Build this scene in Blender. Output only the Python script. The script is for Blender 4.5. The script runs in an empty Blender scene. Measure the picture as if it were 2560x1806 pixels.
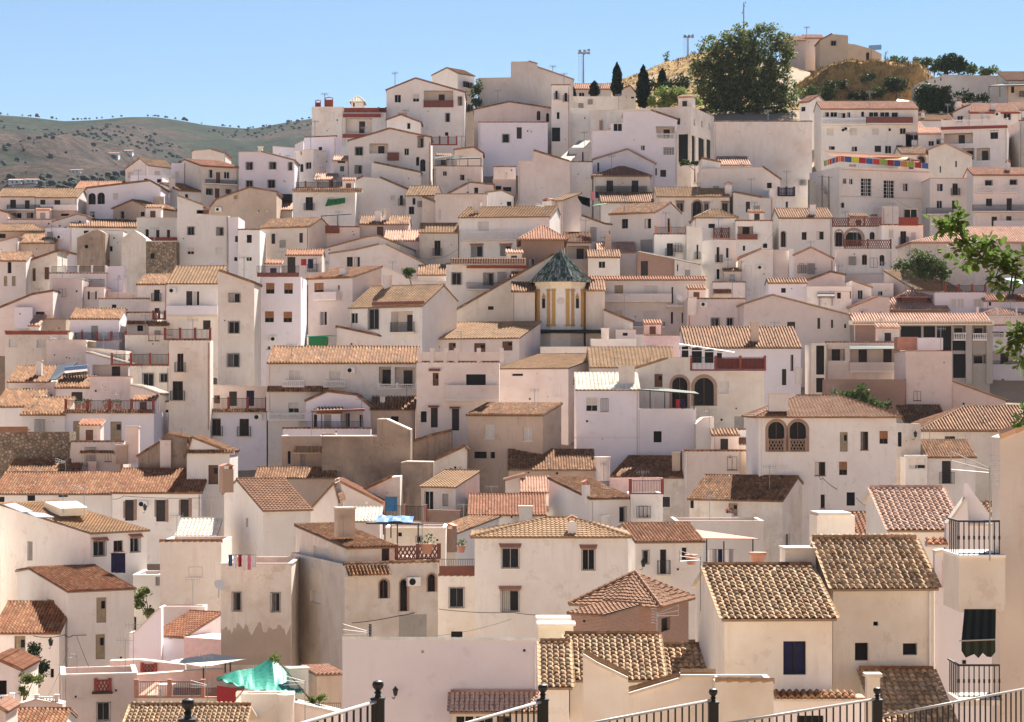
import bpy, math, random
from mathutils import Vector, Matrix
from mathutils import noise as NZ
R=math.radians
random.seed(7)
SC=bpy.context.scene
COL=SC.collection
# ---------------------------------------------------------------- camera, sky, sun, exposure
FPX=5575.0; CX=1280.0; HY=1000.0          # focal length and horizon measured in the photo's pixels
cd=bpy.data.cameras.new('camera'); cam=bpy.data.objects.new('camera',cd); COL.objects.link(cam)
cam.location=(0,0,0); cam.rotation_euler=(R(90),0,0)
cd.sensor_width=36; cd.lens=36*FPX/2560; cd.shift_y=(HY-903)/2560; cd.clip_start=.5; cd.clip_end=20000
SC.camera=cam
SUN_EL=46; SUN_AZ=20
W=bpy.data.worlds.new('World'); SC.world=W; W.use_nodes=True
nt=W.node_tree; bg=nt.nodes['Background']
sk=nt.nodes.new('ShaderNodeTexSky'); sk.sky_type='NISHITA'; sk.sun_disc=False
sk.sun_elevation=R(SUN_EL); sk.sun_rotation=R(SUN_AZ); sk.altitude=300; sk.air_density=1.0; sk.dust_density=.0; sk.ozone_density=4.5
nt.links.new(sk.outputs[0],bg.inputs[0]); bg.inputs[1].default_value=.0405
sl=bpy.data.lights.new('sun','SUN'); sl.energy=5.0; sl.angle=R(.53); sl.color=(1,.94,.85)
so=bpy.data.objects.new('sun',sl); COL.objects.link(so)
sd=Vector((math.sin(R(SUN_AZ))*math.cos(R(SUN_EL)),math.cos(R(SUN_AZ))*math.cos(R(SUN_EL)),math.sin(R(SUN_EL))))
so.rotation_euler=sd.to_track_quat('Z','Y').to_euler()
vs=SC.view_settings; vs.view_transform='Standard'; vs.look='None'; vs.exposure=1.5; vs.gamma=1; vs.use_curve_mapping=False
SC.render.engine='CYCLES'
cy=SC.cycles; cy.max_bounces=8; cy.diffuse_bounces=5; cy.glossy_bounces=2; cy.transmission_bounces=3; cy.volume_bounces=0; cy.transparent_max_bounces=6
cy.use_denoising=True; cy.caustics_reflective=False; cy.caustics_refractive=False
try: cy.denoiser='OPENIMAGEDENOISE'; cy.denoising_input_passes='RGB_ALBEDO_NORMAL'
except Exception: pass
# ---------------------------------------------------------------- hillside profile: photo row of a house's foot -> distance
DT=[(60,440),(150,402),(250,357),(350,335),(450,318),(600,290),(750,265),(900,245),(1050,225),(1150,212),(1250,195),(1350,180),(1450,166),(1550,155),(1650,145),(1750,135),(1806,130),(1950,118),(2200,100)]
def lerp(t,x):
    if x<=t[0][0]: return t[0][1]
    for (a,b),(c,d) in zip(t,t[1:]):
        if x<=c: return b+(d-b)*(x-a)/(c-a)
    return t[-1][1]
def Df(y): return lerp(DT,y)
ZT=sorted([(d,(HY-y)/FPX*d) for y,d in DT])
def hill(Y): return lerp(ZT,Y)
K=3.5875; TO=[0,0]
def T(x,y): TO[0]=x; TO[1]=y
def nx(x): return TO[0]+x/K
def ny(y): return TO[1]+y/K
def kx(x): return (nx(x)-CX)/FPX
def kz(y): return (HY-ny(y))/FPX
def at(x,y,D): return Vector((kx(x)*D,D,kz(y)*D))
# ---------------------------------------------------------------- materials
MATS={}
def newmat(n):
    m=bpy.data.materials.new(n); m.use_nodes=True; t=m.node_tree
    return m,t,t.nodes['Principled BSDF']
def N(t,k,**kw):
    n=t.nodes.new('ShaderNode'+k)
    for a,v in kw.items(): setattr(n,a,v)
    return n
def plain(n,c,rough=.7,metal=0,var=.0,spec=.3):
    m,t,b=newmat(n); b.inputs['Roughness'].default_value=rough; b.inputs['Metallic'].default_value=metal
    b.inputs['Specular IOR Level'].default_value=spec
    c=tuple(c)+(1,)
    if var:
        tc=N(t,'TexCoord'); oi=N(t,'ObjectInfo'); ad=N(t,'VectorMath',operation='ADD'); ns=N(t,'TexNoise'); ns.inputs['Scale'].default_value=3; ns.inputs['Detail'].default_value=4
        mu=N(t,'Math',operation='MULTIPLY'); mu.inputs[1].default_value=60
        t.links.new(oi.outputs['Random'],mu.inputs[0]); t.links.new(tc.outputs['Object'],ad.inputs[0]); t.links.new(mu.outputs[0],ad.inputs[1]); t.links.new(ad.outputs[0],ns.inputs[0])
        r=N(t,'ValToRGB'); r.color_ramp.elements[0].position=.3; r.color_ramp.elements[1].position=.7
        r.color_ramp.elements[0].color=tuple(max(0,x*(1-var)) for x in c[:3])+(1,); r.color_ramp.elements[1].color=tuple(min(1,x*(1+var)) for x in c[:3])+(1,)
        t.links.new(ns.outputs[0],r.inputs[0]); t.links.new(r.outputs[0],b.inputs['Base Color'])
    else: b.inputs['Base Color'].default_value=c
    MATS[n]=m; return m
def wallmat(n,base,stain,amt=.5,streak=.4,bump=.15,speck=None,blot=.35):
    m,t,b=newmat(n); L=t.links.new
    b.inputs['Roughness'].default_value=.92; b.inputs['Specular IOR Level'].default_value=.15
    tc=N(t,'TexCoord'); oi=N(t,'ObjectInfo'); mu=N(t,'Math',operation='MULTIPLY'); mu.inputs[1].default_value=217
    L(oi.outputs['Random'],mu.inputs[0]); ad=N(t,'VectorMath',operation='ADD'); L(tc.outputs['Object'],ad.inputs[0]); L(mu.outputs[0],ad.inputs[1])
    n1=N(t,'TexNoise'); n1.inputs['Scale'].default_value=blot; n1.inputs['Detail'].default_value=6; n1.inputs['Roughness'].default_value=.62; L(ad.outputs[0],n1.inputs[0])
    mp=N(t,'Mapping'); mp.inputs['Scale'].default_value=(1.5,1.5,.2); L(ad.outputs[0],mp.inputs[0])
    n2=N(t,'TexNoise'); n2.inputs['Scale'].default_value=1.5; n2.inputs['Detail'].default_value=5; n2.inputs['Roughness'].default_value=.7; L(mp.outputs[0],n2.inputs[0])
    r1=N(t,'ValToRGB'); r1.color_ramp.elements[0].position=.43; r1.color_ramp.elements[1].position=.70; L(n1.outputs[0],r1.inputs[0])
    r2=N(t,'ValToRGB'); r2.color_ramp.elements[0].position=.47; r2.color_ramp.elements[1].position=.74; L(n2.outputs[0],r2.inputs[0])
    a1=N(t,'Math',operation='MULTIPLY'); a1.inputs[1].default_value=amt; L(r1.outputs[0],a1.inputs[0])
    a2=N(t,'Math',operation='MULTIPLY'); a2.inputs[1].default_value=streak; L(r2.outputs[0],a2.inputs[0])
    mx=N(t,'Math',operation='MAXIMUM'); L(a1.outputs[0],mx.inputs[0]); L(a2.outputs[0],mx.inputs[1])
    mc=N(t,'MixRGB'); mc.inputs[1].default_value=tuple(base)+(1,); mc.inputs[2].default_value=tuple(stain)+(1,); L(mx.outputs[0],mc.inputs[0])
    n4=N(t,'TexNoise'); n4.inputs['Scale'].default_value=.85; n4.inputs['Detail'].default_value=9; n4.inputs['Roughness'].default_value=.75; L(ad.outputs[0],n4.inputs[0])
    r4=N(t,'ValToRGB'); r4.color_ramp.elements[0].position=.575; r4.color_ramp.elements[1].position=.62; L(n4.outputs[0],r4.inputs[0])
    m4=N(t,'MixRGB'); f4=N(t,'Math',operation='MULTIPLY'); f4.inputs[1].default_value=.16+amt*.25; L(r4.outputs[0],f4.inputs[0]); L(f4.outputs[0],m4.inputs[0]); L(mc.outputs[0],m4.inputs[1]); m4.inputs[2].default_value=tuple(x*.82 for x in stain)+(1,)
    w5=N(t,'TexWhiteNoise',noise_dimensions='1D'); L(mu.outputs[0],w5.inputs['W']); f5=N(t,'Math',operation='MULTIPLY'); f5.inputs[1].default_value=.14; L(w5.outputs['Value'],f5.inputs[0])
    m5=N(t,'MixRGB'); L(f5.outputs[0],m5.inputs[0]); L(m4.outputs[0],m5.inputs[1]); m5.inputs[2].default_value=(.70,.585,.48,1) if base[0]>.7 else tuple(x*.85 for x in base)+(1,)
    hv=N(t,'HueSaturation'); L(m5.outputs[0],hv.inputs['Color'])
    mr=N(t,'MapRange'); mr.inputs[3].default_value=.85; mr.inputs[4].default_value=1.07; L(oi.outputs['Random'],mr.inputs[0]); L(mr.outputs[0],hv.inputs['Value'])
    out=hv.outputs[0]
    if speck:
        vo=N(t,'TexVoronoi'); vo.inputs['Scale'].default_value=speck[0]; L(ad.outputs[0],vo.inputs['Vector'])
        rr=N(t,'ValToRGB'); rr.color_ramp.elements[0].color=tuple(speck[1])+(1,); rr.color_ramp.elements[1].color=(1,1,1,1); rr.color_ramp.elements[0].position=.05; rr.color_ramp.elements[1].position=.4
        vd=N(t,'TexVoronoi',feature='DISTANCE_TO_EDGE'); vd.inputs['Scale'].default_value=speck[0]; L(ad.outputs[0],vd.inputs['Vector'])
        L(vd.outputs['Distance'],rr.inputs[0]); m2=N(t,'MixRGB',blend_type='MULTIPLY'); m2.inputs[0].default_value=.85; L(out,m2.inputs[1]); L(rr.outputs[0],m2.inputs[2])
        cr=N(t,'HueSaturation'); L(m2.outputs[0],cr.inputs['Color']); mr2=N(t,'MapRange'); mr2.inputs[3].default_value=.7; mr2.inputs[4].default_value=1.25
        sx=N(t,'SeparateColor'); L(vo.outputs['Color'],sx.inputs[0]); L(sx.outputs[0],mr2.inputs[0]); L(mr2.outputs[0],cr.inputs['Value']); out=cr.outputs[0]
    L(out,b.inputs['Base Color'])
    n3=N(t,'TexNoise'); n3.inputs['Scale'].default_value=5; n3.inputs['Detail'].default_value=6; L(ad.outputs[0],n3.inputs[0])
    bp=N(t,'Bump'); bp.inputs['Strength'].default_value=bump; bp.inputs['Distance'].default_value=.05; L(n3.outputs[0],bp.inputs['Height']); L(bp.outputs[0],b.inputs['Normal'])
    MATS[n]=m
wallmat('w',(.85,.81,.765),(.64,.51,.41),.38,.36)          # limewash white
wallmat('c',(.81,.745,.66),(.56,.42,.30),.5,.45)           # cream
wallmat('v',(.72,.675,.73),(.60,.53,.57),.4,.3)         # mauve
wallmat('l',(.82,.785,.835),(.68,.61,.61),.36,.22)           # cool white
wallmat('p',(.79,.69,.635),(.60,.45,.38),.5,.35)          # pale pink
wallmat('t',(.60,.47,.37),(.38,.26,.18),.6,.5,.3)        # bare plaster
wallmat('y',(.82,.75,.665),(.53,.39,.27),.6,.5,.3,blot=.5) # stained limewash
wallmat('d',(.42,.32,.24),(.15,.11,.085),.8,.8,.5)       # grimy earth wall
wallmat('s',(.46,.37,.28),(.30,.22,.16),.5,.3,.6,speck=(3.2,(.35,.3,.25)))  # rubble stone
wallmat('g',(.45,.42,.38),(.30,.26,.22),.5,.5,.3)        # cement grey
wallmat('n',(.62,.50,.39),(.46,.34,.25),.5,.4)         # ochre render
wallmat('k',(.60,.53,.49),(.46,.36,.30),.5,.5)        # grey render
wallmat('m',(.77,.715,.66),(.55,.42,.33),.5,.45)          # grey-white
def brickmat(n,c1,c2,mo,sc=1.0):
    m,t,b=newmat(n); L=t.links.new; b.inputs['Roughness'].default_value=.9
    tc=N(t,'TexCoord'); sx=N(t,'SeparateXYZ'); L(tc.outputs['Object'],sx.inputs[0]); ad=N(t,'Math',operation='ADD'); L(sx.outputs[0],ad.inputs[0]); L(sx.outputs[1],ad.inputs[1])
    cb=N(t,'CombineXYZ'); L(ad.outputs[0],cb.inputs[0]); L(sx.outputs[2],cb.inputs[1])
    br=N(t,'TexBrick'); br.inputs['Scale'].default_value=2*sc; br.inputs['Color1'].default_value=tuple(c1)+(1,); br.inputs['Color2'].default_value=tuple(c2)+(1,); br.inputs['Mortar'].default_value=tuple(mo)+(1,); br.inputs['Mortar Size'].default_value=.025
    br.inputs['Row Height'].default_value=.14; br.inputs['Brick Width'].default_value=.5
    L(cb.outputs[0],br.inputs[0]); L(br.outputs[0],b.inputs['Base Color']); bp=N(t,'Bump'); bp.inputs['Strength'].default_value=.4; bp.inputs['Distance'].default_value=.02; bp.invert=True; L(br.outputs['Fac'],bp.inputs['Height']); L(bp.outputs[0],b.inputs['Normal'])
    MATS[n]=m
brickmat('b',(.36,.19,.13),(.28,.14,.10),(.42,.33,.27))
brickmat('bt',(.38,.235,.165),(.32,.19,.13),(.40,.30,.23))
def tilemat(n,cols,rough=.85,obj=False,rowdark=.55):
    """fired clay: every tile takes its own tone from the ramp, picked by tile cell (or by object for single tiles)"""
    m,t,b=newmat(n); L=t.links.new; b.inputs['Roughness'].default_value=rough; b.inputs['Specular IOR Level'].default_value=.2
    oi=N(t,'ObjectInfo')
    if obj: src=oi.outputs['Random']
    else:
        uv=N(t,'UVMap'); fl=N(t,'VectorMath',operation='FLOOR'); L(uv.outputs[0],fl.inputs[0])
        mu=N(t,'Math',operation='MULTIPLY'); mu.inputs[1].default_value=311; L(oi.outputs['Random'],mu.inputs[0]); ad=N(t,'VectorMath',operation='ADD'); L(fl.outputs[0],ad.inputs[0]); L(mu.outputs[0],ad.inputs[1])
        wn=N(t,'TexWhiteNoise'); L(ad.outputs[0],wn.inputs['Vector']); src=wn.outputs['Value']
    r=N(t,'ValToRGB'); e=r.color_ramp.elements; k=len(cols)
    e[0].color=tuple(cols[0])+(1,); e[0].position=0; e[1].color=tuple(cols[-1])+(1,); e[1].position=1
    for i in range(1,k-1): q=e.new(i/(k-1)); q.color=tuple(cols[i])+(1,)
    L(src,r.inputs[0])
    tc=N(t,'TexCoord'); ns=N(t,'TexNoise'); ns.inputs['Scale'].default_value=.7; ns.inputs['Detail'].default_value=6; ns.inputs['Roughness'].default_value=.7
    L(tc.outputs['Object'],ns.inputs[0]); mr=N(t,'MapRange'); mr.inputs[1].default_value=.3; mr.inputs[2].default_value=.7; mr.inputs[3].default_value=.72; mr.inputs[4].default_value=1.15; L(ns.outputs[0],mr.inputs[0])
    hv=N(t,'HueSaturation'); L(r.outputs[0],hv.inputs['Color']); L(mr.outputs[0],hv.inputs['Value']); L(hv.outputs[0],b.inputs['Base Color'])
    n3=N(t,'TexNoise'); n3.inputs['Scale'].default_value=14; L(tc.outputs['Object'],n3.inputs[0]); bp=N(t,'Bump'); bp.inputs['Strength'].default_value=.25; bp.inputs['Distance'].default_value=.02; L(n3.outputs[0],bp.inputs['Height']); L(bp.outputs[0],b.inputs['Normal'])
    MATS[n]=m
tilemat('To',[(0.122,0.0575,0.0251),(0.286,0.142,0.0653),(0.236,0.0974,0.0376),(0.357,0.187,0.0882),(0.179,0.1,0.0477),(0.321,0.129,0.0502),(0.414,0.245,0.125)])   # old mixed barrel
tilemat('TR',[(0.186,0.0666,0.0277),(0.3,0.121,0.0502),(0.257,0.091,0.0351),(0.357,0.182,0.0907),(0.215,0.0849,0.0351),(0.4,0.219,0.11)])   # rusty barrel
tilemat('Tr',[(0.3,0.121,0.0602),(0.371,0.164,0.0856),(0.272,0.0974,0.0452),(0.414,0.2,0.11)])              # red
tilemat('Ts',[(0.512,0.28,0.188),(0.576,0.344,0.24),(0.464,0.232,0.148),(0.592,0.384,0.276)])              # salmon
tilemat('Tc',[(0.371,0.219,0.112),(0.414,0.254,0.136),(0.343,0.197,0.1),(0.443,0.278,0.156)])              # sand concrete tile
tilemat('Tch',[(0.4,0.267,0.152),(0.52,0.34,0.192),(0.46,0.285,0.152),(0.58,0.396,0.232)])
tilemat('Tb',[(0.257,0.121,0.0653),(0.3,0.152,0.0856),(0.236,0.109,0.0552),(0.314,0.17,0.095)])              # brown concrete tile
tilemat('Tw',[(.78,.72,.60),(.82,.76,.66),(.72,.64,.52)])                            # pale
tilemat('Tg',[(.015,.05,.028),(.03,.085,.05),(.34,.35,.31),(.015,.045,.03),(.45,.45,.40)],.3)  # glazed green; pale cells stand in for its white glint
tilemat('Tn',[(0.27,0.17,0.096),(0.56,0.368,0.212),(0.72,0.488,0.288),(0.38,0.253,0.148),(0.62,0.345,0.184),(0.76,0.534,0.328),(0.32,0.225,0.14),(0.64,0.432,0.256)],obj=True)
tilemat('Tns',[(0.736,0.46,0.331),(0.791,0.552,0.423),(0.754,0.497,0.368),(0.81,0.607,0.478)],obj=True)
plain('glass',(.008,.009,.011),.2,spec=.12); plain('dark',(.012,.011,.011),.8); plain('frame',(.75,.72,.68),.5); plain('brownframe',(.16,.07,.04),.6)
plain('persiana',(.66,.62,.57),.6,var=.05); plain('tanshut',(.33,.26,.17),.7,var=.15); plain('orangeshut',(.36,.16,.07),.6,var=.1); plain('wood',(.13,.06,.035),.65,var=.2); plain('darkwood',(.035,.025,.022),.6,var=.2)
plain('whitedoor',(.78,.77,.76),.5); plain('bluecurtain',(.008,.012,.06),.6,var=.3); plain('greydoor',(.33,.31,.29),.6,var=.1); plain('greendoor',(.03,.05,.05),.6)
plain('iron',(.018,.018,.02),.5); plain('redpaint',(.26,.055,.04),.7,var=.12); plain('white',(.82,.79,.75),.6,var=.05); plain('terracotta',(.45,.22,.15),.8,var=.12); plain('redbrown',(.20,.075,.055),.8,var=.12)
plain('steel',(.30,.32,.34),.4,metal=.6); plain('metal',(.75,.76,.78),.25,metal=.9); plain('rail',(.36,.34,.33),.45); plain('deck',(.50,.36,.28),.9,var=.15); plain('cable',(.03,.028,.027),.7); plain('slab',(.62,.55,.48),.9,var=.1)
plain('cloth_g',(.22,.20,.19),.8,var=.2); plain('eave',(.26,.19,.145),.9,var=.15); plain('terrace',(.46,.27,.20),.85,var=.15); plain('pinkpaint',(.71,.52,.485),.85,var=.08); plain('yellowpaint',(.50,.30,.10),.8,var=.08); plain('cream',(.82,.74,.58),.7,var=.06)  # roof slab edge coloured dark to draw the shadow line under the eaves
# ---------------------------------------------------------------- mesh helpers
class MB:
    def __init__(s): s.v=[]; s.f=[]; s.m=[]; s.uv=None
    def poly(s,pts,mi=0):
        b=len(s.v); s.v.extend([tuple(p) for p in pts]); s.f.append(tuple(range(b,b+len(pts)))); s.m.append(mi)
    def box(s,x0,x1,y0,y1,z0,z1,mi=0,M=None):
        b=len(s.v); c=[(x0,y0,z0),(x1,y0,z0),(x1,y1,z0),(x0,y1,z0),(x0,y0,z1),(x1,y0,z1),(x1,y1,z1),(x0,y1,z1)]
        if M is not None: c=[tuple(M@Vector(p)) for p in c]
        s.v+=c
        for q in ((0,3,2,1),(4,5,6,7),(0,1,5,4),(1,2,6,5),(2,3,7,6),(3,0,4,7)): s.f.append(tuple(b+i for i in q)); s.m.append(mi)
    def tube(s,a,b,r,n=6,mi=0,r2=None,caps=True):
        a=Vector(a); b=Vector(b); d=(b-a); 
        if d.length<1e-6: return
        d.normalize(); p=d.orthogonal().normalized(); q=d.cross(p); k=len(s.v); r2=r if r2 is None else r2
        for c,rr in ((a,r),(b,r2)):
            for i in range(n): t=2*math.pi*i/n; s.v.append(tuple(c+p*math.cos(t)*rr+q*math.sin(t)*rr))
        for i in range(n): j=(i+1)%n; s.f.append((k+i,k+j,k+n+j,k+n+i)); s.m.append(mi)
        if caps: s.f.append(tuple(range(k+n-1,k-1,-1))); s.m.append(mi); s.f.append(tuple(range(k+n,k+2*n))); s.m.append(mi)
    def lathe(s,prof,c=(0,0,0),n=10,mi=0):
        k=len(s.v)
        for r,z in prof:
            for i in range(n): t=2*math.pi*i/n; s.v.append((c[0]+r*math.cos(t),c[1]+r*math.sin(t),c[2]+z))
        for j in range(len(prof)-1):
            for i in range(n): q=(i+1)%n; s.f.append((k+j*n+i,k+j*n+q,k+(j+1)*n+q,k+(j+1)*n+i)); s.m.append(mi)
        s.f.append(tuple(range(k+n-1,k-1,-1))); s.m.append(mi); s.f.append(tuple(range(k+(len(prof)-1)*n,k+len(prof)*n))); s.m.append(mi)
    def build(s,name,mats,parent=None,smooth=False,loc=None,rz=0):
        if not s.f: return None
        me=bpy.data.meshes.new(name); me.from_pydata(s.v,[],s.f)
        if isinstance(mats,str): mats=[mats]
        for q in mats: me.materials.append(MATS[q])
        if len(mats)>1: me.polygons.foreach_set('material_index',s.m)
        if s.uv:
            l=me.uv_layers.new(name='UVMap'); l.data.foreach_set('uv',s.uv)
        if smooth: me.polygons.foreach_set('use_smooth',[True]*len(me.polygons))
        o=bpy.data.objects.new(name,me); COL.objects.link(o)
        if parent: o.parent=parent
        if loc is not None: o.location=loc
        o.rotation_euler.z=rz
        return o
def empty(name,loc,rz=0):
    o=bpy.data.objects.new(name,None); COL.objects.link(o); o.location=loc; o.rotation_euler.z=rz; o.empty_display_size=.5; return o
USED=set()
def tag(o,label,cat,group=None,kind=None):
    if label: 
        o['label']=label
        if label in USED and not group: print('DUP LABEL',label)
        USED.add(label)
    if cat: o['category']=cat
    if group: o['group']=group
    if kind: o['kind']=kind
    return o
# ---------------------------------------------------------------- tiled roof planes
PROF=[(0,0),(.15,.055),(.34,.095),(.52,.095),(.71,.055),(.86,0)]
PROF2=[(0,0),(.25,.10),(.6,.10),(.86,0)]
TILE_ME={}
def tile_mesh(m):
    if m in TILE_ME: return TILE_ME[m]
    b=MB(); n=6; L=.44
    for y,r,zz in ((0,.098,.012),(L,.078,-.012)):
        for i in range(n+1): t=math.pi*i/n; b.v.append((math.cos(t)*r,y,math.sin(t)*r*.66+zz))
        for i in range(n+1): t=math.pi*i/n; b.v.append((math.cos(t)*(r-.016),y,math.sin(t)*(r-.016)*.66+zz))
    q=n+1
    for i in range(n):
        b.f+=[(i,i+1,2*q+i+1,2*q+i),(q+i+1,q+i,3*q+i,3*q+i+1),(i+1,i,q+i,q+i+1)]; b.m+=[0,0,0]
    me=bpy.data.meshes.new('tile'); me.from_pydata(b.v,[],b.f); me.materials.append(MATS[m])
    me.polygons.foreach_set('use_smooth',[k%3!=2 for k in range(len(me.polygons))])
    TILE_ME[m]=me; return me
def tileplane(par,P0,e,s,L,S,style,D,clip=None,single=None):
    """clay tiles over the plane P0 + a*e + b*s; clip(a)->(b0,b1)"""
    e=Vector(e).normalized(); s=Vector(s).normalized(); n=e.cross(s).normalized()
    if n.z<0: n=-n
    P0=Vector(P0)
    if L<.3 or S<.2: return
    clip=clip or (lambda a:(0,S))
    m={'o':'To','R':'TR','r':'Tr','s':'Ts','c':'Tc','b':'Tb','w':'Tw','g':'Tg'}[style[0]]
    p=.245 if style[0] in 'oRrsg' else .30
    if D>205 and style[0]!='g' and not single: p*=1.25
    nc=max(1,round(L/p)); p=L/nc
    if single:                                   # tiles one can pick apart: one object each
        me=tile_mesh('Tns' if style[0]=='s' else 'Tn'); rot=Matrix((e,s,n)).transposed(); cnt=0; pan=MB(); row=.37
        items=[]
        for i in range(nc):
            a=(i+.5)*p; b0,b1=clip(a); k=0; jit=random.uniform(-.02,.02)
            while b0+k*row<b1-.12:
                slip=random.random()<.05
                items.append((a+random.uniform(-.014,.014)+jit*.5,b0+k*row-.03+jit+random.gauss(0,.012)-(.07 if slip else 0),random.uniform(-.05,.05)*(3 if slip else 1))); k+=1
        items=[q for q in items]
        for (a,b,yw) in items[:]:
            if cnt>=300: break
            o=bpy.data.objects.new('tile',me); COL.objects.link(o); o.parent=par
            o.matrix_local=Matrix.Translation(P0+e*a+s*b+n*(.035+random.uniform(0,.008)))@(rot@Matrix.Rotation(yw,3,'Z')@Matrix.Rotation(R(-1.5),3,'X')).to_4x4(); cnt+=1
        rest=items[300:]
        if rest:
            b_=MB()
            for (a,b,yw) in rest:
                M=Matrix.Translation(P0+e*a+s*b+n*.04)@rot.to_4x4(); k=len(b_.v); b_.v+=[tuple(M@v.co) for v in me.vertices]
                for pl in me.polygons: b_.f.append(tuple(k+x for x in pl.vertices)); b_.m.append(0)
            b_.uv=None
            o=b_.build('more_tiles','Tn' if style[0]!='s' else 'Tns',par); o['kind']='stuff'
        # channel tiles between the covers, joined
        ch=MB(); uv=[]
        for i in range(nc+1):
            a=i*p; b0,b1=clip(min(max(a,.01),L-.01)); k=0
            while b0+k*row<b1-.05:
                q0=b0+k*row; q1=min(q0+row,b1); base=len(ch.v)
                for bb,zz in ((q0,.03),(q1,.012)):
                    for t,z in ((-.11,.05),(-.05,.008),(.05,.008),(.11,.05)): ch.v.append(tuple(P0+e*(a+t)+s*bb+n*(z+zz)))
                for j in range(3):
                    ch.f.append((base+j,base+j+1,base+4+j+1,base+4+j)); ch.m.append(0); uv+=[i+.5,k+.5]*4
                k+=1
        ch.uv=uv; o=ch.build('channel_tiles','Ts' if style[0]=='s' else 'Tch',par); o['kind']='stuff'
        return
    rows=style[0] in 'cbw' or D<205
    row=.36; low=style[0] in 'cbw'
    pr=PROF2 if D>205 else PROF; up=1.45 if D>205 else 1
    us=[]
    for i in range(nc):
        for (q,h) in pr: us.append((i+q)*p)
    us.append(L)
    hs=[h*up for i in range(nc) for (q,h) in pr]+[0]
    b=MB(); uv=[]; hk=.55 if low else 1; am=.10 if style[0] in 'oR' else .035
    wob=lambda a,c:NZ.noise((a*.45+P0.x*3.1,c*.45+P0.y*1.7,P0.z+D))*am
    stp=(.05 if low else .028)
    sc=D/150 if D>200 else 1
    for j in range(len(us)-1):
        (c0,c1),(d0,d1)=clip(us[j]),clip(us[j+1]); iu=int((us[j]+us[j+1])/2/p)+.5
        top=max(c1-c0,d1-d0); nr=max(1,math.ceil(top/row)) if rows else 1
        if c1-c0<.02 and d1-d0<.02: continue
        for k in range(nr):
            f0=k/nr; f1=(k+1)/nr
            g00,g10,g11,g01=abs(wob(us[j],c0+(c1-c0)*f0)),abs(wob(us[j+1],d0+(d1-d0)*f0)),abs(wob(us[j+1],d0+(d1-d0)*f1)),abs(wob(us[j],c0+(c1-c0)*f1))
            q=[P0+e*us[j]+s*(c0+(c1-c0)*f0)+n*(hs[j]*hk+(stp if rows else 0)+.01+g00), P0+e*us[j+1]+s*(d0+(d1-d0)*f0)+n*(hs[j+1]*hk+(stp if rows else 0)+.01+g10),
               P0+e*us[j+1]+s*(d0+(d1-d0)*f1)+n*(hs[j+1]*hk+.01+g11), P0+e*us[j]+s*(c0+(c1-c0)*f1)+n*(hs[j]*hk+.01+g01)]
            b.poly(q)
            if rows: uv+=[iu,k+.5]*4
            else: uv+=[iu,c0/row,iu,d0/row,iu,d1/row,iu,c1/row]
            if rows: 
                b.poly([P0+e*us[j]+s*(c0+(c1-c0)*f0)+n*(hs[j]*hk*.9-.02 if k==0 else hs[j]*hk+.005),P0+e*us[j+1]+s*(d0+(d1-d0)*f0)+n*(hs[j+1]*hk*.9-.02 if k==0 else hs[j+1]*hk+.005),q[1],q[0]]); uv+=[iu,k+.5]*4
    if not rows:
        for j in range(len(us)-1):
            c0=clip(us[j])[0]; d0=clip(us[j+1])[0]; b.poly([P0+e*us[j]+s*c0-n*.05,P0+e*us[j+1]+s*d0-n*.05,P0+e*us[j+1]+s*d0+n*(hs[j+1]*hk+.01),P0+e*us[j]+s*c0+n*(hs[j]*hk+.01)]); uv+=[.5,.5]*4
    b.uv=uv; o=b.build('tiles',m,par)
    if o: o['kind']='stuff'
    return o
def ridgecaps(par,A,B,style,D,r=.11):
    A=Vector(A); B=Vector(B); d=B-A; L=d.length
    if L<.4: return
    m={'o':'To','R':'TR','r':'Tr','s':'Ts','c':'Tc','b':'Tb','w':'Tw','g':'Tg'}[style[0]]
    b=MB(); uv=[]; n=max(1,round(L/.4))
    for i in range(n):
        k=len(b.f); b.tube(A+d*(i/n),A+d*((i+1)/n+.03/L),r*1.08,6,r2=r*.9); 
        for f in b.f[k:]: uv+=[i+.5,7.5]*len(f)
    b.uv=uv; return b.build('ridge_tiles',m,par)
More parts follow.
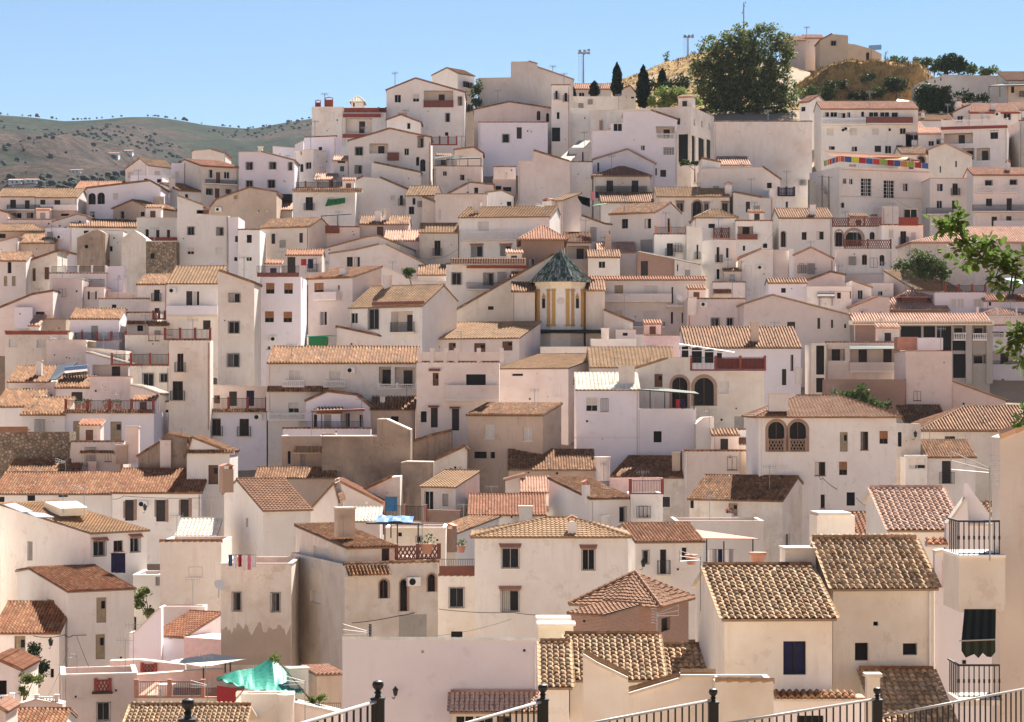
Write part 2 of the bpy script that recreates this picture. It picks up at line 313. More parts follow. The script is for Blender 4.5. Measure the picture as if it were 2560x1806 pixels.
# ---------------------------------------------------------------- houses
import re
class HS: pass
BARK=[1.0]
def strips(mb,O,dx,nin,top,z0,ops,rev=.22,mi=0):
    """wall face O + s*dx with a polyline top, real openings and reveals"""
    O=Vector(O); dx=Vector(dx); nin=Vector(nin)
    P=lambda s,z,q=0.: tuple(O+dx*s+nin*q+Vector((0,0,z)))
    s0=top[0][0]; s1=top[-1][0]
    def tz(s,right):
        for (a,b),(c,d) in zip(top,top[1:]):
            if c-a<1e-6: continue
            if (a<=s<c) if not right else (a<s<=c): return b+(d-b)*(s-a)/(c-a)
        return top[-1][1] if right else top[0][1]
    cuts=sorted({round(x,4) for x in [p[0] for p in top]+[o[0] for o in ops]+[o[1] for o in ops] if s0-1e-6<=x<=s1+1e-6})
    for a,b in zip(cuts,cuts[1:]):
        if b-a<1e-4: continue
        za,zb=tz(a,False),tz(b,True); mid=(a+b)/2; z=z0
        for o in sorted([o for o in ops if o[0]<=mid<=o[1]],key=lambda o:o[2]):
            if o[2]>z: mb.poly([P(a,z),P(b,z),P(b,o[2]),P(a,o[2])],mi)
            z=max(z,o[3])
        if min(za,zb)>z-.01: mb.poly([P(a,z),P(b,z),P(b,zb),P(a,za)],mi)
    rev0=rev
    for o in ops:
        a,b,c,d=o[:4]; rev=1.5 if o[5]=='l' else rev0
        mb.poly([P(a,c),P(b,c),P(b,c,rev),P(a,c,rev)],mi); mb.poly([P(a,d,rev),P(b,d,rev),P(b,d),P(a,d)],mi)
        mb.poly([P(a,c),P(a,c,rev),P(a,d,rev),P(a,d)],mi); mb.poly([P(b,c,rev),P(b,c),P(b,d),P(b,d,rev)],mi)
        if o[4]:
            r=(b-a)/2; h=min(r,(d-c)*.6); n=6; cxx=(a+b)/2
            pts=[(cxx-r*math.cos(math.pi*i/(2*n)),d-h+h*math.sin(math.pi*i/(2*n))) for i in range(n+1)]
            for i in range(n):
                (x0,y0),(x1,y1)=pts[i],pts[i+1]
                for m_ in (1,-1):
                    f=lambda x:cxx+(x-cxx)*m_
                    q=[(f(x0),y0),(f(x1),y1),(f(x1),d),(f(x0),d)]
                    mb.poly([P(x,y) for x,y in q],mi); mb.poly([P(x0 if m_>0 else f(x0),y0),P(x1 if m_>0 else f(x1),y1),P(f(x1),y1,rev),P(f(x0),y0,rev)],mi)
def bars(b,x0,x1,y,z0,z1,sp=.13,w=.012,mi=0):
    w=w*BARK[0]
    n=max(2,round((x1-x0)/sp)); 
    for i in range(n+1):
        x=x0+(x1-x0)*i/n; b.box(x-w/2,x+w/2,y-w/2,y+w/2,z0,z1,mi)
    b.box(x0-.01,x1+.01,y-.014,y+.014,z1-.03,z1,mi); b.box(x0-.01,x1+.01,y-.012,y+.012,z0,z0+.025,mi)
def opening(h,kind,M,a,b,c,d):
    w=b-a; hh=d-c; mb=MB(); root=h.root; rv=.17
    fm={'n':'brownframe','o':'brownframe','k':'dark','v':'dark','t':'tanshut','d':'wood','D':'darkwood','e':'whitedoor','f':'greydoor','x':'darkwood','a':'brownframe','A':'brownframe','b':'brownframe'}.get(kind,'frame')
    name='door' if kind in 'dDef' else ('opening' if kind in 'kv' else 'window')
    def put(o,par=None):
        if o is None: return None
        if par is None: o.parent=root; o.matrix_local=M
        else: o.parent=par
        return o
    if kind=='l':
        mb.box(a-.3,b+.3,1.5,1.6,c-.3,d+.3); o=put(mb.build('loggia','m'))
        n=max(1,round(w/3)); q=MB()
        for i in range(n): x=a+w*(i+.6)/n; q.box(x-.45,x+.45,1.46,1.5,c,c+min(2.05,hh*.85))
        put(q.build('door','darkwood'),o); return o
    if kind in 'kv':
        mb.box(a,b,rv+.02,rv+.06,c,d); return put(mb.build(name,'dark'))  # flat dark panel stands in for the unlit depth behind the hole
    if kind in 'dDeft':
        mb.box(a,b,rv-.02,rv+.05,c,d)
        n=2 if w>.7 else 1
        for i in range(n):
            x0=a+w*i/n; x1=a+w*(i+1)/n
            for z0,z1 in ((.06,.45),(.52,.94)): mb.box(x0+.07*w,x1-.07*w,rv-.045,rv-.02,c+hh*z0,c+hh*z1)
        o=put(mb.build('shutter' if kind=='t' else name,fm))
        if kind in 'td' and h.D<260:
            q=MB(); q.box(a+w*.55,a+w*.9,rv-.06,rv-.046,c+hh*.55,c+hh*.85); put(q.build('pane','glass'),o)
        return o
    f=.035 if w<1.2 else .05
    mb.box(a,a+f,rv-.03,rv+.04,c,d); mb.box(b-f,b,rv-.03,rv+.04,c,d); mb.box(a+f,b-f,rv-.03,rv+.04,d-f,d); mb.box(a+f,b-f,rv-.03,rv+.04,c,c+f)
    if w>.55: mb.box((a+b)/2-f*.5,(a+b)/2+f*.5,rv-.035,rv+.04,c+f,d-f)
    if kind in 'wnghqs' and h.D<260 and hh<2: mb.box(a-.06,b+.06,-.05,.02,c-.06,c-.003)
    if kind=='m':
        for i in range(1,5): mb.box(a+f,b-f,rv-.034,rv+.04,c+hh*i/5-.02,c+hh*i/5+.02)
        for i in (1,2): mb.box(a+w*i/3-.02,a+w*i/3+.02,rv-.033,rv+.04,c+f,d-f)
    o=put(mb.build('window',fm)); g=MB()
    if kind=='s':
        n=max(4,int(hh/.12))
        for i in range(n): g.box(a+f,b-f,rv-.02+(.008 if i%2 else 0),rv+.03,c+f+(hh-2*f)*i/n,c+f+(hh-2*f)*(i+.88)/n)
        put(g.build('roller_shutter','persiana'),o); return o
    if kind in 'qo':
        z=c+hh*(.42 if kind=='q' else .4); n=5
        for i in range(n): g.box(a+f,b-f,rv-.02,rv+.02,z+(d-f-z)*i/n,z+(d-f-z)*(i+.9)/n)
        put(g.build('roller_shutter','persiana' if kind=='q' else 'orangeshut'),o); g=MB()
    if kind in 'wghn' and hash((round(a,2),round(c,2)))%5<2:
        k_=MB(); k_.box(a+f,a+w*(.3+.1*(hash(round(b,2))%4)),rv+.036,rv+.044,c+f,d-f); put(k_.build('curtain',('cloth_g','persiana')[hash(round(d,2))%2]),o)
    g.box(a,b,rv+.045,rv+.06,c,d); put(g.build('curtain' if kind=='x' else 'pane','bluecurtain' if kind=='x' else 'glass'),o)
    if kind in 'gh':
        g=MB(); bars(g,a-.05,b+.05,-.10,c-.04,d+.04,.13,.016); 
        for q in (a-.05,b+.05):
            for zz in (c-.04,d+.03): g.box(q-.012,q+.012,-.09,0,zz,zz+.02)
        put(g.build('grille','iron'),o)
    if kind=='h':
        g=MB(); z=d+.12
        g.poly([(a-.2,0,z+.22),(b+.2,0,z+.22),(b+.12,-.4,z),(a-.12,-.4,z)]); g.poly([(a-.2,0,z+.15),(a-.12,-.4,z-.06),(b+.12,-.4,z-.06),(b+.2,0,z+.15)])
        g.poly([(a-.12,-.4,z-.06),(b+.12,-.4,z-.06),(b+.12,-.4,z),(a-.12,-.4,z)]); g.poly([(a-.2,0,z+.15),(a-.12,-.4,z-.06),(a-.12,-.4,z),(a-.2,0,z+.22)]); g.poly([(b+.2,0,z+.15),(b+.2,0,z+.22),(b+.12,-.4,z),(b+.12,-.4,z-.06)])
        put(g.build('hood','terracotta'),o)
    if kind in 'bB':
        g=MB(); x0,x1=a-.22,b+.22; g.box(x0,x1,-.45,-.002,c-.1,c,0); q=put(g.build('balcony','slab'),o)
        g=MB(); bars(g,x0+.02,x1-.02,-.43,c+.001,c+.95,.12,.014)
        for x in (x0+.02,x1-.02):
            for i in (1,2,3): g.box(x-.007,x+.007,-.43+i*.13-.007,-.43+i*.13+.007,c+.001,c+.93)
            g.box(x-.012,x+.012,-.43,-.01,c+.92,c+.95)
        put(g.build('balcony_railing','iron'),o)
    if kind=='A':
        g=MB(); r=w/2; n=10; zc=d-min(r,hh*.6)
        for i in range(n):
            t0=math.pi*i/n; t1=math.pi*(i+1)/n; k0,k1=1.02,1.35; hz=min(r,hh*.6)
            q=[((a+b)/2+math.cos(t)*r*k,zc+math.sin(t)*hz*k) for t,k in ((t0,k0),(t0,k1),(t1,k1),(t1,k0))]
            g.poly([(x,-.03,z) for x,z in q]); g.poly([(q[1][0],-.03,q[1][1]),(q[1][0],.01,q[1][1]),(q[2][0],.01,q[2][1]),(q[2][0],-.03,q[2][1])]); g.poly([(q[0][0],.01,q[0][1]),(q[0][0],-.03,q[0][1]),(q[3][0],-.03,q[3][1]),(q[3][0],.01,q[3][1])])
        for x in (a-.16*w,b+.01): g.box(x,x+.15*w,-.03,.01,c,zc-.002)
        put(g.build('surround','bt'),o)
    return o
OPX=re.compile(r'([a-zA-Z])(-?\d+),(-?\d+),(-?\d+),(-?\d+)')
def parse(s): return [(m[0],)+tuple(int(x) for x in m[1:]) for m in OPX.findall(s)]
def H(label,xl,xr,ye,yb,a=0,D=None,wall='w',roof='F',yr=None,t=.33,s=None,d=None,ops='',so='',tile='o',ph=.7,prof=None,par=None,cat='house',name='house',ov=.28,single=False,hip=None,bk=3.0,dD=0,deep=5.5,group=None,ridge=True,front2=None):
    h=HS(); D=(Df(ny(yb)) if D is None else D)+dD; h.D=D; BARK[0]=max(1,D/110); a=R(a); ca,sa=math.cos(a),math.sin(a); u=(ca,sa); v=(-sa,ca); h.a=a
    kl,kr=kx(xl),kx(xr)
    if sa>=0: O=Vector((kl*D,D)); w=(kr*D-O.x)/(ca-kr*sa)
    else: C=Vector((kr*D,D)); w=(C.x-kl*D)/(ca-kl*sa); O=Vector((C.x-w*ca,D-w*sa))
    h.w=w; h.O=O; zb=kz(yb)*D-deep; h.zb=zb; ze=kz(ye)*D-zb; h.ze=ze; h.u=u; h.v=v
    def sidelen(px):
        ks=kx(px)
        if sa>0: return (O.x-ks*O.y)/(sa+ks*ca)
        return (ks*D-kr*D)/(-sa-ks*ca)
    def sidez(py,dd): return kz(py)*(D+dd*ca)-zb
    if par: h.root=par.root
    else:
        h.root=empty(name,(O.x,O.y,zb),a); tag(h.root,label,cat,group)
    # frame of this block inside the root
    LM=Matrix.Translation((O.x,O.y,zb))@Matrix.Rotation(a,4,'Z'); h.LM=(h.root.matrix_basis.inverted()@LM) if par else Matrix.Identity(4)
    sub=empty('block',(0,0,0)) if False else None
    zr=None
    if prof: pts=[(h_s(h,x),h_z(h,x,y)) for x,y in prof]; pts[0]=(0,pts[0][1]); pts[-1]=(w,pts[-1][1]); roof='G'
    if roof in 'FSH':
        if s and abs(sa)>.05:
            Rn=max(.5,sidelen(s[0])); zr=sidez(s[1],Rn); 
        else:
            Y=D; kr_=kz(yr); ke=kz(ye); tt=max(t,kr_+.12); Rn=D*(kr_-ke)/(tt-kr_); Rn=max(.6,min(Rn,9)); zr=kr_*(D+Rn)-zb
        Rb=0 if roof=='S' else min(Rn,bk)
        if d and roof!='S': Rb=max(.1,d-Rn)
        if roof=='H': Rb=Rn
        d=Rn+Rb; tt=(zr-ze)/Rn; zback=zr-Rb*tt; h.Rn=Rn
    else:
        if s and abs(sa)>.05: d=max(.5,sidelen(s[0] if isinstance(s,tuple) else s))
        d=d or 7
    h.d=d; fp=[(0,0),(w,0)]
    opsF=[]; opsL=[]; opsR=[]
    for o in parse(ops):
        x0=h_s(h,o[1]); x1=h_s(h,o[3]); z1=h_z(h,(o[1]+o[3])/2,o[2]); z0=h_z(h,(o[1]+o[3])/2,o[4]); opsF.append((max(.05,x0),min(w-.05,x1),z0,z1,o[0] in 'aA',o[0]))
    for o in parse(so):
        if sa>0: # left face: origin (0,d) running to (0,0)
            q=[d-side_s(h,px) for px in (o[1],o[3])]
        else: q=[side_s(h,px) for px in (o[1],o[3])]
        q.sort(); mid=side_s(h,(o[1]+o[3])/2)
        z1=sidez(o[2],mid); z0=sidez(o[4],mid); (opsL if sa>0 else opsR).append((max(.05,q[0]),min(d-.05,q[1]),z0,z1,o[0] in 'aA',o[0]))
    opsF=[o for o in opsF if o[1]-o[0]>.1 and o[3]-o[2]>.1]; opsL=[o for o in opsL if o[1]-o[0]>.1]; opsR=[o for o in opsR if o[1]-o[0]>.1]
    mb=MB()
    if roof=='G': top=pts; tl=pts[0][1]; tr=pts[-1][1]; tL=[(0,tl),(d,tl)]; tR=[(0,tr),(d,tr)]; tB=[(w-x,z) for x,z in reversed(pts)]
    elif roof=='P': top=[(0,ze),(w,ze)]; tL=tR=[(0,ze),(d,ze)]; tB=top
    elif roof=='H': top=[(0,ze),(w,ze)]; tL=tR=[(0,ze),(d,ze)]; tB=top
    else:
        top=[(0,ze),(w,ze)]; tR=[(0,ze),(Rn,zr)]+([(d,zback)] if Rb>0 else []); tL=[(d-x,z) for x,z in reversed(tR)]; tB=[(0,zback),(w,zback)]
    if roof=='G' and len(tL)==2: pass
    dz=.06 if roof in 'FSG' else 0
    strips(mb,(0,0,0),(1,0,0),(0,1,0),[(x,z-dz) for x,z in top],0,opsF)
    strips(mb,(0,d,0),(0,-1,0),(1,0,0),[(x,z-dz) for x,z in tL],0,opsL)
    strips(mb,(w,0,0),(0,1,0),(-1,0,0),[(x,z-dz) for x,z in tR],0,opsR)
    strips(mb,(w,d,0),(-1,0,0),(0,-1,0),[(x,z-dz) for x,z in tB],0,[])
    if roof=='P':
        th=.2; zf=ze-ph
        for (x0,y0,x1,y1) in ((th,th,w-th,th),(w-th,th,w-th,d-th),(w-th,d-th,th,d-th),(th,d-th,th,th)): mb.poly([(x0,y0,zf),(x0,y0,ze),(x1,y1,ze),(x1,y1,zf)])
        o_=[(0,0),(w,0),(w,d),(0,d)]; i_=[(th,th),(w-th,th),(w-th,d-th),(th,d-th)]
        for k in range(4): j=(k+1)%4; mb.poly([o_[k]+(ze,),o_[j]+(ze,),i_[j]+(ze,),i_[k]+(ze,)])
    wl=mb.build('wall',wall,h.root)
    if par: wl.matrix_local=h.LM
    if roof=='P':
        m2=MB(); m2.poly([(.2,.2,zf),(w-.2,.2,zf),(w-.2,d-.2,zf),(.2,d-.2,zf)]); o=m2.build('roof_terrace','terrace',h.root); o.matrix_local=h.LM
    for lst,M in ((opsF,Matrix.Identity(4)),(opsL,Matrix(((0,1,0,0),(-1,0,0,d),(0,0,1,0),(0,0,0,1)))),(opsR,Matrix(((0,-1,0,w),(1,0,0,0),(0,0,1,0),(0,0,0,1))))):
        for o in lst: opening(h,o[5],h.LM@M,*o[:4])
    # roofs
    def slabroof(P0,e,sv,L,S,clip=None,poly=None,style=tile):
        e=Vector(e); sv=Vector(sv).normalized(); P0=Vector(P0); n=e.cross(sv).normalized()
        if n.z<0: n=-n
        b=MB(); poly=poly or [(0,0),(L,0),(L,S),(0,S)]; q=[P0+e*x+sv*y for x,y in poly]; lo=[p-n*.09 for p in q]
        b.poly(q); b.poly(list(reversed(lo)))
        for i in range(len(q)): j=(i+1)%len(q); b.poly([lo[i],lo[j],q[j],q[i]])
        o=b.build('roof','eave' if style!='n' else 'slab',h.root); o.matrix_local=h.LM
        if style!='n': tileplane(o,P0+n*.002,e,sv,L,S,style,D,clip,single)
        return o
    if roof in 'FS':
        ss=math.hypot(1,tt); sv=Vector((0,1,tt)); eo=ov/ss; P0=Vector((-.12,-eo,ze-eo*tt)); S=(Rn+eo)*ss
        h.roof=slabroof(P0,(1,0,0),sv,w+.24,S)
        if Rb>0: slabroof((w+.12,d+eo,zback-eo*tt),(-1,0,0),Vector((0,-1,tt)),w+.24,(Rb+eo)*ss,style='n' if single else tile)
        if tile!='n' and ridge: ridgecaps(h.roof,(-.1,Rn,zr+.05),(w+.1,Rn,zr+.05),tile,D)
    elif roof=='H':
        if hip: 
            kk=[(kx(p)*(D+Rn)-O.x) for p in hip]; xa,xb=kk
        else: xa=min(Rn,w/2); xb=w-xa
        xa=max(.02,xa); xb=min(w-.02,max(xb,xa+.02)); ss=math.hypot(1,tt); eo=ov
        P0=Vector((-eo,-eo,ze-eo*tt)); L=w+2*eo; S=(Rn+eo)*ss; qa=xa+eo; qb=xb+eo
        def cl(x): return (0,S*max(0,min(1,x/qa,(L-x)/(L-qb))))
        h.roof=slabroof(P0,(1,0,0),(0,1,tt),L,S,cl,[(0,0),(L,0),(qb,S),(qa,S)])
        slabroof((w+eo,d+eo,ze-eo*tt),(-1,0,0),(0,-1,tt),L,S,lambda x:cl(L-x),[(0,0),(L,0),(L-qa,S),(L-qb,S)],style='n' if single else tile)
        Ls=d+2*eo
        tr_=(zr-ze+eo*tt)/(w+eo-xb); sR=math.hypot(1,tr_)*(w+eo-xb)
        slabroof((w+eo,-eo,ze-eo*tt),(0,1,0),(-1,0,tr_),Ls,sR,lambda x:(0,sR*max(0,1-abs(x-Ls/2)/(Ls/2))),[(0,0),(Ls,0),(Ls/2,sR)])
        tl_=(zr-ze+eo*tt)/(xa+eo); sL=math.hypot(1,tl_)*(xa+eo)
        slabroof((-eo,d+eo,ze-eo*tt),(0,-1,0),(1,0,tl_),Ls,sL,lambda x:(0,sL*max(0,1-abs(x-Ls/2)/(Ls/2))),[(0,0),(Ls,0),(Ls/2,sL)])
        if tile!='n':
            for A,B in (((-eo,-eo,ze-eo*tt+.06),(xa,Rn,zr+.06)),((w+eo,-eo,ze-eo*tt+.06),(xb,Rn,zr+.06)),((xa,Rn,zr+.06),(xb,Rn,zr+.06))): ridgecaps(h.roof,A,B,tile,D)
    elif roof=='G':
        h.roof=None
        for i,((x0,z0),(x1,z1)) in enumerate(zip(pts,pts[1:])):
            if x1-x0<.12: continue
            up=z1>=z0; L=d+.24; sl=abs(z1-z0)/(x1-x0)
            st=tile if sl>.1 else 'n'
            ext=.15 if ((i==0 and up) or (i==len(pts)-2 and not up)) and st!='n' else 0
            th_=0 if st!='n' else -.05
            if up: o=slabroof((x0-ext,d+.12,z0-ext*sl+th_),(0,-1,0),(x1-x0,0,z1-z0),L,math.hypot(x1-x0+ext,z1-z0+ext*sl),style=st)
            else: o=slabroof((x1+ext,-.12,z1-ext*sl+th_),(0,1,0),(x0-x1,0,z0-z1),L,math.hypot(x1-x0+ext,z1-z0+ext*sl),style=st)
            h.roof=h.roof or o
            if st!='n':   # verge tiles along the gable edge
                A=Vector((x0,-.08,z0+.04)); B=Vector((x1,-.08,z1+.04)); ridgecaps(o,A,B,tile,D,.085)
    # fittings every house carries: pipes, vents, coping, roof aerials
    rg=random.Random(int(abs(O.x)*97+D*13)); zv=kz(yb)*D-zb; hv_=ze-zv
    if name=='house' and w>2:
        if roof=='P' and d>1.5 and D>120 and rg.random()<.5:
            st_=rg.choice('oorRc'); o=ridgecaps(h.root,(-.05,.1,ze+.03),(w+.05,.1,ze+.03),st_,D,.13)
            if o: o.name='coping_tiles'; o.matrix_local=h.LM
        elif roof=='P' and rg.random()<.8 and d>1:
            q=MB(); e_=.05; tz_=ze+.002
            q.box(-e_,w+e_,-e_,.24,tz_,tz_+.07); q.box(-e_,.24,.24,d,tz_,tz_+.07); q.box(w-.24,w+e_,.24,d,tz_,tz_+.07); o=q.build('coping',rg.choice(['white','terracotta','slab','w']),h.root); o.matrix_local=h.LM
        free=lambda x0,x1,z0,z1: all(x1<o[0]-.25 or x0>o[1]+.25 or z1<o[2]-.15 or z0>o[3]+.35 for o in opsF)
        zt_=(min(p[1] for p in top) if roof=='G' else ze)
        if rg.random()<.45 and hv_>2:
            x=rg.choice([.18,w-.18]); q=MB(); q.tube((x,-.07,max(0,zv-1)),(x,-.07,zt_-.25),.045,6); o=q.build('downpipe',rg.choice(['white','slab','g','terracotta']),h.root); o.matrix_local=h.LM
        for k in range(rg.choice([0,1,1,2,3])):
            x=rg.uniform(.6,max(.7,w-.6)); z=rg.uniform(zv+.4,max(zv+.5,zt_-.5)); s_=rg.choice([.12,.14,.2])
            if free(x-s_,x+s_,z-s_,z+s_): q=MB(); q.box(x-s_/2,x+s_/2,-.025,-.003,z-s_/2,z+s_/2); o=q.build('vent',rg.choice(['dark','g','white','dark']),h.root); o.matrix_local=h.LM
        if len(opsF)<(4 if D>200 else 2) and D>130 and hv_>2.2 and w>2.6 and rg.random()<.85:
            for k in range(rg.choice([1,2,2,3]) if D>200 else 1):
                ww=rg.choice([.6,.75,.9]); hh=rg.choice([.7,.95,1.2,1.7]); x=rg.uniform(.5,w-1.4); z=rg.uniform(zv+.4,max(zv+.5,zt_-hh-.5))
                if free(x,x+ww,z,z+hh) and z+hh<zt_-.3:
                    M_=h.LM@Matrix.Translation((0,-.175,0)); opening(h,rg.choice('wnkgDb') if hh>.8 else rg.choice('wnkg'),M_,x,x+ww,z,z+hh); opsF.append((x,x+ww,z,z+hh,False,'w'))
                    q=MB(); q.box(x-.07,x,-.03,-.003,z-.07,z+hh+.07); q.box(x+ww,x+ww+.07,-.03,-.003,z-.07,z+hh+.07); q.box(x,x+ww,-.03,-.003,z+hh,z+hh+.07); q.box(x,x+ww,-.05,-.003,z-.07,z); o=q.build('window_surround',wall if wall in MATS else 'w',h.root); o.matrix_local=h.LM
        if rg.random()<.14 and hv_>2.6 and w>3.5 and D>140:
            x=rg.uniform(1,w-1); z=rg.uniform(zv+1.2,zt_-.6)
            if free(x-.5,x+.5,z-.35,z+.35): q=MB(); q.box(x-.42,x+.42,-.33,-.02,z-.28,z+.28); o=q.build('air_conditioner','white',h.root); o.matrix_local=h.LM; q=MB(); q.tube((x-.1,-.34,z),(x-.1,-.332,z),.21,12); q.build('fan_grille','dark',o)
        if rg.random()<.6 and w>2.5 and D>125:
            x=rg.uniform(.5,w-.5); y=rg.uniform(.8,max(.9,min(d-.5,3))); zz=(ze+.2 if roof!='G' else zt_+.3); hgt=rg.uniform(1.6,3); q=MB(); bk_=.02*max(1,D/140); q.tube((x,y,zz-1.2),(x,y,zz+hgt),bk_,5); an=rg.uniform(-.6,.6); c_,s2=math.cos(an),math.sin(an)
            q.tube((x-.55*c_,y-.55*s2,zz+hgt-.1),(x+.55*c_,y+.55*s2,zz+hgt-.1),bk_*.7,4)
            for k in range(6): t_=-.5+k*.2; q.tube((x+t_*c_-.0,y+t_*s2,zz+hgt-.32),(x+t_*c_,y+t_*s2,zz+hgt+.12),bk_*.55,4)
            o=q.build('tv_aerial','steel',h.root); o.matrix_local=h.LM
        if rg.random()<.4 and roof=='P' and d>3.5 and w>3.6 and D>150:
            hw=rg.uniform(1.6,2.4); hh=rg.uniform(1.5,2.1); x=rg.choice([.3,w-hw-.3,rg.uniform(.3,w-hw-.3)]); y=rg.uniform(1.2,min(2.5,d-2)); zf_=ze-ph; q=MB(); q.box(x,x+hw,y,y+1.8,zf_,zf_+hh+ph*.4); o=q.build('stair_hut',wall,h.root); o.matrix_local=h.LM
            z_=zf_+hh+ph*.4; q=MB(); q.poly([(x-.15,y-.2,z_),(x+hw+.15,y-.2,z_),(x+hw+.15,y+2,z_+.5),(x-.15,y+2,z_+.5)]); q.poly([(x-.15,y-.2,z_-.1),(x-.15,y+2,z_+.4),(x+hw+.15,y+2,z_+.4),(x+hw+.15,y-.2,z_-.1)]); q.poly([(x-.15,y-.2,z_-.1),(x+hw+.15,y-.2,z_-.1),(x+hw+.15,y-.2,z_),(x-.15,y-.2,z_)]); q.poly([(x-.15,y-.2,z_-.1),(x-.15,y-.2,z_),(x-.15,y+2,z_+.5),(x-.15,y+2,z_+.4)]); q.poly([(x+hw+.15,y-.2,z_-.1),(x+hw+.15,y+2,z_+.4),(x+hw+.15,y+2,z_+.5),(x+hw+.15,y-.2,z_)]); o2=q.build('hut_roof','slab',o); tileplane(o2,(x-.15,y-.22,z_+.005),(1,0,0),(0,2.2,.5),hw+.3,2.25,rg.choice('orsR'),max(D,210))
            q=MB(); q.box(x+hw*.3,x+hw*.3+.7,y-.02,y-.004,zf_,zf_+1.8); q.build('hut_door',rg.choice(['wood','darkwood','greydoor']),o)
        if rg.random()<.16 and roof in 'P' and d>3:
            x=rg.uniform(.8,w-.8); q=MB(); q.lathe([(.42,0),(.46,.7),(.5,.75),(.5,.85)],(x,min(2.,d-1),ze-ph),12); o=q.build('water_tank',rg.choice(['m','white','g']),h.root); o.matrix_local=h.LM
    return h
def h_s(h,px):
    k=kx(px); return (k*h.O.y-h.O.x)/(h.u[0]-k*h.u[1])
def h_z(h,px,py):
    return kz(py)*(h.O.y+h_s(h,px)*h.u[1])-h.zb
def side_s(h,px):
    k=kx(px); sa,ca=h.u[1],h.u[0]
    if sa>0: return (h.O.x-k*h.O.y)/(sa+k*ca)
    D=h.D; cx_=h.O.x+h.w*ca; return (k*D-cx_)/(-sa-k*ca)
def loc(h,px,py,y=0.):
    """photo point -> house-local (x,z) on the plane parallel to the front at local depth y"""
    Ox,Oy=h.O.x+h.v[0]*y,h.O.y+h.v[1]*y; k=kx(px); s=(k*Oy-Ox)/(h.u[0]-k*h.u[1]); return s,kz(py)*(Oy+s*h.u[1])-h.zb
def part(h,mb,name,mats,par=None,smooth=False):
    o=mb.build(name,mats,par or h.root,smooth)
    if o and par is None: o.matrix_local=h.LM
    return o
def RL(h,x0,x1,yt,yb,kind='i',y=.1,n=None,post='redpaint',dep=0,name='terrace_railing'):
    """railing or balustrade along the front at local depth y; dep>0 adds returns at both ends"""
    a,zt=loc(h,x0,yt,y); b,_=loc(h,x1,yt,y); _,zb=loc(h,(x0+x1)/2,yb,y); mb=MB(); L=b-a
    n=n if n is not None else max(1,round(L/2.2)); root=MB()
    if kind in 'ib':
        for i in range(n+1):
            x=a+L*i/n; q=.11 if kind=='i' else .12; root.box(x-q,x+q,y-q,y+q,zb,zt+.08); root.box(x-q-.03,x+q+.03,y-q-.03,y+q+.03,zt+.08,zt+.13)
        root.box(a,b,y-.08,y+.08,zb-.02,zb+.12)
        r=part(h,root,name,post)
        for i in range(n):
            p,q=a+L*i/n+.13,a+L*(i+1)/n-.13
            if q-p<.2: continue
            if kind=='i': 
                bars(mb,p,q,y,zb+.13,zt-.02,.13,.018); mb.box(p,q,y-.02,y+.02,zt-.045,zt-.005)
            else:
                m=max(2,round((q-p)/.19))
                for j in range(m):
                    x=p+(q-p)*(j+.5)/m; mb.lathe([(.035,0),(.06,(zt-zb)*.25),(.03,(zt-zb)*.5),(.05,(zt-zb)*.62),(.035,(zt-zb)*.8)],(x,y,zb+.12),6)
                mb.box(p,q,y-.09,y+.09,zt-.1,zt)
        part(h,mb,'bars' if kind=='i' else 'balusters','iron' if kind=='i' else post,r) if kind=='i' else part(h,mb,'balusters',post,r)
    elif kind=='I':
        bars(mb,a,b,y,zb,zt,.12,.018); r=part(h,mb,name,'iron')
        if dep:
            q=MB()
            for x in (a,b):
                m=int(dep/.13)
                for j in range(m): q.box(x-.009,x+.009,y+j*.13-.009,y+j*.13+.009,zb,zt)
                q.box(x-.014,x+.014,y,y+dep,zt-.03,zt)
            part(h,q,'return_bars','iron',r)
    elif kind=='L':   # pierced lattice panel between posts
        for i in range(n+1):
            x=a+L*i/n; root.box(x-.1,x+.1,y-.1,y+.1,zb,zt+.1)
        root.box(a,b,y-.09,y+.09,zt-.07,zt); root.box(a,b,y-.09,y+.09,zb-.02,zb+.07); r=part(h,root,name,post)
        m=max(4,round(L/.28))
        for j in range(m):
            x=a+L*(j+.5)/m; 
            for sg in (1,-1):
                M=Matrix.Translation((x,y,(zt+zb)/2))@Matrix.Rotation(sg*math.atan2(L/m,(zt-zb)*.5),4,'Y'); hh=(zt-zb)*.5
                mb.box(-.035,.035,-.05,.05+.004*sg,-hh,hh,0,M)
        part(h,mb,'lattice',post,r)
    else:             # solid parapet
        root.box(a,b,y-.1,y+.1,zb,zt-.05); root.box(a-.03,b+.03,y-.14,y+.14,zt-.05,zt+.02); r=part(h,root,'parapet',post)
    return r
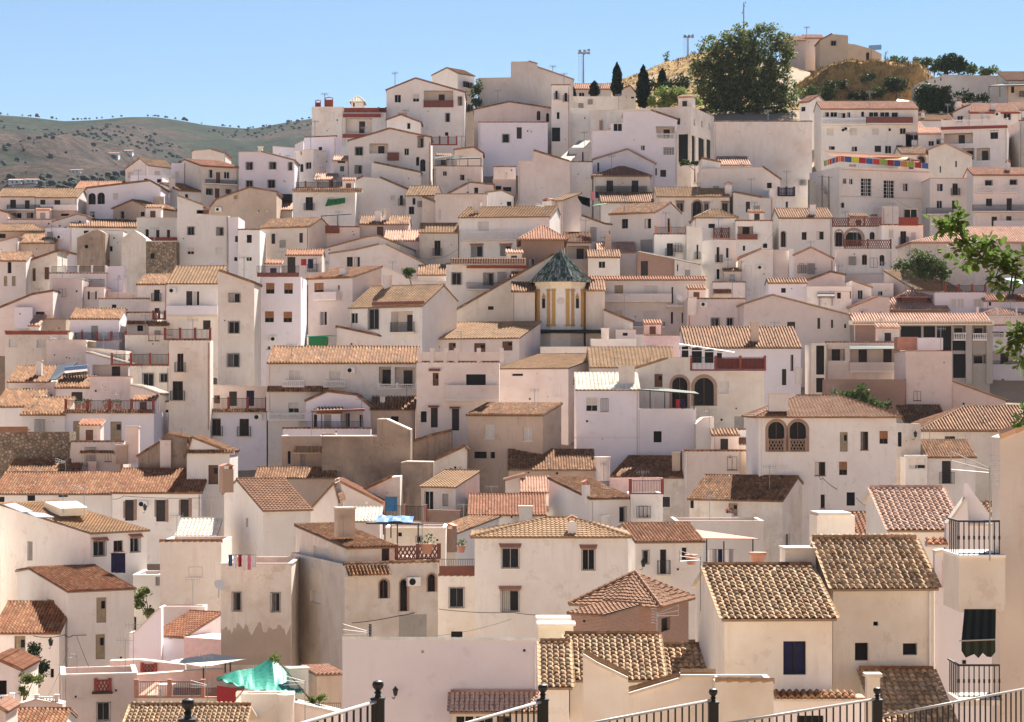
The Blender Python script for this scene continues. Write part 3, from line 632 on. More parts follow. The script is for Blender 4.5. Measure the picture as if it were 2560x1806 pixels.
def BAL(h,x0,x1,yt,ys,kind='I',dep=.9,post='white',th=.18):
    """projecting balcony slab with its railing"""
    a,zt=loc(h,x0,yt,-dep); b,_=loc(h,x1,yt,-dep); _,zs=loc(h,(x0+x1)/2,ys,-dep); mb=MB(); mb.box(a,b,-dep,-.004,zs-th,zs); o=part(h,mb,'balcony','w')
    if kind=='p':
        q=MB(); q.box(a,b,-dep,-dep+.1,zs+.002,zt); q.box(a,a+.1,-dep+.1,-.004,zs+.002,zt); q.box(b-.1,b,-dep+.1,-.004,zs+.002,zt); part(h,q,'parapet',post,o)
    elif kind=='I':
        q=MB(); bars(q,a+.03,b-.03,-dep+.03,zs+.002,zt,.12,.016)
        for x in (a+.03,b-.03):
            for j in range(1,int(dep/.13)): q.box(x-.008,x+.008,-dep+.03+j*.13-.008,-dep+.03+j*.13+.008,zs+.002,zt-.02)
            q.box(x-.014,x+.014,-dep+.05,-.01,zt-.03,zt)
        part(h,q,'balcony_railing','iron',o)
    else:
        q=MB(); m=max(2,round((b-a)/.2))
        for j in range(m): q.lathe([(.04,0),(.065,(zt-zs)*.25),(.03,(zt-zs)*.5),(.05,(zt-zs)*.62),(.04,(zt-zs)*.85)],(a+(b-a)*(j+.5)/m,-dep+.08,zs+.002),6)
        q.box(a,b,-dep,-dep+.16,zt-.1,zt); part(h,q,'balustrade',post,o)
    return o
def CH(h,x0,x1,yt,yb,y=2.,kind='w',mat=None,cap=True):
    a,zt=loc(h,x0,yt,y); b,_=loc(h,x1,yt,y); _,zb=loc(h,(x0+x1)/2,yb,y); w=b-a; q=MB(); dp=min(.8,w); mat=mat or {'w':'w','b':'b','p':'w','c':'c','t':'m','k':'t','y':'p'}[kind]
    if kind=='t':
        c=((a+b)/2,y+w/2,0); q.lathe([(w*.46,zb-.5),(w*.5,zt-.12),(w*.54,zt-.1),(w*.54,zt)],c,14); return part(h,q,'water_tank',mat,smooth=False)
    capz=zt-.12 if cap else zt
    q.box(a,b,y,y+dp,zb-.8,capz-(.25 if kind=='p' else 0)); 
    o=part(h,q,'chimney',mat); q=MB()
    if kind=='p':
        for x in (a+.04,b-.12): q.box(x,x+.08,y+.05,y+dp-.05,capz-.25,capz)
        q.poly([(a-.08,y-.05,capz),(a+w/2,y-.05,capz+.2),(a+w/2,y+dp+.05,capz+.2),(a-.08,y+dp+.05,capz)]); q.poly([(a+w/2,y-.05,capz+.2),(b+.08,y-.05,capz),(b+.08,y+dp+.05,capz),(a+w/2,y+dp+.05,capz+.2)])
        q.poly([(a-.08,y-.05,capz),(b+.08,y-.05,capz),(a+w/2,y-.05,capz+.2)]); part(h,q,'cap','terracotta',o)
    elif cap: q.box(a-.07,b+.07,y-.07,y+dp+.07,capz,zt); part(h,q,'cap','slab',o)
    return o
def PS(h,x0,x1,y0,y1,style='o',out=.55):
    """little tiled lean-to strip fixed to the facade"""
    a,zt=loc(h,x0,y0,0); b,_=loc(h,x1,y0,0); _,zb=loc(h,(x0+x1)/2,y1,-out); zt=max(zt,zb+.12); q=MB(); L=b-a
    q.poly([(a,-out,zb),(b,-out,zb),(b,-.003,zt),(a,-.003,zt)]); q.poly([(a,-out,zb-.08),(a,-.003,zb-.08),(b,-.003,zb-.08),(b,-out,zb-.08)]); q.poly([(a,-out,zb-.08),(b,-out,zb-.08),(b,-out,zb),(a,-out,zb)]); q.poly([(a,-.003,zb-.08),(a,-out,zb-.08),(a,-out,zb),(a,-.003,zt)]); q.poly([(b,-out,zb-.08),(b,-.003,zb-.08),(b,-.003,zt),(b,-out,zb)])
    o=part(h,q,'pent_roof','slab'); tileplane(o,(a,-out-.03,zb),(1,0,0),(0,out,zt-zb),L,math.hypot(out,zt-zb)+.03,style,min(h.D,200)); return o
def BD(h,x0,x1,y0,y1,mat,out=.05,name='moulding'):
    a,zt=loc(h,x0,y0,-out); b,_=loc(h,x1,y0,-out); _,zb=loc(h,(x0+x1)/2,y1,-out); q=MB(); q.box(a,b,-out,-.003,zb,zt); return part(h,q,name,mat)
def AC(h,x,y,w=.85):
    a,z=loc(h,x,y,-.35); q=MB(); q.box(a-w/2,a+w/2,-.35,-.04,z-.28,z+.28); o=part(h,q,'air_conditioner','white'); q=MB()
    q.tube((a-.12,-.36,z),(a-.12,-.352,z),.22,12); part(h,q,'fan_grille','dark',o); return o
def BLK(h,x0,x1,yt,yb,y0,dp,mat,name='block',tilt=0):
    a,zt=loc(h,x0,yt,y0); b,_=loc(h,x1,yt,y0); _,zb=loc(h,(x0+x1)/2,yb,y0); q=MB(); q.box(a,b,y0,y0+dp,zb,zt); return part(h,q,name,mat)

def PEEL(h,x0,x1,y0,y1,mat='n'):
    """patch where the limewash has fallen off, ragged along its top"""
    a,zt=loc(h,x0,y0,0); c,_=loc(h,x1,y0,0); _,zb=loc(h,(x0+x1)/2,y1,0); q=MB(); n=60; zs=[zt+NZ.noise((i*.17,3,1))*1.0+NZ.noise((i*.6,1,2))*.28 for i in range(n+1)]
    for i in range(n): xa=a+(c-a)*i/n; xb=a+(c-a)*(i+1)/n; q.poly([(xa,-.008,zb),(xb,-.008,zb),(xb,-.008,zs[i+1]),(xa,-.008,zs[i])])
    return part(h,q,'bare_plaster',mat)
# ---- middle band, right
T(1920,700)
h=H('unfinished brick and concrete house with stacked red tiled roofs',762,1990,375,930,D=247,yr=308,tile='s',wall='g',ops='k1085,415,1170,545 k1190,415,1375,520 k1395,415,1500,515 k1515,415,1645,640 l1665,412,1775,530 l1835,415,1960,520 k1655,545,1775,635 k1660,665,1775,880 l1835,670,1960,750',ov=.7)
BD(h,760,1062,395,560,'b',.05,'brick_panel'); BD(h,725,2030,365,405,'cream',.65,'eaves'); g=H('',1015,1620,262,335,par=h,yr=165,tile='s',wall='b',dD=1.6,deep=.8,ov=.5); H('',1200,1430,148,260,par=h,roof='H',yr=88,tile='s',wall='redbrown',dD=1.2,deep=.8,ov=.4)
for x in (1775,1960): BLK(h,x,x+55,400,930,-.25,.25,'g','concrete_column')
BAL(h,1665,1780,475,530,'b',.6); BAL(h,1838,1965,480,530,'b',.6)
h=H('pink house with tall windowless front and sunlit rooftop boxes',1236,1650,642,1130,roof='P',wall='p',d=7); BLK(h,1160,1345,512,628,2.5,2,'terracotta','rooftop_hut'); BLK(h,1342,1570,520,628,2,2,'l','rooftop_hut'); g=H('',1652,2130,1010,1150,par=h,prof=[(1652,908),(2130,1078)],tile='c',wall='p',dD=1,d=5)
h=H('white house with green striped awning and open terrace rooms',515,1238,562,900,roof='P',wall='m',ops='l530,588,692,725 l735,595,1182,740',d=6); g=H('',432,1025,448,560,par=h,roof='P',wall='m',dD=2.8,d=4,deep=.5); BAL(h,735,1188,740,815,'p',.7,'m'); BD(h,388,512,570,590,'cream',.2,'lintel'); AWN=h
H('',388,513,575,1020,par=h,roof='P',wall='c',dD=.4,d=5,ops='k432,590,505,850 k432,880,505,1010')
h=H('bare brick retaining wall under the awning house',512,1232,892,1230,roof='P',wall='b',d=2,D=229,cat='wall',name='brick_wall',ph=.3)
h=H('beige gabled house with dark slit windows and metal flue',-215,745,330,610,prof=[(-215,215),(40,135),(745,318)],wall='p',tile='c',ops='D443,342,468,440 D565,358,585,432 w683,392,705,436',d=7)
h=H('lilac balcony house behind the unfinished brick house',1975,2420,410,1050,roof='P',wall='l',D=252,ops='l1990,420,2250,520 k2095,890,2118,938 l1990,640,2250,755'); RL(h,1985,2400,480,525,'b',-.3,3,'white'); RL(h,1985,2400,725,755,'I',-.3); RL(h,1880,2400,258,330,'i',.3,3,'white')
h=H('pink low roofed house at edge beyond the unfinished house',1890,2400,320,420,roof='H',yr=262,hip=[2050,2060],tile='s',wall='p',D=256)
T(1280,700)
h=H('white house with dark striped roof and two narrow windows',1560,2590,605,960,yr=428,tile='o',wall='l',ops='n2498,672,2524,812 D2421,800,2461,945',d=8); CH(h,2145,2215,370,500,1.5,'k'); CH(h,2540,2608,790,890,-.4,'t')
h=H('large lilac house with pale roof and dark terrace awning',577,1140,980,1600,yr=838,tile='w',wall='l',ops='q665,1055,767,1178',D=213); CH(h,960,1100,765,895,1.2,'c'); g=H('',1142,1650,1162,1600,par=h,roof='P',wall='l',D=213,d=7,ops='k1270,1358,1342,1458',ph=.9); BD(h,552,1140,1410,1418,'m',.02,'cable_run'); LAV=g
h=H('cream house with tall blind arches and maroon terrace fence',1118,2262,815,1410,prof=[(1118,790),(1395,702),(1396,690),(1605,690),(1606,815),(2262,818)],wall='c',tile='c',ops='A1435,872,1575,1150 A1635,877,1812,1130 s1860,912,1942,1026 f1995,1225,2078,1345 d1278,845,1350,962',D=220,d=8); RL(h,1606,2268,692,815,'i',.1,3); RL(h,1830,2268,705,800,'p',.35,1,'redpaint'); MAR=h
h=H('pinkish house with wide sand roof behind the pale roof',702,1470,780,840,yr=610,tile='c',wall='p',D=228,ops='k710,822,770,850')
h=H('pink house with sand roof, wall vents and a wooden rack',-120,505,790,1110,a=-25,roof='S',s=(842,668),tile='c',wall='p',ops='v0,842,98,862',so='d552,828,598,945')
h=H('pale pink terrace block with white hut and round tank',708,1116,535,680,roof='P',wall='w',d=6); g=H('',930,1112,452,560,par=h,roof='P',wall='w',dD=1.5,d=3,deep=.5,ops='k993,475,1038,502'); CH(h,800,872,432,530,.8,'t'); H('',1177,1776,500,660,par=h,roof='P',wall='pinkpaint',dD=1,d=5,deep=1); CH(h,1115,1180,490,610,.3,'w')
h=H('dim courtyard wall house under the black church canopy',255,706,605,700,roof='P',wall='m',d=3)
h=H('white wall with small tiled canopy between cream arches and hip roof',1812,2215,1345,1470,roof='P',wall='w',D=209,d=4,ph=1.); PS(h,1850,2205,1425,1480,'o',1.2)
h=H('white stepped wall house beside the lilac house corner',1650,1812,1225,1480,prof=[(1650,1290),(1720,1228),(1812,1225)],wall='w',tile='n',D=211,d=4)
T(1280,1000)
h=H('stained white house with long dark shaded tile roof',885,1612,695,1020,a=-18,s=(1758,515),tile='o',wall='y',D=203.5); CH(h,1435,1507,465,590,1.5,'k')
h=H('house with broad weathered tile roof beside the dark shaded roof',-30,742,622,700,yr=452,tile='o',wall='t',d=6,D=204); CH(h,742,885,512,680,-.6,'t','p')
h=H('pale beige wall house with red capped pier above mossy roof',1545,2240,460,690,roof='P',wall='p',D=203,d=4); BLK(h,2050,2240,465,690,-.15,.15,'t','pier')
h=H('white house with mossy sloping roof, chimney and grilled window',702,1065,885,1120,a=22,roof='S',s=(328,702),tile='o',ops='g965,962,1015,1095'); CH(h,648,700,725,840,.4,'p'); g=H('',1066,1352,855,1120,par=h,roof='P',wall='w',D=0.01+Df(1000+1120/K),d=6,ph=.1); RL(g,1060,1350,722,850,'i',.1,1); RL(h,880,1345,705,850,'p',5,1,'pinkpaint'); CH(h,805,892,1042,1120,-1.5,'t')
h=H('low white annex with dark tiled pent strip and small window',305,700,1010,1140,roof='P',wall='w',D=196,d=3,ops='k450,1020,515,1050'); PS(h,305,740,950,1008,'o',.5)
h=H('small house with neat salmon roof beside mossy sloping roof',82,330,822,880,yr=690,tile='s',wall='w',d=5); H('',-60,120,700,860,par=h,prof=[(-60,720),(120,670)],wall='p',tile='s',dD=2,d=3)
h=H('house with bold barrel tile roof and white water tank',-390,300,1025,1100,yr=850,tile='r',wall='w'); CH(h,62,182,952,1090,-1,'w')
h=H('old stained house with brown barrel roof and peeling gable',1592,2425,898,1345,a=-25,s=(2560,692),tile='o',wall='y',D=187,ops='k1578,882,1630,972 t1942,928,2022,1040',so='k2640,1000,2665,1095 t2655,1215,2720,1340 w2450,1200,2495,1315'); CH(h,1910,1968,978,1110,-1.5,'p')
h=H('low white terrace house with laundry and salmon canopy',1470,2255,1092,1320,roof='P',wall='w',d=6,ops='')
T(1920,1000)
h=H('large white house with twin arched loggia and brown hipped roof',-85,1152,142,970,roof='H',yr=-33,hip=[250,640],tile='b',wall='w',ops='A0,195,150,465 A192,195,345,465 t645,290,715,465 n830,285,900,450 o1000,280,1075,395 n422,557,515,680 o638,555,710,675 k705,830,780,950 n472,850,510,970',ov=.4); RL(h,-2,148,352,466,'L',-.05,1,'bt'); RL(h,192,340,352,466,'L',-.05,1,'bt'); CH(h,10,180,-60,20,.2,'w')
h=H('cream house with large mossy hipped roof at photo edge',1365,2520,272,520,roof='H',yr=65,hip=[1755,2520],tile='o',wall='c',ops='d1585,327,1680,362')
h=H('house with deeply shaded dark tile roof behind the narrow lane',1232,1620,208,330,yr=55,tile='o',wall='c',D=224)
h=H('white house with brown tile roof and screened balcony door',1432,1860,508,770,yr=365,tile='o',ops='D1560,548,1642,752'); RL(h,1538,1672,648,752,'I',-.3); g=H('',1232,1430,515,770,par=h,roof='P',wall='w',dD=-.6,d=4,ops='w1265,525,1415,618'); BD(g,1228,1428,497,520,'white',.5,'awning')
h=H('lane house with stained wall between arched loggia and mossy hip',1150,1370,215,760,roof='P',wall='y',D=203,d=4,ops='k1165,290,1200,420')
h=H('house with brown tiled roof behind the balcony at photo edge',1870,2090,1065,1120,yr=935,tile='o',D=100,wall='w',d=4)
h=H('small dark tiled roof house between salmon roof and brick chimney',780,1095,1230,1400,yr=1020,tile='R',D=120,wall='w')
# ---- foreground, right
h=H('white house with bright salmon barrel tiled roof',1090,1720,1150,1420,yr=795,tile='s',wall='w',D=97,single=True,d=6.5,ridge=True)
h=H('lilac white house with steep gabled parapet beside the salmon roof',1495,2060,1335,2900,prof=[(1495,1338),(1592,1325),(1600,1095),(1765,862),(1775,735),(1800,735),(1800,1095),(2060,1095)],wall='l',tile='n',D=84,d=.35,deep=0); BLK(h,1565,1670,1440,1690,-.02,.02,'pinkpaint','painted_panel'); PS(h,1405,1590,1250,1300,'r',.5)
h=H('tall rendered house with balconies at the photo edge',2078,2480,330,2950,prof=[(2078,322),(2480,170)],wall='k',tile='n',D=62,d=1.0,deep=0); NEARB=h
T(1280,1356)
h=H('cream foreground house with barrel tiled roof and blue curtained window',1905,2872,665,1720,a=3,s=(1740,215),tile='o',wall='c',ops='x2433,888,2638,1190',D=80,single=True,deep=0); BLK(h,2450,2725,70,330,5.2,1.2,'c','chimney'); G1=h
BLK(h,2446,2729,50,72,5.1,1.4,'slab','chimney_cap')
T(1920,1356)
h=H('tan foreground house with barrel tiled roof and round vent hole',583,1490,388,1250,a=4,s=(425,-30),tile='o',wall='c',ops='v945,712,990,750 k780,902,900,1062 k1210,907,1338,1012',D=83,single=True,deep=1); 
BLK(h,440,780,-240,95,6.2,1.5,'y','chimney_block'); BLK(h,455,750,-265,-240,6.1,1.7,'slab','chimney_cap')
h=H('low foreground house with shaded barrel tiled roof behind the railing',1015,1655,1640,1800,yr=1145,tile='o',wall='w',D=78.3,single=True,deep=0,d=9)
h=H('white foreground wall house with tiled pent strip',42,862,1410,1800,roof='P',wall='l',D=78.6,deep=0,d=1.2,ops='k260,1555,500,1640'); PS(h,45,775,1350,1405,'o',.5); CH(h,888,1005,1180,1600,-1.5,'c')
T(1280,1356)
h=H('brick house with brown hipped roof and dark doorway',605,1290,545,800,a=-22,roof='H',s=(1440,285),tile='b',wall='b',so='k1340,675,1420,795',D=118,ov=.45,deep=1.5)
h=H('brick annex with brown tiled lean roof',535,838,650,800,a=-35,roof='S',s=(1140,560),tile='b',wall='b',D=113,ov=.3,deep=1.5)
h=H('foreground house with three stepped fields of barrel tiles',520,1345,1210,1620,roof='S',yr=832,tile='o',wall='c',D=83,single=True,deep=0); g=H('',288,512,1275,1620,par=h,roof='S',yr=897,tile='o',wall='w',D=82,single=True,deep=0); g=H('',1352,1745,1218,1620,par=h,roof='S',yr=930,tile='o',wall='c',D=84,single=True,deep=0); RL(h,460,1650,800,830,'p',6.5,1,'c') if False else None
h=H('foreground parapet wall with sloping tiled coping',640,1818,1200,1800,prof=[(640,985),(765,1062),(1040,1195),(1046,1335),(1500,1200),(1510,1172),(1818,1172)],wall='m',tile='n',D=76,d=.5,deep=0,cat='wall',name='parapet_wall')
COPE=h
h=H('foreground cream wall with barrel tile coping',1822,2345,1250,1800,roof='P',wall='c',D=75,d=2,deep=0,cat='wall',name='garden_wall'); COPE2=h
# ---- foreground, centre
T(640,1356)
h=H('lilac foreground house front with white tile coping and lamp',775,2536,875,1750,roof='P',wall='v',D=112,d=.4,deep=0,ph=.02); COPE3=h; H('',800,2500,1010,1750,par=h,roof='P',wall='l',D=112.6,d=5,deep=0)
g=H('',1755,2520,1502,1750,par=h,roof='S',yr=1350,tile='s',wall='p',D=110,single=True,deep=0,ops='w1790,1560,1955,1680 w1968,1560,2130,1680 d2160,1560,2290,1680')
T(1280,1000)
h=H('white house with sand hipped roof and hooded grille windows',-335,1030,1218,2147,roof='H',yr=1062,hip=[300,560],tile='c',wall='w',D=150,ops='h630,1342,740,1525 h-90,1332,60,1507 h-95,1712,60,1897',deep=2); CH(h,500,580,1045,1215,.2,'p'); CH(h,62,182,952,1105,4.5,'w') if False else None; BD(h,1020,1042,1260,1990,'white',.1,'downpipe')
T(640,1356)
g=H('',1632,1963,300,870,par=h,roof='P',wall='w',D=151,ops='g1735,410,1862,585 k1750,800,1852,868',d=5,deep=2,ph=.1); RL(g,1645,1960,150,215,'I',.1); BD(g,1643,1962,215,300,'redbrown',.1,'planter')
T(1280,1000)
h=H('white house with rusty tile roof, street lantern and balcony door',1112,1715,1270,1900,a=7,yr=1110,s=(1000,1115),tile='R',wall='w',D=156,ops='g1172,1352,1222,1470 b1328,1342,1385,1560 w1522,1322,1570,1440',deep=2); LAMPH=h
T(640,1356)
h=H('stained old house with three arched windows and pent tile skirt',795,1632,200,900,a=22,roof='P',wall='y',s=310,D=139,ops='A1108,335,1188,505 A1292,335,1362,620 A1540,285,1612,445 e1352,718,1462,862 k1012,735,1040,862',so='e485,440,580,545',deep=3); PS(h,800,1185,225,300,'o',.6); BD(h,1285,1530,655,862,'g',.03,'render_panel'); AC(h,1420,355); OLDH=h
T(640,1000)
g=H('',818,1240,1325,1520,par=h,a=22,roof='S',s=(357,1125),tile='o',wall='y',D=140.5,ops='D1127,1318,1198,1445',so='s515,1320,655,1475',deep=1); CH(g,735,890,965,1120,2.5,'k'); RL(g,1260,1640,1310,1430,'L',-.6,2,'redbrown')
T(640,1356)
h=H('peeling stained house with laundry terrace and barred windows',-316,318,198,1060,roof='P',wall='y',D=143,ops='g138,455,213,622 g-208,450,-136,615 k-175,935,-155,1015 d160,920,215,1040',d=7,deep=2,ph=.9); STAIN=h; PEEL(h,-312,314,770,1100); BD(h,-300,318,188,200,'pinkpaint',.03,'coping')
h=H('small tan yard house with salmon roof behind the green tarp',548,775,1185,1450,a=18,roof='S',s=(420,1120),tile='s',wall='t',D=126,deep=1,ops='',d=4); CH(h,300,470,1130,1340,-1,'c','c')
h=H('low tan yard wall with round pier and tile coping',-130,330,1360,1720,roof='P',wall='c',D=120,d=1.2,deep=0,cat='wall',name='garden_wall'); CH(h,190,335,1370,1640,-.5,'t','c')
h=H('terracotta low yard wall with iron railing beside the lilac house',335,770,1430,1720,prof=[(335,1420),(700,1500),(770,1520)],wall='p',tile='n',D=121,d=1,deep=0,cat='wall',name='garden_wall'); RL(h,550,760,1440,1530,'I',.1)
# ---- foreground, left
T(0,1356)
h=H('big white house with rusty barrel roof and two tan shutters',608,1202,438,1120,a=30,s=(270,235),tile='R',wall='w',D=158,ops='t865,495,955,722 t858,825,943,1050',so='t418,515,487,660',deep=3); 
h=H('white house with rusty roof half in shadow and wall lantern',-60,530,805,1130,yr=540,tile='R',wall='w',D=156,ops='t130,840,228,1075 k452,1135,483,1215',deep=3); WL=h
h=H('plain white house with blank stained side behind the shutters house',1195,1440,300,1000,roof='P',wall='w',D=166,d=5,ops='D1195,670,1222,790 f1395,310,1435,390',deep=2)
h=H('white yard house with ribbed red roof and pink annex',1388,1660,842,1130,a=-30,roof='S',s=(1978,640),tile='r',wall='l',D=150,so='',ops='k1510,845,1545,865',deep=2); BLK(h,1650,1985,850,1120,-.4,3,'pinkpaint','annex'); H('',1445,1835,575,800,par=h,roof='P',wall='p',D=155,d=1.5,deep=0,ph=.2)
h=H('white yard wall with slanting top in front of the ribbed roof',1160,1445,800,1130,prof=[(1160,805),(1200,800),(1430,575),(1445,578)],wall='l',tile='n',D=149,d=1,deep=2,cat='wall',name='garden_wall')
h=H('pink terrace house with red lattice window and iron railing',553,1228,1195,1720,a=12,roof='P',wall='p',D=136,d=4.2,ops='g872,1440,982,1600',deep=1,ph=1.0); RL(h,858,985,1235,1345,'L',-.02,1,'redpaint'); BD(h,825,1010,1345,1362,'darkwood',.25,'sill')
g=H('',1232,2112,1398,1720,par=h,roof='P',wall='c',D=133.5,d=7,deep=0,ph=.25); RL(g,1222,1820,1248,1395,'i',.1,2,'terracotta'); H('',1000,2000,1150,1420,par=h,prof=[(1000,1195),(1900,1130),(2000,1130)],wall='pinkpaint',tile='n',D=142,d=.5,deep=0)
h=H('pink walled roof terrace with pierced clay blocks',730,1660,1060,1280,prof=[(730,1135),(985,1110),(986,1055),(1130,1050),(1250,1045),(1660,1090)],wall='pinkpaint',tile='n',D=145,d=.6,deep=1,cat='wall',name='terrace_wall'); RL(h,1275,1395,1095,1165,'L',-.05,1,'redpaint')
h=H('foreground house with barrel tiled roof at the photo bottom',1095,2160,1740,1850,yr=1462,tile='o',wall='c',D=113,single=True,deep=0,d=9)
h=H('small porch house with red eaves and white column',-80,185,1215,1420,prof=[(-80,1050),(10,1062),(300,1140)],tile='r',wall='p',D=134,deep=1,d=5,ops='l-60,1240,60,1420'); RL(h,-60,110,1370,1450,'b',-1.5,1,'white')
h=H('pink terrace with white balusters beside the vine',110,560,1455,1720,prof=[(110,1455),(330,1395),(560,1440)],wall='p',tile='n',D=131,d=1,deep=0,cat='wall',name='terrace_wall'); RL(h,330,510,1385,1450,'b',.3,1,'p')
h=H('low house with orange tiled roof in the photo corner',30,560,1640,1750,yr=1502,tile='R',wall='w',D=126,deep=0)
h=H('pink corner wall beside the orange tiled roof',-60,50,1500,1720,prof=[(-60,1440),(50,1510)],wall='p',tile='s',D=122,d=3,deep=0,cat='wall',name='garden_wall')
# ---- middle band, photo left
T(0,600)
h=H('white house with sand coloured roof, walled balcony and air conditioner',1500,1955,388,920,yr=240,tile='c',ops='D1670,460,1725,588 w1730,460,1787,588 e1600,710,1705,805 D1820,722,1888,805',d=9); BAL(h,1492,1952,592,668,'p',1.0,'l'); AC(h,1545,455)
g=H('',1516,1885,900,1615,par=h,roof='P',wall='c',dD=-2.5,d=2.3,ops='b1590,1020,1645,1185 b1548,1268,1640,1440'); RL(g,1480,1885,800,898,'i',.1,3)
h=H('white house with striped tile roof and one dark balcony door',1232,1500,395,660,yr=310,tile='o',ops='b1380,447,1433,553 D1385,612,1430,700',a=-5)
h=H('tall grey white apartment block with three barred windows in a column',1955,2280,285,1300,prof=[(1955,275),(1968,278),(2280,388)],wall='m',tile='o',ops='g2055,482,2150,560 g2052,735,2145,838 g2040,1022,2145,1140',d=9)
h=H('white rooftop house with neat striped tile roof and door',632,1070,704,900,yr=622,tile='o',wall='l',ops='f818,770,880,890',d=5); RL(h,605,1130,832,905,'i',-1.2,4)
h=H('lilac terrace house with white posts and sloping parapet',515,955,200,330,prof=[(515,100),(560,105),(955,195)],wall='l',tile='o',ops='D737,182,765,280',d=5,D=284); g=H('',445,955,300,420,par=h,roof='P',wall='w',dD=-2.2,d=2,deep=1.5); RL(g,455,950,238,298,'i',.1,4,'white')
h=H('lilac white windowless tower block beside the railed lilac terrace',958,1110,235,480,a=-22,roof='P',wall='l',s=1130)
h=H('blank pinkish wall house with rough plaster',470,735,350,600,roof='P',wall='p',d=5)
h=H('small pinkish house with trellised terrace next to blank wall',735,935,425,560,roof='P',wall='p',ops='k785,462,805,535 s812,470,850,538 k852,462,868,535',d=5); RL(h,737,935,352,425,'I',.1)
h=H('white house with mossy roof and narrow window at photo edge',-40,232,185,450,yr=118,tile='o',ops='n68,198,102,300 t35,325,65,415 t107,325,140,415')
h=H('stained cream gabled house with two brown doors',205,515,200,390,prof=[(205,208),(505,105),(515,106)],tile='o',wall='y',ops='d290,255,320,370 d398,245,440,355',d=6)
h=H('low pink house with long slanting roof edges at photo edge',-40,475,560,720,prof=[(-40,625),(290,490),(475,460)],wall='p',tile='o',ops='k320,645,400,695',d=6); H('',128,292,605,720,par=h,roof='P',wall='l',dD=-1,d=1,deep=1)
h=H('stained white house with red banded terrace and closed shutters',45,620,825,1020,roof='P',wall='y',ops='s80,885,160,965 s330,898,412,970'); BD(h,48,605,822,850,'redpaint',.15,'terrace_band'); H('',262,350,765,840,par=h,yr=678,tile='s',wall='w',dD=.8,deep=.5,d=2); H('',380,590,715,830,par=h,roof='P',wall='t',dD=2.5,d=3,deep=.5)
h=H('long blank beige house with stepped top and dark gutter',415,1130,900,1140,prof=[(415,885),(770,892),(772,960),(1130,990)],wall='p',tile='n',d=6); CH(h,705,770,905,925,.2,'k')
h=H('small white pink house with dark roof strip and square window',885,1335,532,660,roof='P',wall='w',ops='k1003,580,1043,620',d=5); H('',920,1345,475,540,par=h,roof='P',wall='p',dD=1.5,d=3,deep=.5)
h=H('little terrace house with dark tiled pent strip',1140,1395,655,840,roof='P',wall='m',ops='k1230,765,1283,818',d=5); PS(h,1140,1392,732,760,'o'); RL(h,1375,1480,645,715,'i',-.5,2)
h=H('sunlit cream courtyard house with pierced terracotta blocks',1120,1500,855,1000,roof='P',wall='c',ops='n1330,852,1372,905 n1388,852,1428,905',d=5,ph=1.2)
h=H('pink house with two barred windows under red iron railing',1160,1520,1130,1340,roof='P',wall='c',ops='g1285,1200,1375,1308 g1437,1202,1503,1275',d=6); RL(h,1003,1516,1025,1125,'i',.1,3)
h=H('white hut with sloping roof and shaded porch full of plants',772,1152,1080,1235,prof=[(772,1008),(800,1012),(1152,1108)],tile='w',wall='l',ops='l828,1120,1145,1222',d=5); g=H('',805,1172,1228,1440,par=h,roof='P',wall='p',dD=-1.5,d=1.4,deep=2)
h=H('white house with scalloped sloping top below the red railing',1170,1436,1330,1600,prof=[(1170,1300),(1280,1322),(1436,1378)],tile='w',wall='w',d=6)
h=H('white house with barrel tiled roof carrying a solar water heater',75,440,1270,1370,yr=1135,tile='o',ops='k205,1330,270,1345'); CH(h,322,372,1078,1165,1.5,'w'); SOLAR=h
h=H('pink house with bold striped tile roof below solar heater',500,812,1322,1460,yr=1228,tile='o',wall='p',ops='D640,1365,740,1445',d=5); H('',330,500,1290,1440,par=h,prof=[(330,1300),(500,1262)],wall='p',tile='n',dD=.5,d=4)
h=H('white house with broad tiled roof and skylight at photo edge',-40,332,1492,1620,yr=1348,tile='o')
h=H('pink terrace house with slanted roof verge and curtained door',1610,2390,1310,1510,prof=[(1610,1342),(1890,1248),(1896,1292),(2390,1312)],wall='p',tile='r',ops='d1920,1395,1972,1467 D2055,1360,2125,1490 x2210,1352,2280,1490',d=5,D=228)
T(0,1000)
g=H('',1622,2390,110,460,par=h,roof='P',wall='l',D=224,ops='b1895,165,1980,322 b2148,170,2232,325',d=4); PS(g,1715,2390,85,112,'o',.3); RL(g,1712,2390,-15,92,'i',.1,4); AC(g,2310,155)
h=H('wide white house with red railed terrace and two brown shuttered doors',200,1380,118,385,roof='P',wall='l',ops='t655,190,752,362 t990,195,1090,364 n443,232,530,286',d=9); PS(h,585,1378,95,122,'o',.3); RL(h,590,1376,5,100,'i',.1,4)
H('',192,580,128,385,par=h,yr=-18,tile='o',wall='w',dD=-.3,d=.0001+4)
h=H('dark alley house with black doorways between white house and terrace',1380,1622,20,380,roof='P',wall='m',D=229,ops='k1432,90,1510,250 k1555,90,1605,300',d=4)
h=H('old rubble walled ruin with dark capped top at photo edge',-60,625,290,560,roof='P',wall='s',D=209,d=3,ph=.3,cat='ruin',name='ruined_house'); BD(h,-60,255,240,292,'Tb',-.3,'coping')
h=H('low house with dark tile roof under the rubble wall',62,690,655,690,yr=540,tile='o',wall='t')
h=H('little white outbuilding with dark pent tiles behind tall chimney',640,1105,378,640,roof='P',wall='m',d=5,ops=''); PS(h,720,1020,462,482,'o',.3); CH(h,1125,1242,235,495,-.6,'y'); CH(h,1040,1142,400,500,-.8,'k'); CH(h,792,862,552,640,-1,'y')
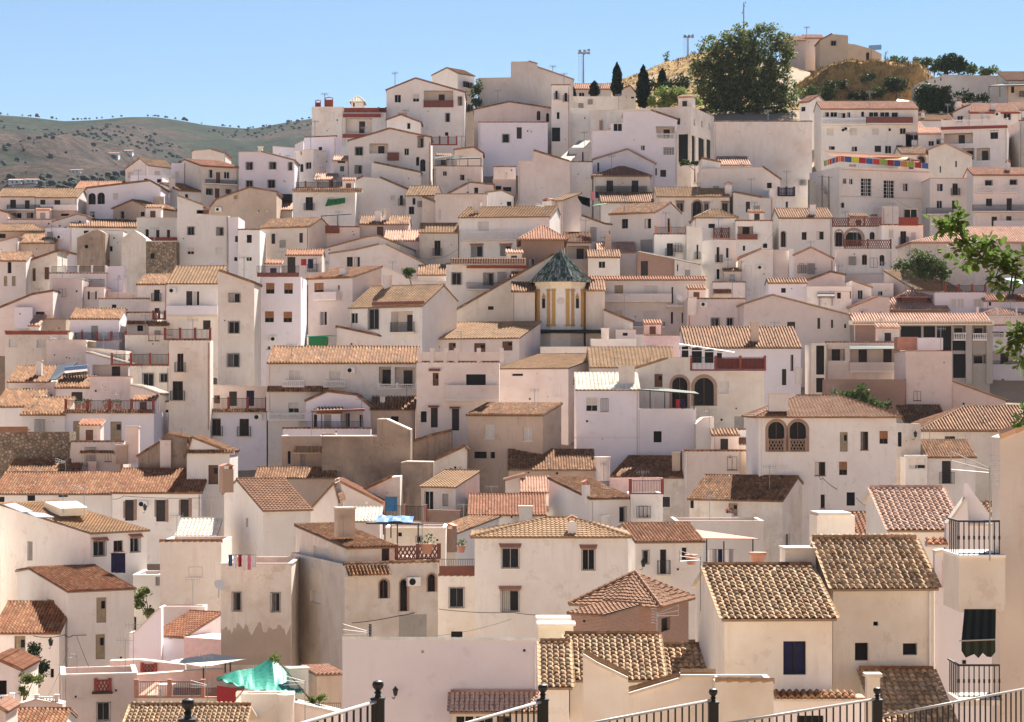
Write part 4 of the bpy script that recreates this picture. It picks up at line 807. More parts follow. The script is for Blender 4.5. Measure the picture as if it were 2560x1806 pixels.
h=H('grimy old house with patched lit roof and tall square chimney',1240,1680,540,640,prof=[(1240,500),(1430,385),(1500,308),(1680,345)],tile='o',wall='d',d=5,D=203); CH(h,1435,1532,360,600,-.5,'y')
h=H('white house with one large brown shutter and ragged tile verge',1675,2060,482,815,prof=[(1675,478),(1720,335),(2060,468)],tile='o',wall='w',ops='d1868,585,1957,758',d=6); PS(h,1685,2105,455,482,'o',.3)
h=H('old house with long rusty tiled roof at photo edge',-60,1002,838,950,yr=655,tile='R',wall='w',D=197,ops='k245,850,315,908 k522,846,608,872 k-20,870,40,920')
h=H('old white house with rusty roof and brick framed openings',1006,1805,828,1110,yr=622,tile='R',wall='w',D=196,ops='D1120,897,1198,1085 D1400,897,1482,1092 D1618,892,1692,1060')
for x0,x1,y0,y1 in ((1198,1226,893,1080),(1105,1120,910,1060),(1482,1510,893,1095),(1385,1400,893,1050),(1692,1720,885,1060),(1603,1618,895,1040)): BD(h,x0,x1,y0,y1,'b',.05,'brick_jamb')
h=H('modern white house with big sand tiled roof and roof panels',808,1318,1192,1560,a=45,roof='S',s=(0,935),tile='c',ops='h838,1272,942,1400 n1018,1262,1105,1360 h1168,1240,1250,1365',so='f245,1270,292,1442'); SAND=h
h=H('white wall house with pale panelled attic roof and red lean strip',1435,1985,1270,1700,roof='P',wall='c',D=160,d=6); H('',1580,1935,1212,1400,par=h,yr=1068,roof='S',tile='w',wall='p',dD=.5); H('',1620,1990,1440,1500,par=h,roof='S',yr=1345,tile='s',wall='c',dD=-1.8,deep=1)
h=H('pale house with brown hipped roof and tall gable end',2361,2786,985,1420,a=28,s=(2130,715),tile='b',ops='',so='k2203,1062,2225,1140'); g=H('',2778,3030,985,1200,par=h,prof=[(2778,985),(2995,745),(3030,870)],tile='b',wall='p',dD=.8,d=6)
CH(h,1998,2095,580,740,2,'p','bt')
# ---- middle band, centre
T(640,500)
h=H('white house with four orange shuttered windows and iron roof railing',40,402,692,1490,roof='P',wall='l',ops='o90,745,165,842 o252,748,330,843 o80,1000,160,1098 o246,1003,323,1098 w95,1312,128,1345'); RL(h,8,385,592,655,'I',.1); BD(h,10,385,655,690,'redbrown',.2,'cornice'); g=H('',270,590,492,680,par=h,yr=450,tile='r',wall='p',dD=1.5,deep=.5,ops='D283,512,353,655',d=4)
h=H('pink white house with shaggy red roof and recessed balcony',468,865,692,1220,a=-35,roof='S',s=(1125,602),tile='R',wall='p',ops='o522,745,607,850 k732,766,750,808 w572,1002,635,1125'); BAL(h,512,718,830,890,'p',.8,'p'); CH(h,755,802,612,692,.8,'w')
h=H('white house with wide sand roof, wooden doors and plant filled balcony',842,1490,948,1410,a=-28,s=(1682,765),tile='c',ops='g1012,982,1100,1160 l1210,1000,1405,1182 w850,1015,912,1108 D1338,1318,1422,1425'); BAL(h,1200,1412,1098,1185,'I',.5); CH(h,1120,1195,675,780,4,'t'); BD(h,1040,1500,918,940,'redbrown',.25,'gutter')
h=H('small pink house with mossy lean roof below the plant balcony',725,1222,1245,1340,prof=[(725,1142),(735,1140),(1222,1245)],tile='o',wall='p',ops='d1122,1285,1165,1328',d=4)
h=H('white balcony tower with potted plants beside green shed',205,420,1100,1330,roof='P',wall='l',ops='w235,1255,345,1310',d=5); POTS=h
h=H('cream house with mossy roof, two dark shutters and sunlit end',45,475,238,460,a=-22,s=(585,165),tile='o',wall='c',ops='D137,303,172,395 D387,297,420,385 f210,360,268,430')
h=H('pink terrace house with brown parapet and dark pergola',560,930,245,360,roof='P',wall='p',d=5); RL(h,563,748,232,300,'p',-.3,2,'redbrown'); PERG=h
h=H('pink house with bold striped roof and maroon door',932,1368,218,345,yr=150,tile='o',wall='p',ops='d1085,240,1142,328'); CH(h,1065,1120,90,175,1,'w'); CH(h,1145,1195,75,165,1.5,'t')
h=H('white low gabled house in the huddle of grey roofs',590,1420,440,480,prof=[(590,442),(1000,330),(1090,320),(1420,455)],wall='m',tile='c',d=7)
h=H('pinkish white gabled house with terrace doors in the huddle',660,1525,500,655,prof=[(660,480),(900,445),(1100,398),(1165,398),(1525,575)],wall='p',tile='c',ops='n815,512,868,600 n880,512,932,600',d=7)
h=H('house with smooth salmon roof beside the cream balcony house',1150,1462,362,470,yr=280,tile='s',wall='p')
h=H('cream house with slim white balcony doors under pale roof',1465,1812,292,560,yr=215,tile='c',wall='c',ops='b1600,365,1655,505')
h=H('white three storey house with long white balustrade near the church',1820,2632,148,585,a=-8,s=(2700,62),tile='c',ops='s1990,190,2090,282 h1932,415,2030,510 h2195,415,2285,500 h2500,415,2590,500'); BAL(h,1832,2640,287,352,'b',.6); CH(h,1935,2005,5,70,2,'t')
h=H('white house with red eaves and long iron balcony left of church',1705,2420,578,950,roof='P',ops='g1757,655,1838,760 g2043,657,2128,765 k2275,670,2310,735'); PS(h,1745,2420,525,575,'b',.8); BD(h,1888,2420,592,612,'redpaint',.4,'eaves'); BAL(h,1888,2420,742,797,'I',.8)
h=H('small pink house with mossy tiles behind a green shrub',1452,1702,672,740,yr=590,tile='o',wall='p')
h=H('pinkish gable wall house behind the sand roofed house',1125,1705,690,850,prof=[(1125,598),(1160,595),(1420,720),(1705,730)],wall='p',tile='n',d=4)
T(640,750)
h=H('long white house with barrel tile roof and small white balustrades',108,1440,562,1120,yr=425,tile='o',wall='w',ops='s297,632,395,722 s658,638,757,727 l1102,600,1210,770 l1245,605,1432,775 q290,920,385,1012'); PS(h,102,652,780,826,'o',.4); BAL(h,238,432,722,768,'b',.5); BAL(h,600,800,724,770,'b',.5); RL(h,1102,1434,755,802,'b',-.1,2,'white'); AC(h,850,632); BD(h,92,118,560,1000,'p',.12,'pilaster'); RL(h,112,452,1018,1082,'b',-.6,1,'white')
h=H('small white gabled house with roofed terrace, chairs and iron railing',450,1030,960,1215,prof=[(450,905),(640,822),(900,852),(1030,962)],tile='o',wall='l',ops='D520,1030,588,1145 w680,1005,730,1090 w790,1015,842,1145 D928,1030,958,1145',d=7); g=H('',240,1028,1155,1228,par=h,roof='P',wall='l',dD=-4,d=3.8,deep=1,ph=.1); RL(g,385,965,1090,1152,'I',.1); WTERR=g
h=H('tan walled house with barrel tiled roof beside pink apartment house',1032,1420,978,1215,yr=815,tile='o',wall='t',ops='k1210,1045,1278,1095'); CH(h,1112,1157,862,960,1.5,'w')
h=H('large pink house with stained walls, pillared terraces and black opening',1440,2182,560,1310,roof='P',wall='p',ops='k1885,668,2060,800 d1585,655,1638,770 k1478,1000,1530,1098 D1568,968,1630,1145 D1757,978,1822,1172'); RL(h,1450,2182,470,560,'p',.15,3,'p'); 
for x in (1452,1560,1680,1775,1980,2185): BLK(h,x,x+36,432,560,-.05,.3,'p','pillar')
g=BAL(h,1700,2180,765,890,'p',.9,'p'); BD(h,1550,1650,618,640,'redbrown',.3,'door_hood'); BD(h,1545,1640,948,966,'redbrown',.3,'door_hood'); BD(h,1735,1830,958,976,'redbrown',.3,'door_hood')
h=H('pale house with big sand roof stepping over pink terrace',1600,2362,338,520,a=-22,roof='S',s=(2551,200),tile='c',wall='p',ops='d1727,385,1792,452 d1955,388,2058,490 d2208,372,2300,455'); 
h=H('tan house with patchy roof, pink verge and closed cream shutters',1902,2570,1032,1530,a=-28,roof='S',s=(2738,935),tile='o',wall='t',ops='s2050,1120,2140,1245 s2396,1142,2476,1267 k1953,1362,2068,1422 k2100,1365,2143,1422')
# old walls below
T(640,1000)
h=H('big grimy earth wall with broken buttress and dark streaks',590,1385,330,710,prof=[(590,318),(1085,318),(1088,165),(1170,165),(1385,262)],wall='d',tile='n',d=4,cat='ruin',name='ruined_house')
h=H('tan wall house with tiny lean roof beside the grimy wall',230,592,328,620,roof='P',wall='t',ops='k285,460,310,575 f400,487,445,600',d=4); PS(h,345,588,420,475,'c',.8)
h=H('tan ruined wall with one tall slit doorway beside lean roof',592,715,300,610,roof='P',wall='t',ops='k635,430,668,590',d=1.5,dD=-1.2,ph=.2,cat='ruin',name='ruined_house')
h=H('streaked dark wall house with a lit roof corner',1385,1752,330,580,prof=[(1385,385),(1580,320),(1752,282)],wall='d',tile='o',d=4,cat='ruin',name='ruined_house')
h=H('dark crumbling wall with ragged tile coping above the sand hut',1300,1592,548,770,prof=[(1300,555),(1350,545),(1592,550)],wall='d',tile='n',d=2,cat='ruin',name='ruined_house')
h=H('stained tan gable wall with dark verge by the tan house',1588,1892,470,660,prof=[(1588,548),(1868,420),(1892,440)],wall='y',tile='o',d=4)
h=H('little stained gable house behind the blue cloth',955,1292,720,880,prof=[(955,812),(1215,690),(1292,684)],wall='y',tile='o',d=5)
h=H('tumbledown house with lit shaggy roof above the brown hipped roof',-5,705,695,740,yr=612,tile='o',wall='t')
h=H('white gable wall house with long descending verge',705,1135,880,970,prof=[(705,712),(720,718),(1135,928)],wall='p',tile='r',d=5)
h=H('grey hut with pale tiled roof and glass door',1480,1790,778,1000,a=-25,roof='S',s=(2005,640),tile='c',wall='m',ops='w1508,820,1590,985 f1670,842,1725,955'); g=RL(h,1150,1520,945,1090,'i',-3,2,'terracotta'); BLK(h,1530,1830,985,1100,-2.5,.3,'bt','brick_parapet')
h=H('small pinkish house with pale scalloped roof beside brown hip',880,1110,1080,1130,yr=962,tile='w',wall='p')
h=H('white house with mossy roof sloping toward brick chimney',1535,1800,1195,1340,a=-22,roof='S',s=(2180,1050),tile='o',ops='k1275,1190,1305,1225'); CH(h,1675,1768,1115,1275,-1,'p','b')
h=H('cream house with three small windows behind the brown trellis',1165,1700,1150,1330,roof='P',wall='c',D=172,d=5,ops='k1275,1190,1308,1225 g1440,1225,1480,1275'); 
# ---- middle band, right of centre
T(1280,400)
h=H('white cream house with hipped roof and two tall balcony doors',735,1238,142,305,roof='H',yr=65,hip=[960,1010],tile='r',wall='c',ops='D848,185,907,285 D1073,185,1133,293'); RL(h,748,1210,236,290,'I',-.4)
h=H('white house with two square windows and pink gabled end',880,1292,468,830,a=-30,s=(1422,385),tile='o',ops='n983,530,1040,616 n1188,528,1247,616 k980,750,1035,772 f1150,715,1270,830',so='D1395,525,1422,650'); 
h=H('cream house with shaded arches and pale wavy roof',1300,1950,328,570,yr=252,tile='c',wall='c',ops='h1478,388,1535,465 A1620,368,1700,575 h1725,395,1762,460 h1885,390,1935,470'); CH(h,1912,1972,200,275,1,'p')
h=H('low white house with long striped tile roof above the square windows',800,1302,380,450,yr=300,tile='o')
h=H('white house with pale hipped roof and brown lattice balcony',1650,2012,515,740,roof='H',yr=450,hip=[1780,1860],tile='c',ops='k1762,573,1820,612',a=0); RL(h,1812,1945,612,712,'L',-.6,2,'redbrown')
h=H('white house with red railed terrace and narrow balcony door',1275,1565,668,890,roof='P',wall='w',ops='b1388,748,1445,865',d=6); RL(h,1288,1562,602,666,'i',.1,2,'terracotta')
h=H('rounded beige corner house beside the narrow balcony door',1565,1706,598,905,roof='P',wall='m',ops='b1655,760,1672,895',d=6)
h=H('slim cream sunlit house with tall shuttered windows',1815,2008,712,1070,a=20,roof='P',wall='w',s=1706,ops='b1835,782,1862,922 w1920,788,1948,880 w1835,978,1868,1072 k1915,985,1930,1040',ph=.4)
h=H('dark red brick shed with long white verge',1135,1455,880,1060,prof=[(1135,825),(1455,888)],wall='b',tile='w',ops='D1155,908,1220,1042',d=6); H('',1457,1680,890,1060,par=h,prof=[(1457,890),(1680,935)],wall='w',tile='w',d=5,ops='w1478,935,1493,1000 f1550,985,1600,1045')
h=H('wide white two storey house with long balcony by the church',690,1732,1072,1570,roof='S',yr=1052,tile='r',D=263,ops='t920,1125,997,1248 s1180,1125,1308,1255 s920,1350,992,1405 s1175,1355,1303,1480 D1430,1140,1446,1290 k1425,1365,1445,1470 k1522,1370,1540,1465'); BAL(h,822,1432,1200,1262,'p',.9,'w'); BAL(h,1080,1372,1455,1490,'I',.7); BD(h,1385,1560,1300,1325,'m',.8,'canopy')
h=H('little white house with striped tile roof and one window near the church',682,968,872,1040,yr=815,tile='o',ops='w777,910,837,970')
h=H('small salmon roofed gable above the little striped roof',770,1112,828,900,yr=745,tile='s',wall='p'); CH(h,835,888,668,760,.6,'k')
h=H('grey house with brown flat roof and shaded loggia by brick tower',475,706,738,940,yr=655,tile='b',wall='m',ops='l500,772,690,890')
h=H('pink and white house with pale gabled roof behind the brick tower',330,455,362,640,a=-42,roof='S',s=(622,300),tile='c',wall='p'); CH(h,272,355,350,480,-1,'p')
h=H('white house with falling tiled verge and grey shuttered window',622,950,580,760,prof=[(622,500),(835,575),(950,588)],tile='o',ops='f868,635,912,722',d=6)
h=H('white house with shaded terrace and dark brown railing',2005,2335,548,800,roof='P',ops='l2025,562,2165,690 k2070,770,2092,815 k2250,750,2290,790',d=6); RL(h,2022,2202,668,715,'p',-.4,2,'redbrown')
h=H('white house with dark sloped roof edge and grey shutter',1985,2340,338,570,prof=[(1985,290),(1990,290),(2240,338),(2340,338)],tile='o',ops='D2097,375,2135,470 f2165,410,2222,496',d=6)
h=H('pale house with mossy edged roof below the brown railing',2040,2340,830,1080,prof=[(2040,885),(2230,800),(2340,795)],wall='m',tile='s',d=6)
h=H('pink terrace house with pale parapet, hut and satellite dish',1575,2085,1248,1500,roof='P',wall='p',ops='g1787,1420,1855,1496 g1928,1420,1980,1485',d=7,ph=.9); H('',1632,1762,1158,1260,par=h,roof='P',wall='w',dD=2,d=2.5,deep=.5,ops='k1652,1180,1722,1242'); CH(h,1578,1655,1230,1330,-.4,'c')
h=H('small tiled lean-to house tucked beside the church wall',822,1085,1465,1550,prof=[(822,1345),(1085,1455)],tile='o',wall='m',d=5)
h=H('small house with pinkish parapet and red tiles above terrace hut',1800,2090,1100,1260,roof='P',wall='p',d=4,dD=6); PS(h,1805,1965,1165,1200,'r',.6)
# ================================================================ the town, house by house
# ---- far-off upper edge of the town
T(0,200)
h=H('white terraced house with two dark balcony doors beside the photo edge',-30,315,1045,1250,yr=980,tile='c',ops='D90,1075,143,1150 D222,1080,266,1155 w105,1190,193,1243 w237,1190,305,1243'); BAL(h,60,355,1120,1160,'I',.8)
h=H('white terraced house with pale roof and balcony, second of the pair',318,690,1052,1250,yr=980,tile='c',ops='D360,1075,406,1145 D487,1078,540,1150 k545,1200,620,1222 k445,1195,468,1225'); BAL(h,360,690,1120,1160,'p',.8)
h=H('small house with a long red brown roof behind the pointed windows house',670,1070,980,1020,yr=915,tile='r',wall='p')
h=H('white house with two pointed black windows under a low tiled roof edge',778,1440,912,1190,prof=[(778,972),(1130,930),(1345,905),(1440,960)],wall='l',ops='a793,1015,858,1118 a873,1010,940,1115 s1013,1015,1060,1075 g812,1185,845,1240')
h=H('white flat annex with two tiny windows behind the pointed windows house',1170,1455,862,990,roof='P',wall='l',ops='k1290,885,1325,910 k1407,890,1445,922')
h=H('white gabled house with long sloping pale roof above the pointed windows house',1125,1330,765,930,a=-38,prof=[(1125,798),(1255,703),(1330,765)],s=1545,tile='c',ops='s1145,825,1195,880',so='s1385,815,1440,860')
h=H('narrow white block with one window beside the tan walled house',1535,1652,748,960,roof='P',wall='l',ops='s1575,820,1607,880',d=6)
h=H('cream house with long balcony, tan side wall and rooftop hut',1812,2135,772,1075,a=28,yr=730,s=(1655,715),tile='r',wall='c',ops='w1855,803,1910,880 d1937,828,1977,925 w2010,825,2060,885 g1850,978,1900,1030 d1928,975,1970,1060 g2025,982,2065,1020'); BAL(h,1850,2130,890,930,'I',.7)
H('',1722,2020,690,760,par=h,prof=[(1722,640),(1735,635),(1890,622),(2020,660)],tile='r',wall='p',dD=2,deep=1.5)
h=H('small house with mossy roof and chimney beside cream balcony house',1605,1800,992,1100,a=33,s=(1445,928),tile='o',wall='w',ops='k1660,1025,1690,1060'); CH(h,1535,1572,880,930,2,'w')
h=H('old tan gabled house with bare plaster front and two dark windows',985,1345,1150,1260,a=-33,prof=[(985,1165),(1190,1080),(1345,1150)],s=1592,wall='t',ops='k1080,1180,1113,1245 k1255,1183,1297,1225',so='b1403,1188,1433,1300'); CH(h,1375,1435,1048,1100,2,'k')
h=H('white house with red terrace base between ruined gable and tall block',1225,1590,1240,1450,roof='P',wall='w',ops='w1303,1338,1335,1410 D1400,1345,1430,1440 D1497,1345,1525,1415',d=6); BD(h,1300,1590,1412,1445,'redpaint',.3,'terrace_base')
h=H('low white house with long mossy roof behind the ruined gables',625,1228,1318,1440,yr=1255,tile='o',wall='w',ops='k752,1352,795,1380 k1095,1360,1140,1450',a=10,s=(640,1255))
h=H('roofless ruined stone gable with a broken outline',690,945,1410,1600,prof=[(690,1410),(830,1345),(880,1338),(945,1370)],wall='d',d=3,tile='n',cat='ruin',name='ruined_house',ops='v760,1480,790,1510')
h=H('white inner wall with one window between the two ruined gables',945,1105,1355,1600,roof='P',wall='w',ops='w957,1490,1010,1540',d=3,dD=3)
h=H('ruined tan gable with rubble stone wall and one small square hole',1090,1310,1420,1660,prof=[(1090,1420),(1205,1343),(1310,1420)],wall='y',d=5,tile='n',cat='ruin',name='ruined_house')
H('',1312,1586,1450,1660,par=h,roof='P',wall='s',d=5,ops='k1350,1555,1385,1605',ph=.3)
h=H('tall white block with four grilled windows and a stepped roofline',1590,2050,1200,1610,prof=[(1590,1038),(1600,1040),(1822,1122),(1824,1200),(2050,1215)],tile='c',ops='g1685,1320,1740,1390 g1945,1325,2000,1395 q1680,1500,1740,1565 s1935,1505,1995,1575'); RL(h,1765,1875,1170,1202,'p',.1,1,'redbrown')
h=H('slim white house between the tall block and the corner house',2052,2138,1230,1640,roof='P',wall='l',ops='D2108,1400,2134,1455 k2100,1590,2130,1625',d=7)
h=H('white corner house with two dark windows in one column',2136,2330,1345,1660,roof='P',wall='w',ops='k2213,1390,2258,1462 w2210,1588,2258,1625',d=7)
h=H('tan gabled house with red verge above a dark glazed gallery',1885,2480,1000,1240,prof=[(1885,1140),(1940,1072),(2240,965),(2480,1005)],wall='t',tile='r',ops='t2095,1035,2130,1070')
h=H('white house with a dark glazed gallery over a salmon roof',2120,2620,1165,1260,yr=1098,tile='s',wall='w',ops='k2205,1212,2260,1232',D=306); BLK(h,2200,2620,1025,1085,2.5,3,'dark','glazed_gallery')
h=H('pale pink shed at the photo edge below the terraced pair',-40,75,1185,1330,prof=[(-40,1160),(75,1195)],wall='p',d=5)
h=H('long pale garden wall house under the terraced pair',70,480,1255,1340,roof='P',wall='p',d=5)
h=H('white shed with a tilted salmon roof below the terraced houses',478,775,1215,1350,prof=[(478,1268),(690,1205),(775,1220)],tile='s',wall='w',ops='k575,1318,602,1345 k705,1265,725,1285',d=6)
h=H('lilac white windowless block below the salmon shed',405,625,1325,1520,a=-20,roof='P',wall='l',s=632)
h=H('low house with hipped tan roof and dark porch at photo edge',-40,400,1352,1440,yr=1300,roof='H',hip=[-100,300],tile='c',wall='t',ops='k-10,1380,50,1420')
h=H('low house with weathered mossy roof below the lilac block',165,490,1462,1545,yr=1385,tile='o',wall='t')
h=H('pink wall house with slanted top at the photo edge',-40,160,1415,1570,prof=[(-40,1455),(150,1408),(160,1410)],wall='p',tile='s',d=6)
# ---- upper middle
T(640,100)
h=H('white house with four grilled windows and sloping roofline near the hills',-156,345,1000,1390,prof=[(-156,1000),(45,1000),(345,1080)],tile='c',wall='l',ops='g122,1098,178,1160 g293,1100,322,1170 g110,1258,168,1325 g-86,1099,-31,1164 g-86,1264,-33,1325'); CH(h,18,58,955,1005,2,'w')
h=H('low white block with slanted wall behind the four windows house',150,425,950,1110,prof=[(150,950),(350,965),(351,935),(425,900)],wall='l',tile='n')
h=H('white house with rounded side wall and one paired window',345,515,985,1240,a=-30,roof='P',s=630,ops='w443,1097,495,1158 k395,1115,425,1185 k398,1000,410,1035')
h=H('tall blank white block with one little square window',430,720,865,1150,a=-18,roof='P',wall='l',s=770,ops='k560,960,593,990')
h=H('big cream house with red trimmed loggia, turret and ornate chimneys',500,788,605,900,roof='P',wall='c',d=8)
CH(h,530,580,540,610,1.5,'p','redpaint'); CH(h,617,690,515,610,1.5,'p','redpaint')
g=H('',788,1165,650,900,par=h,roof='P',wall='w',ops='l805,700,1040,838',d=8); BD(g,780,1118,662,692,'redpaint',.5,'cornice'); BD(g,775,1035,845,875,'redpaint',.5,'loggia_base'); RL(g,790,1165,612,650,'p',.2,4,'redpaint'); RL(g,1100,1165,612,650,'i',.0,1)
H('',855,960,548,660,par=h,roof='H',yr=503,t=.6,tile='w',wall='w',dD=3,deep=1,ops='v870,565,885,600'); BD(g,845,975,535,548,'redpaint',-1.5,'turret_band') if False else None
h=H('big white house with wide gable and brown railed loggia on the skyline',1170,1872,460,880,prof=[(1170,450),(1430,345),(1872,470)],tile='r',ops='w1243,492,1300,562 q1407,485,1463,555 l1505,455,1768,600 g1815,512,1845,588 g1703,660,1735,735 k1695,828,1725,860',d=9); RL(h,1503,1770,545,605,'p',-.05,2,'redbrown')
h=H('white skyline house with dark roof edge and tall balcony windows behind the gable',1580,1812,310,700,a=-40,prof=[(1580,318),(1715,250),(1812,300)],s=1958,tile='b',D=352,so='b1860,370,1878,430 b1900,385,1918,440 b1878,560,1895,650 b1902,575,1918,640')
h=H('white house with wavy roofline, open loggia and arched doorway',830,1568,870,1270,prof=[(830,905),(1030,848),(1200,795),(1450,850),(1568,872)],tile='r',ops='g893,963,955,1035 g890,1128,945,1200 l1018,930,1185,1020 w1330,972,1372,1035 h1455,885,1500,965 a1435,1048,1465,1130 a1472,1070,1520,1180'); RL(h,1180,1282,1012,1082,'p',-.3,1,'redbrown'); RL(h,1570,1800,870,945,'i',.2,3)
h=H('small lean-to cafe hut with red roof below the big skyline gable',1170,1478,735,860,prof=[(1170,718),(1300,672),(1478,740)],tile='r',wall='w',ops='w1355,745,1385,800',D=330,d=5); CH(h,1275,1350,650,705,1.,'k')
h=H('long white house with a plain sloping tiled edge under the loggia house',1035,1475,1185,1345,prof=[(1035,1098),(1060,1100),(1475,1188)],tile='o',d=6)
h=H('white house with broad low gable and slatted dark roof edge',735,1375,1300,1480,prof=[(735,1328),(960,1225),(1110,1235),(1375,1348)],tile='o',ops='s1205,1395,1245,1440 b1290,1395,1318,1487')
h=H('roof hut with salmon tiles and brown door on railed terrace',525,715,1252,1340,yr=1205,tile='s',wall='p',ops='d655,1250,692,1328',d=4); RL(h,335,770,1275,1330,'i',-1,4,'redbrown')
h=H('white house with tiled pent edge and green netted balcony',330,890,1345,1590,roof='P',ops='b445,1410,510,1530 q640,1410,705,1440'); PS(h,330,955,1335,1362,'o'); GREEN=h
h=H('slim white tower house with dark attic vent beside the loggia house',695,825,1080,1265,yr=1048,tile='s',ops='k732,1080,800,1105 w752,1130,790,1182',d=4)
h=H('pale house with dark roof terrace pergola and blue door',1600,2025,1135,1300,roof='P',wall='m',ops='w1675,1150,1712,1220 n1830,1210,1870,1260'); RL(h,1605,1800,1080,1135,'I',.2)
h=H('low beige gabled house behind the dark roof pergola',1780,2035,1000,1110,prof=[(1780,985),(1950,963),(2035,1015)],wall='c',tile='r',d=6)
h=H('white house with tilted sand coloured roof and one dark window',1345,1600,1388,1560,a=-12,s=(1640,1312),tile='c',ops='k1403,1418,1430,1478 n1370,1495,1418,1565')
h=H('small house with mossy roof beside sand roofed house',1490,1615,1450,1600,prof=[(1490,1410),(1615,1455)],tile='o',wall='c',d=4)
h=H('pink beige house with striped tile gable and tiny attic door',1715,2130,1390,1440,prof=[(1715,1385),(1920,1278),(2130,1300)],tile='o',wall='p',ops='k1957,1325,1993,1390 k1890,1360,1910,1390')
h=H('blank pink beige house wall below the striped tile gable',1610,2075,1385,1640,roof='P',wall='p',ops='s1635,1520,1660,1610',d=5)
h=H('white gabled house with one small dark window by the sand roof',2065,2310,1360,1500,prof=[(2065,1368),(2205,1350),(2310,1400)],tile='c',ops='k2250,1450,2290,1490',d=6)
h=H('pinkish box house with a rooftop water tank near the steep street',2125,2330,1255,1370,roof='P',wall='p',ops='k2150,1310,2200,1350 k2215,1320,2290,1360',d=5); CH(h,2205,2255,1185,1255,1,'t')
h=H('low pink house with small window above the rooftop tank',2130,2330,1140,1200,roof='P',wall='p',d=5)
# ---- skyline and top of the hill
T(1280,0)
h=H('huge blank beige skyline block with stepped and sloping top',-306,548,712,985,prof=[(-306,699),(-11,694),(-10,553),(150,550),(228,572),(229,602),(548,712)],wall='m',tile='c',D=347,d=10)
h=H('narrow white house with three windows and garage below beige block',355,520,765,1275,roof='P',ops='b388,815,410,895 b470,835,495,915 w400,1005,428,1070 k355,1145,432,1270',D=336)
h=H('pale gabled house with two arched windows above the white street',-340,350,945,1150,prof=[(-340,985),(-25,915),(350,972)],wall='p',tile='o',ops='a222,995,255,1080 a305,1015,333,1095')
h=H('lilac white box house with one window and salmon parapet',-300,320,1100,1310,roof='P',wall='l',ops='g-84,1207,-28,1279'); BD(h,-80,130,1005,1095,'terracotta',-.6,'parapet') if False else None
h=H('small cream walled house with tiled roof behind the round cypress',565,890,800,960,yr=757,tile='r',wall='c',ops='w600,830,650,875',D=358)
h=H('small house with low gable between the two tall cypresses',985,1112,840,960,prof=[(985,800),(1060,770),(1112,835)],tile='r',wall='c',D=360,d=6,ops='k1068,868,1095,885')
h=H('long beige terrace wall building under the cypresses',520,990,865,1010,roof='P',wall='c',ops='',d=6)
h=H('low cream wall building along the steep white street',510,705,975,1150,roof='P',wall='w',d=5,D=338)
h=H('large grey beige hall with open pillared undercroft',705,1605,958,1470,a=-20,roof='P',wall='m',s=1812,ops='k1492,1205,1578,1455',so='k1630,1065,1643,1130 k1698,1085,1712,1145 k1765,1105,1778,1165 k1612,1218,1648,1455 k1672,1240,1730,1450 k1745,1255,1800,1430'); CH(h,783,805,1075,1145,-.3,'b')
h=H('large lilac white house with balustraded loggia and stepped roofline',725,1482,1000,1590,prof=[(725,1168),(880,1165),(884,1165),(886,1100),(995,1092),(997,992),(1245,990),(1482,1072)],wall='l',tile='o',ops='w910,1108,988,1178 l1293,1135,1460,1245 w1155,1305,1192,1350 m1385,1322,1428,1390 f1358,1322,1384,1390 f1429,1322,1455,1390 D1330,1525,1382,1588 D1280,1510,1300,1575'); RL(h,1290,1460,1200,1250,'b',-.1,1,'white')
h=H('lilac white gabled house in front of the balustraded loggia house',730,1285,1440,1600,prof=[(730,1432),(1035,1340),(1285,1470)],wall='l',tile='s',ops='a725,1490,738,1555 D765,1460,782,1545')
h=H('beige house with mossy sloping roof beside the white ramp street',55,520,1440,1765,prof=[(55,1440),(189,1440),(191,1352),(515,1448),(520,1452)],tile='o',wall='p')
h=H('low curved white wall house at the foot of white street',515,700,1330,1450,roof='P',ops='D628,1365,642,1450',d=4)
h=H('white round fronted house below the steep white street',520,720,1455,1680,roof='P',wall='w',d=5)
h=H('broad blank beige retaining block beneath the big tree',1812,2690,1092,1870,roof='P',wall='m',D=313,d=6)
h=H('small house with pink hipped roof against blank beige block',1865,2135,1480,1520,yr=1412,tile='s',wall='p',D=305)
h=H('low white house with slanting roof edge left of pink hipped roof',1700,1868,1440,1520,prof=[(1700,1422),(1868,1455)],tile='o',wall='w',D=303,d=5)
T(1280,400)
h=H('broad white house with long level eaves below the blank block',1695,2405,65,430,prof=[(1695,75),(2245,60),(2405,172)],tile='o',wall='w',ops='k2287,205,2330,255',D=302)
h=H('white house with blue balustraded terrace below the beige block',2310,2520,262,500,roof='P',wall='w',ops='D2455,375,2475,490',D=298); RL(h,2390,2530,250,325,'b',-.3,2,'bluecurtain')
